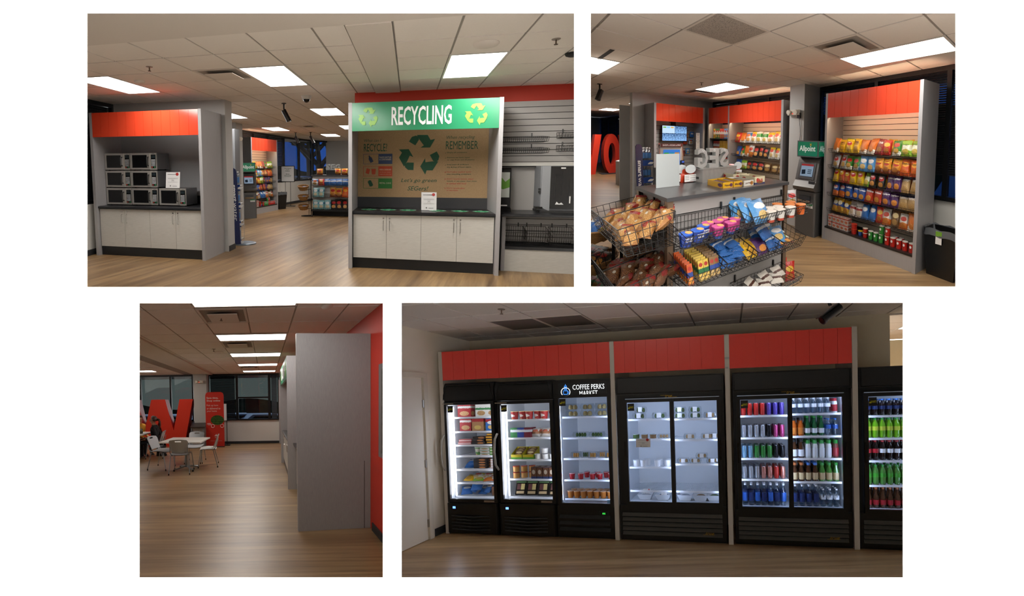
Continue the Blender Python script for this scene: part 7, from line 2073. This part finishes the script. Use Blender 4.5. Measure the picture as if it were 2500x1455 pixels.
def metal(key, c): return pm('can_' + key, c, .28, .55)
def plastic(key, c): return pane('pet_' + key, c, 2.0, .05)
def liq(key, c, r=.12): return pm('drink_' + key, c, r, spec=.8)
cR, cP, cS, cK, cPk, cLb, cG = metal('red', 'b3282c'), metal('purple', '5a4aa0'), metal('silver', 'b5b8bd'), metal('black', '1c1c20'), metal('pink', 'b8487e'), metal('ltblue', '8fbcd8'), metal('green', '1f8a5a')
ctop = pm('can_top', 'c9ccd0', .25, .8)
water = plastic('water', (.80, .88, .95)); bluew = liq('bluewater', '5f84b8'); gg = liq('greenglass', '1f5a34'); org = liq('orange', 'b85a1c'); brn = liq('coffee', '4a2e1c'); cola = liq('cola', '1a0e0c'); dew = liq('dew', '6fae1c'); gtea = liq('greentea', '4f8a3c'); milkw = pm('milk_white', 'dfe3e0', .4)
LB = {n: pm('lbl_' + n, c, .45) for n, c in (('white', 'e2e6ea'), ('blue', '2a5cb0'), ('tan', 'c9b48a'), ('orange', 'c9782c'), ('red', 'a8202a'), ('green', '3f9a2c'), ('pink', 'c9486a'), ('navy', '1c2c5a'), ('dew', 'b8c83a'))}
CP = {n: pm('capc_' + n, c, .4) for n, c in (('white', 'dfe3e8'), ('black', '1a1a1c'), ('blue', '3f78c8'), ('green', '2f9a3c'), ('orange', 'b86a34'), ('red', 'b0242c'))}
def drinks(x0, x1, z, spec, where, depth=4, dy=.085, y0=.14):
    n = len(spec)
    for i, (kd, mats, nm, sc) in enumerate(spec):
        x = x0 + (x1 - x0) * (i + .5) / n
        for r in range(depth):
            bottle(R4, at4(x + .004 * (r % 2), y0 + r * dy, z), kd, mats, nm + ', ' + nth(i) + ' from left, ' + nth(r) + ' deep, ' + where, 'drinks in the coolers', sc, name='drink_can' if kd in ('can', 'slim') else 'drink_bottle')
def can(m_, nm, k='slim'): return (k, (m_, None, ctop), nm + ' can', 1.0)
W5 = 'drink cooler '
drinks(.115, .63, 1.523, [can(cR, 'red')] * 4 + [can(cP, 'purple')] * 3, 'left top shelf')
drinks(.115, .63, 1.261, [can(cS, 'silver')] * 4 + [can(cK, 'black')] + [can(cPk, 'pink')] * 2, 'left second shelf')
drinks(.115, .63, 1.015, [can(cLb, 'light blue')] * 2 + [can(cG, 'green')] * 3 + [can(cK, 'black')] * 2, 'left third shelf')
drinks(.115, .63, .766, [can(cS, 'silver')] * 3 + [can(cR if k == 2 else metal('salmon', 'c9887a'), 'red and silver') for k in range(4)], 'left fourth shelf')
drinks(.115, .63, .445, [('tall', (water, LB['navy'] if i % 2 else LB['blue'], CP['white']), 'tall blue labelled water bottle', 1.02) for i in range(7)], 'left cooler floor', 3)
drinks(.69, 1.22, 1.533, [('water', (water, LB['white'], CP['white']), 'clear water bottle', .82)] * 6 + [('milk', (milkw, LB['red'], CP['red']), 'red protein shake bottle', .85)], 'right top shelf', 3)
drinks(.69, 1.22, 1.273, [('coffee', (org, LB['orange'], CP['black']), 'orange tea bottle', 1.1)] * 2 + [('green', (gg, LB['white'], CP['green']), 'green glass water bottle', 1.0)] * 3 + [('water', (water, LB['blue'], CP['blue']), 'blue island water bottle', .9)] * 2, 'right second shelf', 3)
drinks(.69, 1.22, 1.013, [('coffee', (brn, LB['white'], CP['black']), 'dark coffee bottle', 1.15)] * 2 + [('milk', (milkw, LB['white'], CP['green']), 'white shake bottle with green cap', 1.05)] * 4 + [('milk', (pm('choc', '7a3a30', .4), LB['red'], CP['green']), 'brown shake bottle with green cap', 1.05)], 'right third shelf', 3)
drinks(.69, 1.22, .741, [('coffee', (brn, LB['tan'], CP['orange']), 'brown coffee bottle with tan label', 1.15)] * 2 + [('coffee', (brn, LB['tan'], CP['blue']), 'brown coffee bottle with blue cap', 1.15)] * 2 + [('coffee', (gtea, LB['tan'], CP['green']), 'green tea bottle with tan label', 1.15)] * 3, 'right fourth shelf', 3)
drinks(.69, 1.0, .445, [('tall', (water, LB['navy'], CP['white']), 'tall navy labelled water bottle', .98)] * 4, 'right cooler floor', 3)
drinks(1.0, 1.22, .445, [('water', (water, LB['white'], CP['white']), 'flavoured water bottle lettered hint', .95)] * 3, 'right cooler floor end', 3)
for o in [o for o in SC.objects if 'lettered hint' in o.get('label', '') and 'first deep' in o['label']]:
    obj('lettering', MB().text('hint', (-.012, -.034, .13), .024, 'down', width=.045, bold=.02), R4, m_black, parent=o)
W6 = 'soda cooler'
drinks(1.495, 2.01, 1.492, [('soda', (cola, LB['navy'], CP['blue']), 'dark cola bottle with blue label', .85)] * 7, 'soda cooler top shelf', 3)
drinks(1.495, 2.01, 1.239, [('soda', (dew, LB['dew'], CP['green']), 'bright green soda bottle', 1.02)] * 7, 'soda cooler second shelf', 3)
drinks(1.495, 2.01, .986, [('soda', (cola, LB['red'] if i < 2 else LB['white'], CP['red']), 'dark cola bottle with red cap', 1.02) for i in range(7)], 'soda cooler third shelf', 3)
drinks(1.495, 2.01, .708, [('soda', (gtea, LB['green'], CP['green']), 'green ginger ale bottle', 1.02)] * 7, 'soda cooler fourth shelf', 3)
drinks(1.495, 2.01, .445, [('green', (brn, LB['red'], CP['orange']), 'brown glass root beer bottle', 1.0)] * 7, 'soda cooler floor', 3)

# ================================================================ the white display wall and the partitions between the rooms behind it
OPEN = {'A': (211, 1402, 31, 701), 'B': (1442, 2335, 31, 700), 'C': (339, 935, 740, 1411), 'D': (980, 2206, 739, 1411)}
WY = 1.5
def wx(p): return (p - 1250) / 1250 * WY
def wz(p): return 1.5 - (p - 727.5) / 1250 * WY
mw = MB()
def wbox(a, b, c, d):
    mw.box(wx(a), wx(b), WY, WY + .003, wz(d), wz(c))
wbox(-900, 3400, -700, 31)
wbox(-900, 211, 31, 701); wbox(1402, 1442, 31, 701); wbox(2335, 3400, 31, 701); wbox(1442, 2335, 700, 701)
wbox(-900, 980, 701, 740); wbox(980, 2206, 701, 739); wbox(2206, 3400, 701, 740)
wbox(-900, 339, 740, 1411); wbox(935, 980, 740, 1411); wbox(2206, 3400, 740, 1411)
wbox(-900, 3400, 1411, 2200)
t = NT('display_wall_white')
t.b.inputs['Base Color'].default_value = (.92, .92, .92, 1); t.b.inputs['Roughness'].default_value = .95; t.b.inputs['Specular IOR Level'].default_value = 0
struct('wall_front', mw, WLD, t.m, 'plain white display wall with four rectangular openings')
m_part = pm('partition_grey', 'c4c0ba', .9)
Y0, Y1 = WY + .006, 42.0
def part_v(p, pa, pb, name, label):
    s_ = (p - 1250) / 1250; za, zb = -(pa - 727.5) / 1250, -(pb - 727.5) / 1250
    v = []
    for y in (Y0, Y1):
        for dx, z in ((-.008, zb), (.008, zb), (.008, za), (-.008, za)):
            v.append((s_ * y + dx, y, 1.5 + z * y))
    m = MB(); m._add(v, [(0, 1, 2, 3), (7, 6, 5, 4), (1, 5, 6, 2), (4, 0, 3, 7), (3, 2, 6, 7), (4, 5, 1, 0)])
    struct(name, m, WLD, m_part, label)
def part_h(p, pa, pb, name, label):
    s_ = -(p - 727.5) / 1250; xa, xb = (pa - 1250) / 1250, (pb - 1250) / 1250
    v = []
    for y in (Y0, Y1):
        for dz, x in ((-.008, xa), (-.008, xb), (.008, xb), (.008, xa)):
            v.append((x * y, y, 1.5 + s_ * y + dz))
    m = MB(); m._add(v, [(0, 1, 2, 3), (7, 6, 5, 4), (1, 5, 6, 2), (4, 0, 3, 7), (3, 2, 6, 7), (4, 5, 1, 0)])
    struct(name, m, WLD, m_part, label)
EDGE = {'A': (-300, 1422, -420, 720.5), 'B': (1422, 2900, -420, 720.5), 'C': (-200, 957.5, 720.5, 1900), 'D': (957.5, 2800, 720.5, 1900)}
part_h(720.5, -400, 3000, 'wall_partition', 'partition between the upper and lower rooms')
part_v(1422, -420, 720.5, 'wall_partition', 'upright partition between the recycling room and the snack room')
part_v(957.5, 720.5, 1900, 'wall_partition', 'upright partition between the dining aisle and the cooler room')
part_v(-300, -420, 720.5, 'wall_partition', 'outer partition beside the microwave room')
part_v(2900, -420, 720.5, 'wall_partition', 'outer partition beside the snack room')
part_v(-200, 720.5, 1900, 'wall_partition', 'outer partition beside the dining aisle')
part_v(2800, 720.5, 1900, 'wall_partition', 'outer partition beside the cooler room')
part_h(-420, -350, 2950, 'wall_partition', 'roof board above the upper rooms')
part_h(1900, -250, 2850, 'wall_partition', 'ground board below the lower rooms')

# everything ends where it meets a partition
bpy.context.view_layer.update()
eye = Vector((0, 0, 1.5))
PL = {}
for k, (a, b, c, d) in EDGE.items():
    PL[k] = []
    for p, s_ in ((a, 1), (b, -1)):
        n = Vector((1, -(p - 1250) / 1250, 0)) * s_; PL[k].append(n.normalized())
    for p, s_ in ((c, -1), (d, 1)):
        n = Vector((0, (p - 727.5) / 1250, 1)) * s_; PL[k].append(n.normalized())
GAP = .010
def depth_of(o):
    d = 0
    while o.parent: o = o.parent; d += 1
    return d
allo = sorted([o for o in SC.objects if o.get('site') in PL], key=depth_of, reverse=True)
for o in allo:
    if o.type != 'MESH':
        continue
    mwm = o.matrix_world
    bb = [mwm @ Vector(c) - eye for c in o.bound_box]
    front = [Vector((0, 1, 0))]
    cuts = []; gone = False
    for n, off in [(n, GAP) for n in PL[o['site']]] + [(Vector((0, 1, 0)), WY + .02)]:
        ds = [n.dot(v) - off for v in bb]
        if max(ds) < 0: gone = True
        elif min(ds) < 0: cuts.append((n, off))
    if gone and not o.children:
        bpy.data.objects.remove(o)
        continue
    if cuts:
        bm = bmesh.new(); bm.from_mesh(o.data)
        inv = mwm.inverted()
        for n, off in cuts:
            co = inv @ (eye + n * off)
            g = bm.verts[:] + bm.edges[:] + bm.faces[:]
            bmesh.ops.bisect_plane(bm, geom=g, plane_co=co, plane_no=n, clear_inner=True)
        if len(bm.faces) == 0 and not o.children:
            bm.free(); bpy.data.objects.remove(o); continue
        me = o.data.copy(); bm.to_mesh(me); bm.free(); o.data = me
for _ in range(3):
    for o in list(SC.objects):
        if o.type == 'EMPTY' and not o.children:
            bpy.data.objects.remove(o)
for o in SC.objects:
    if 'site' in o: del o['site']
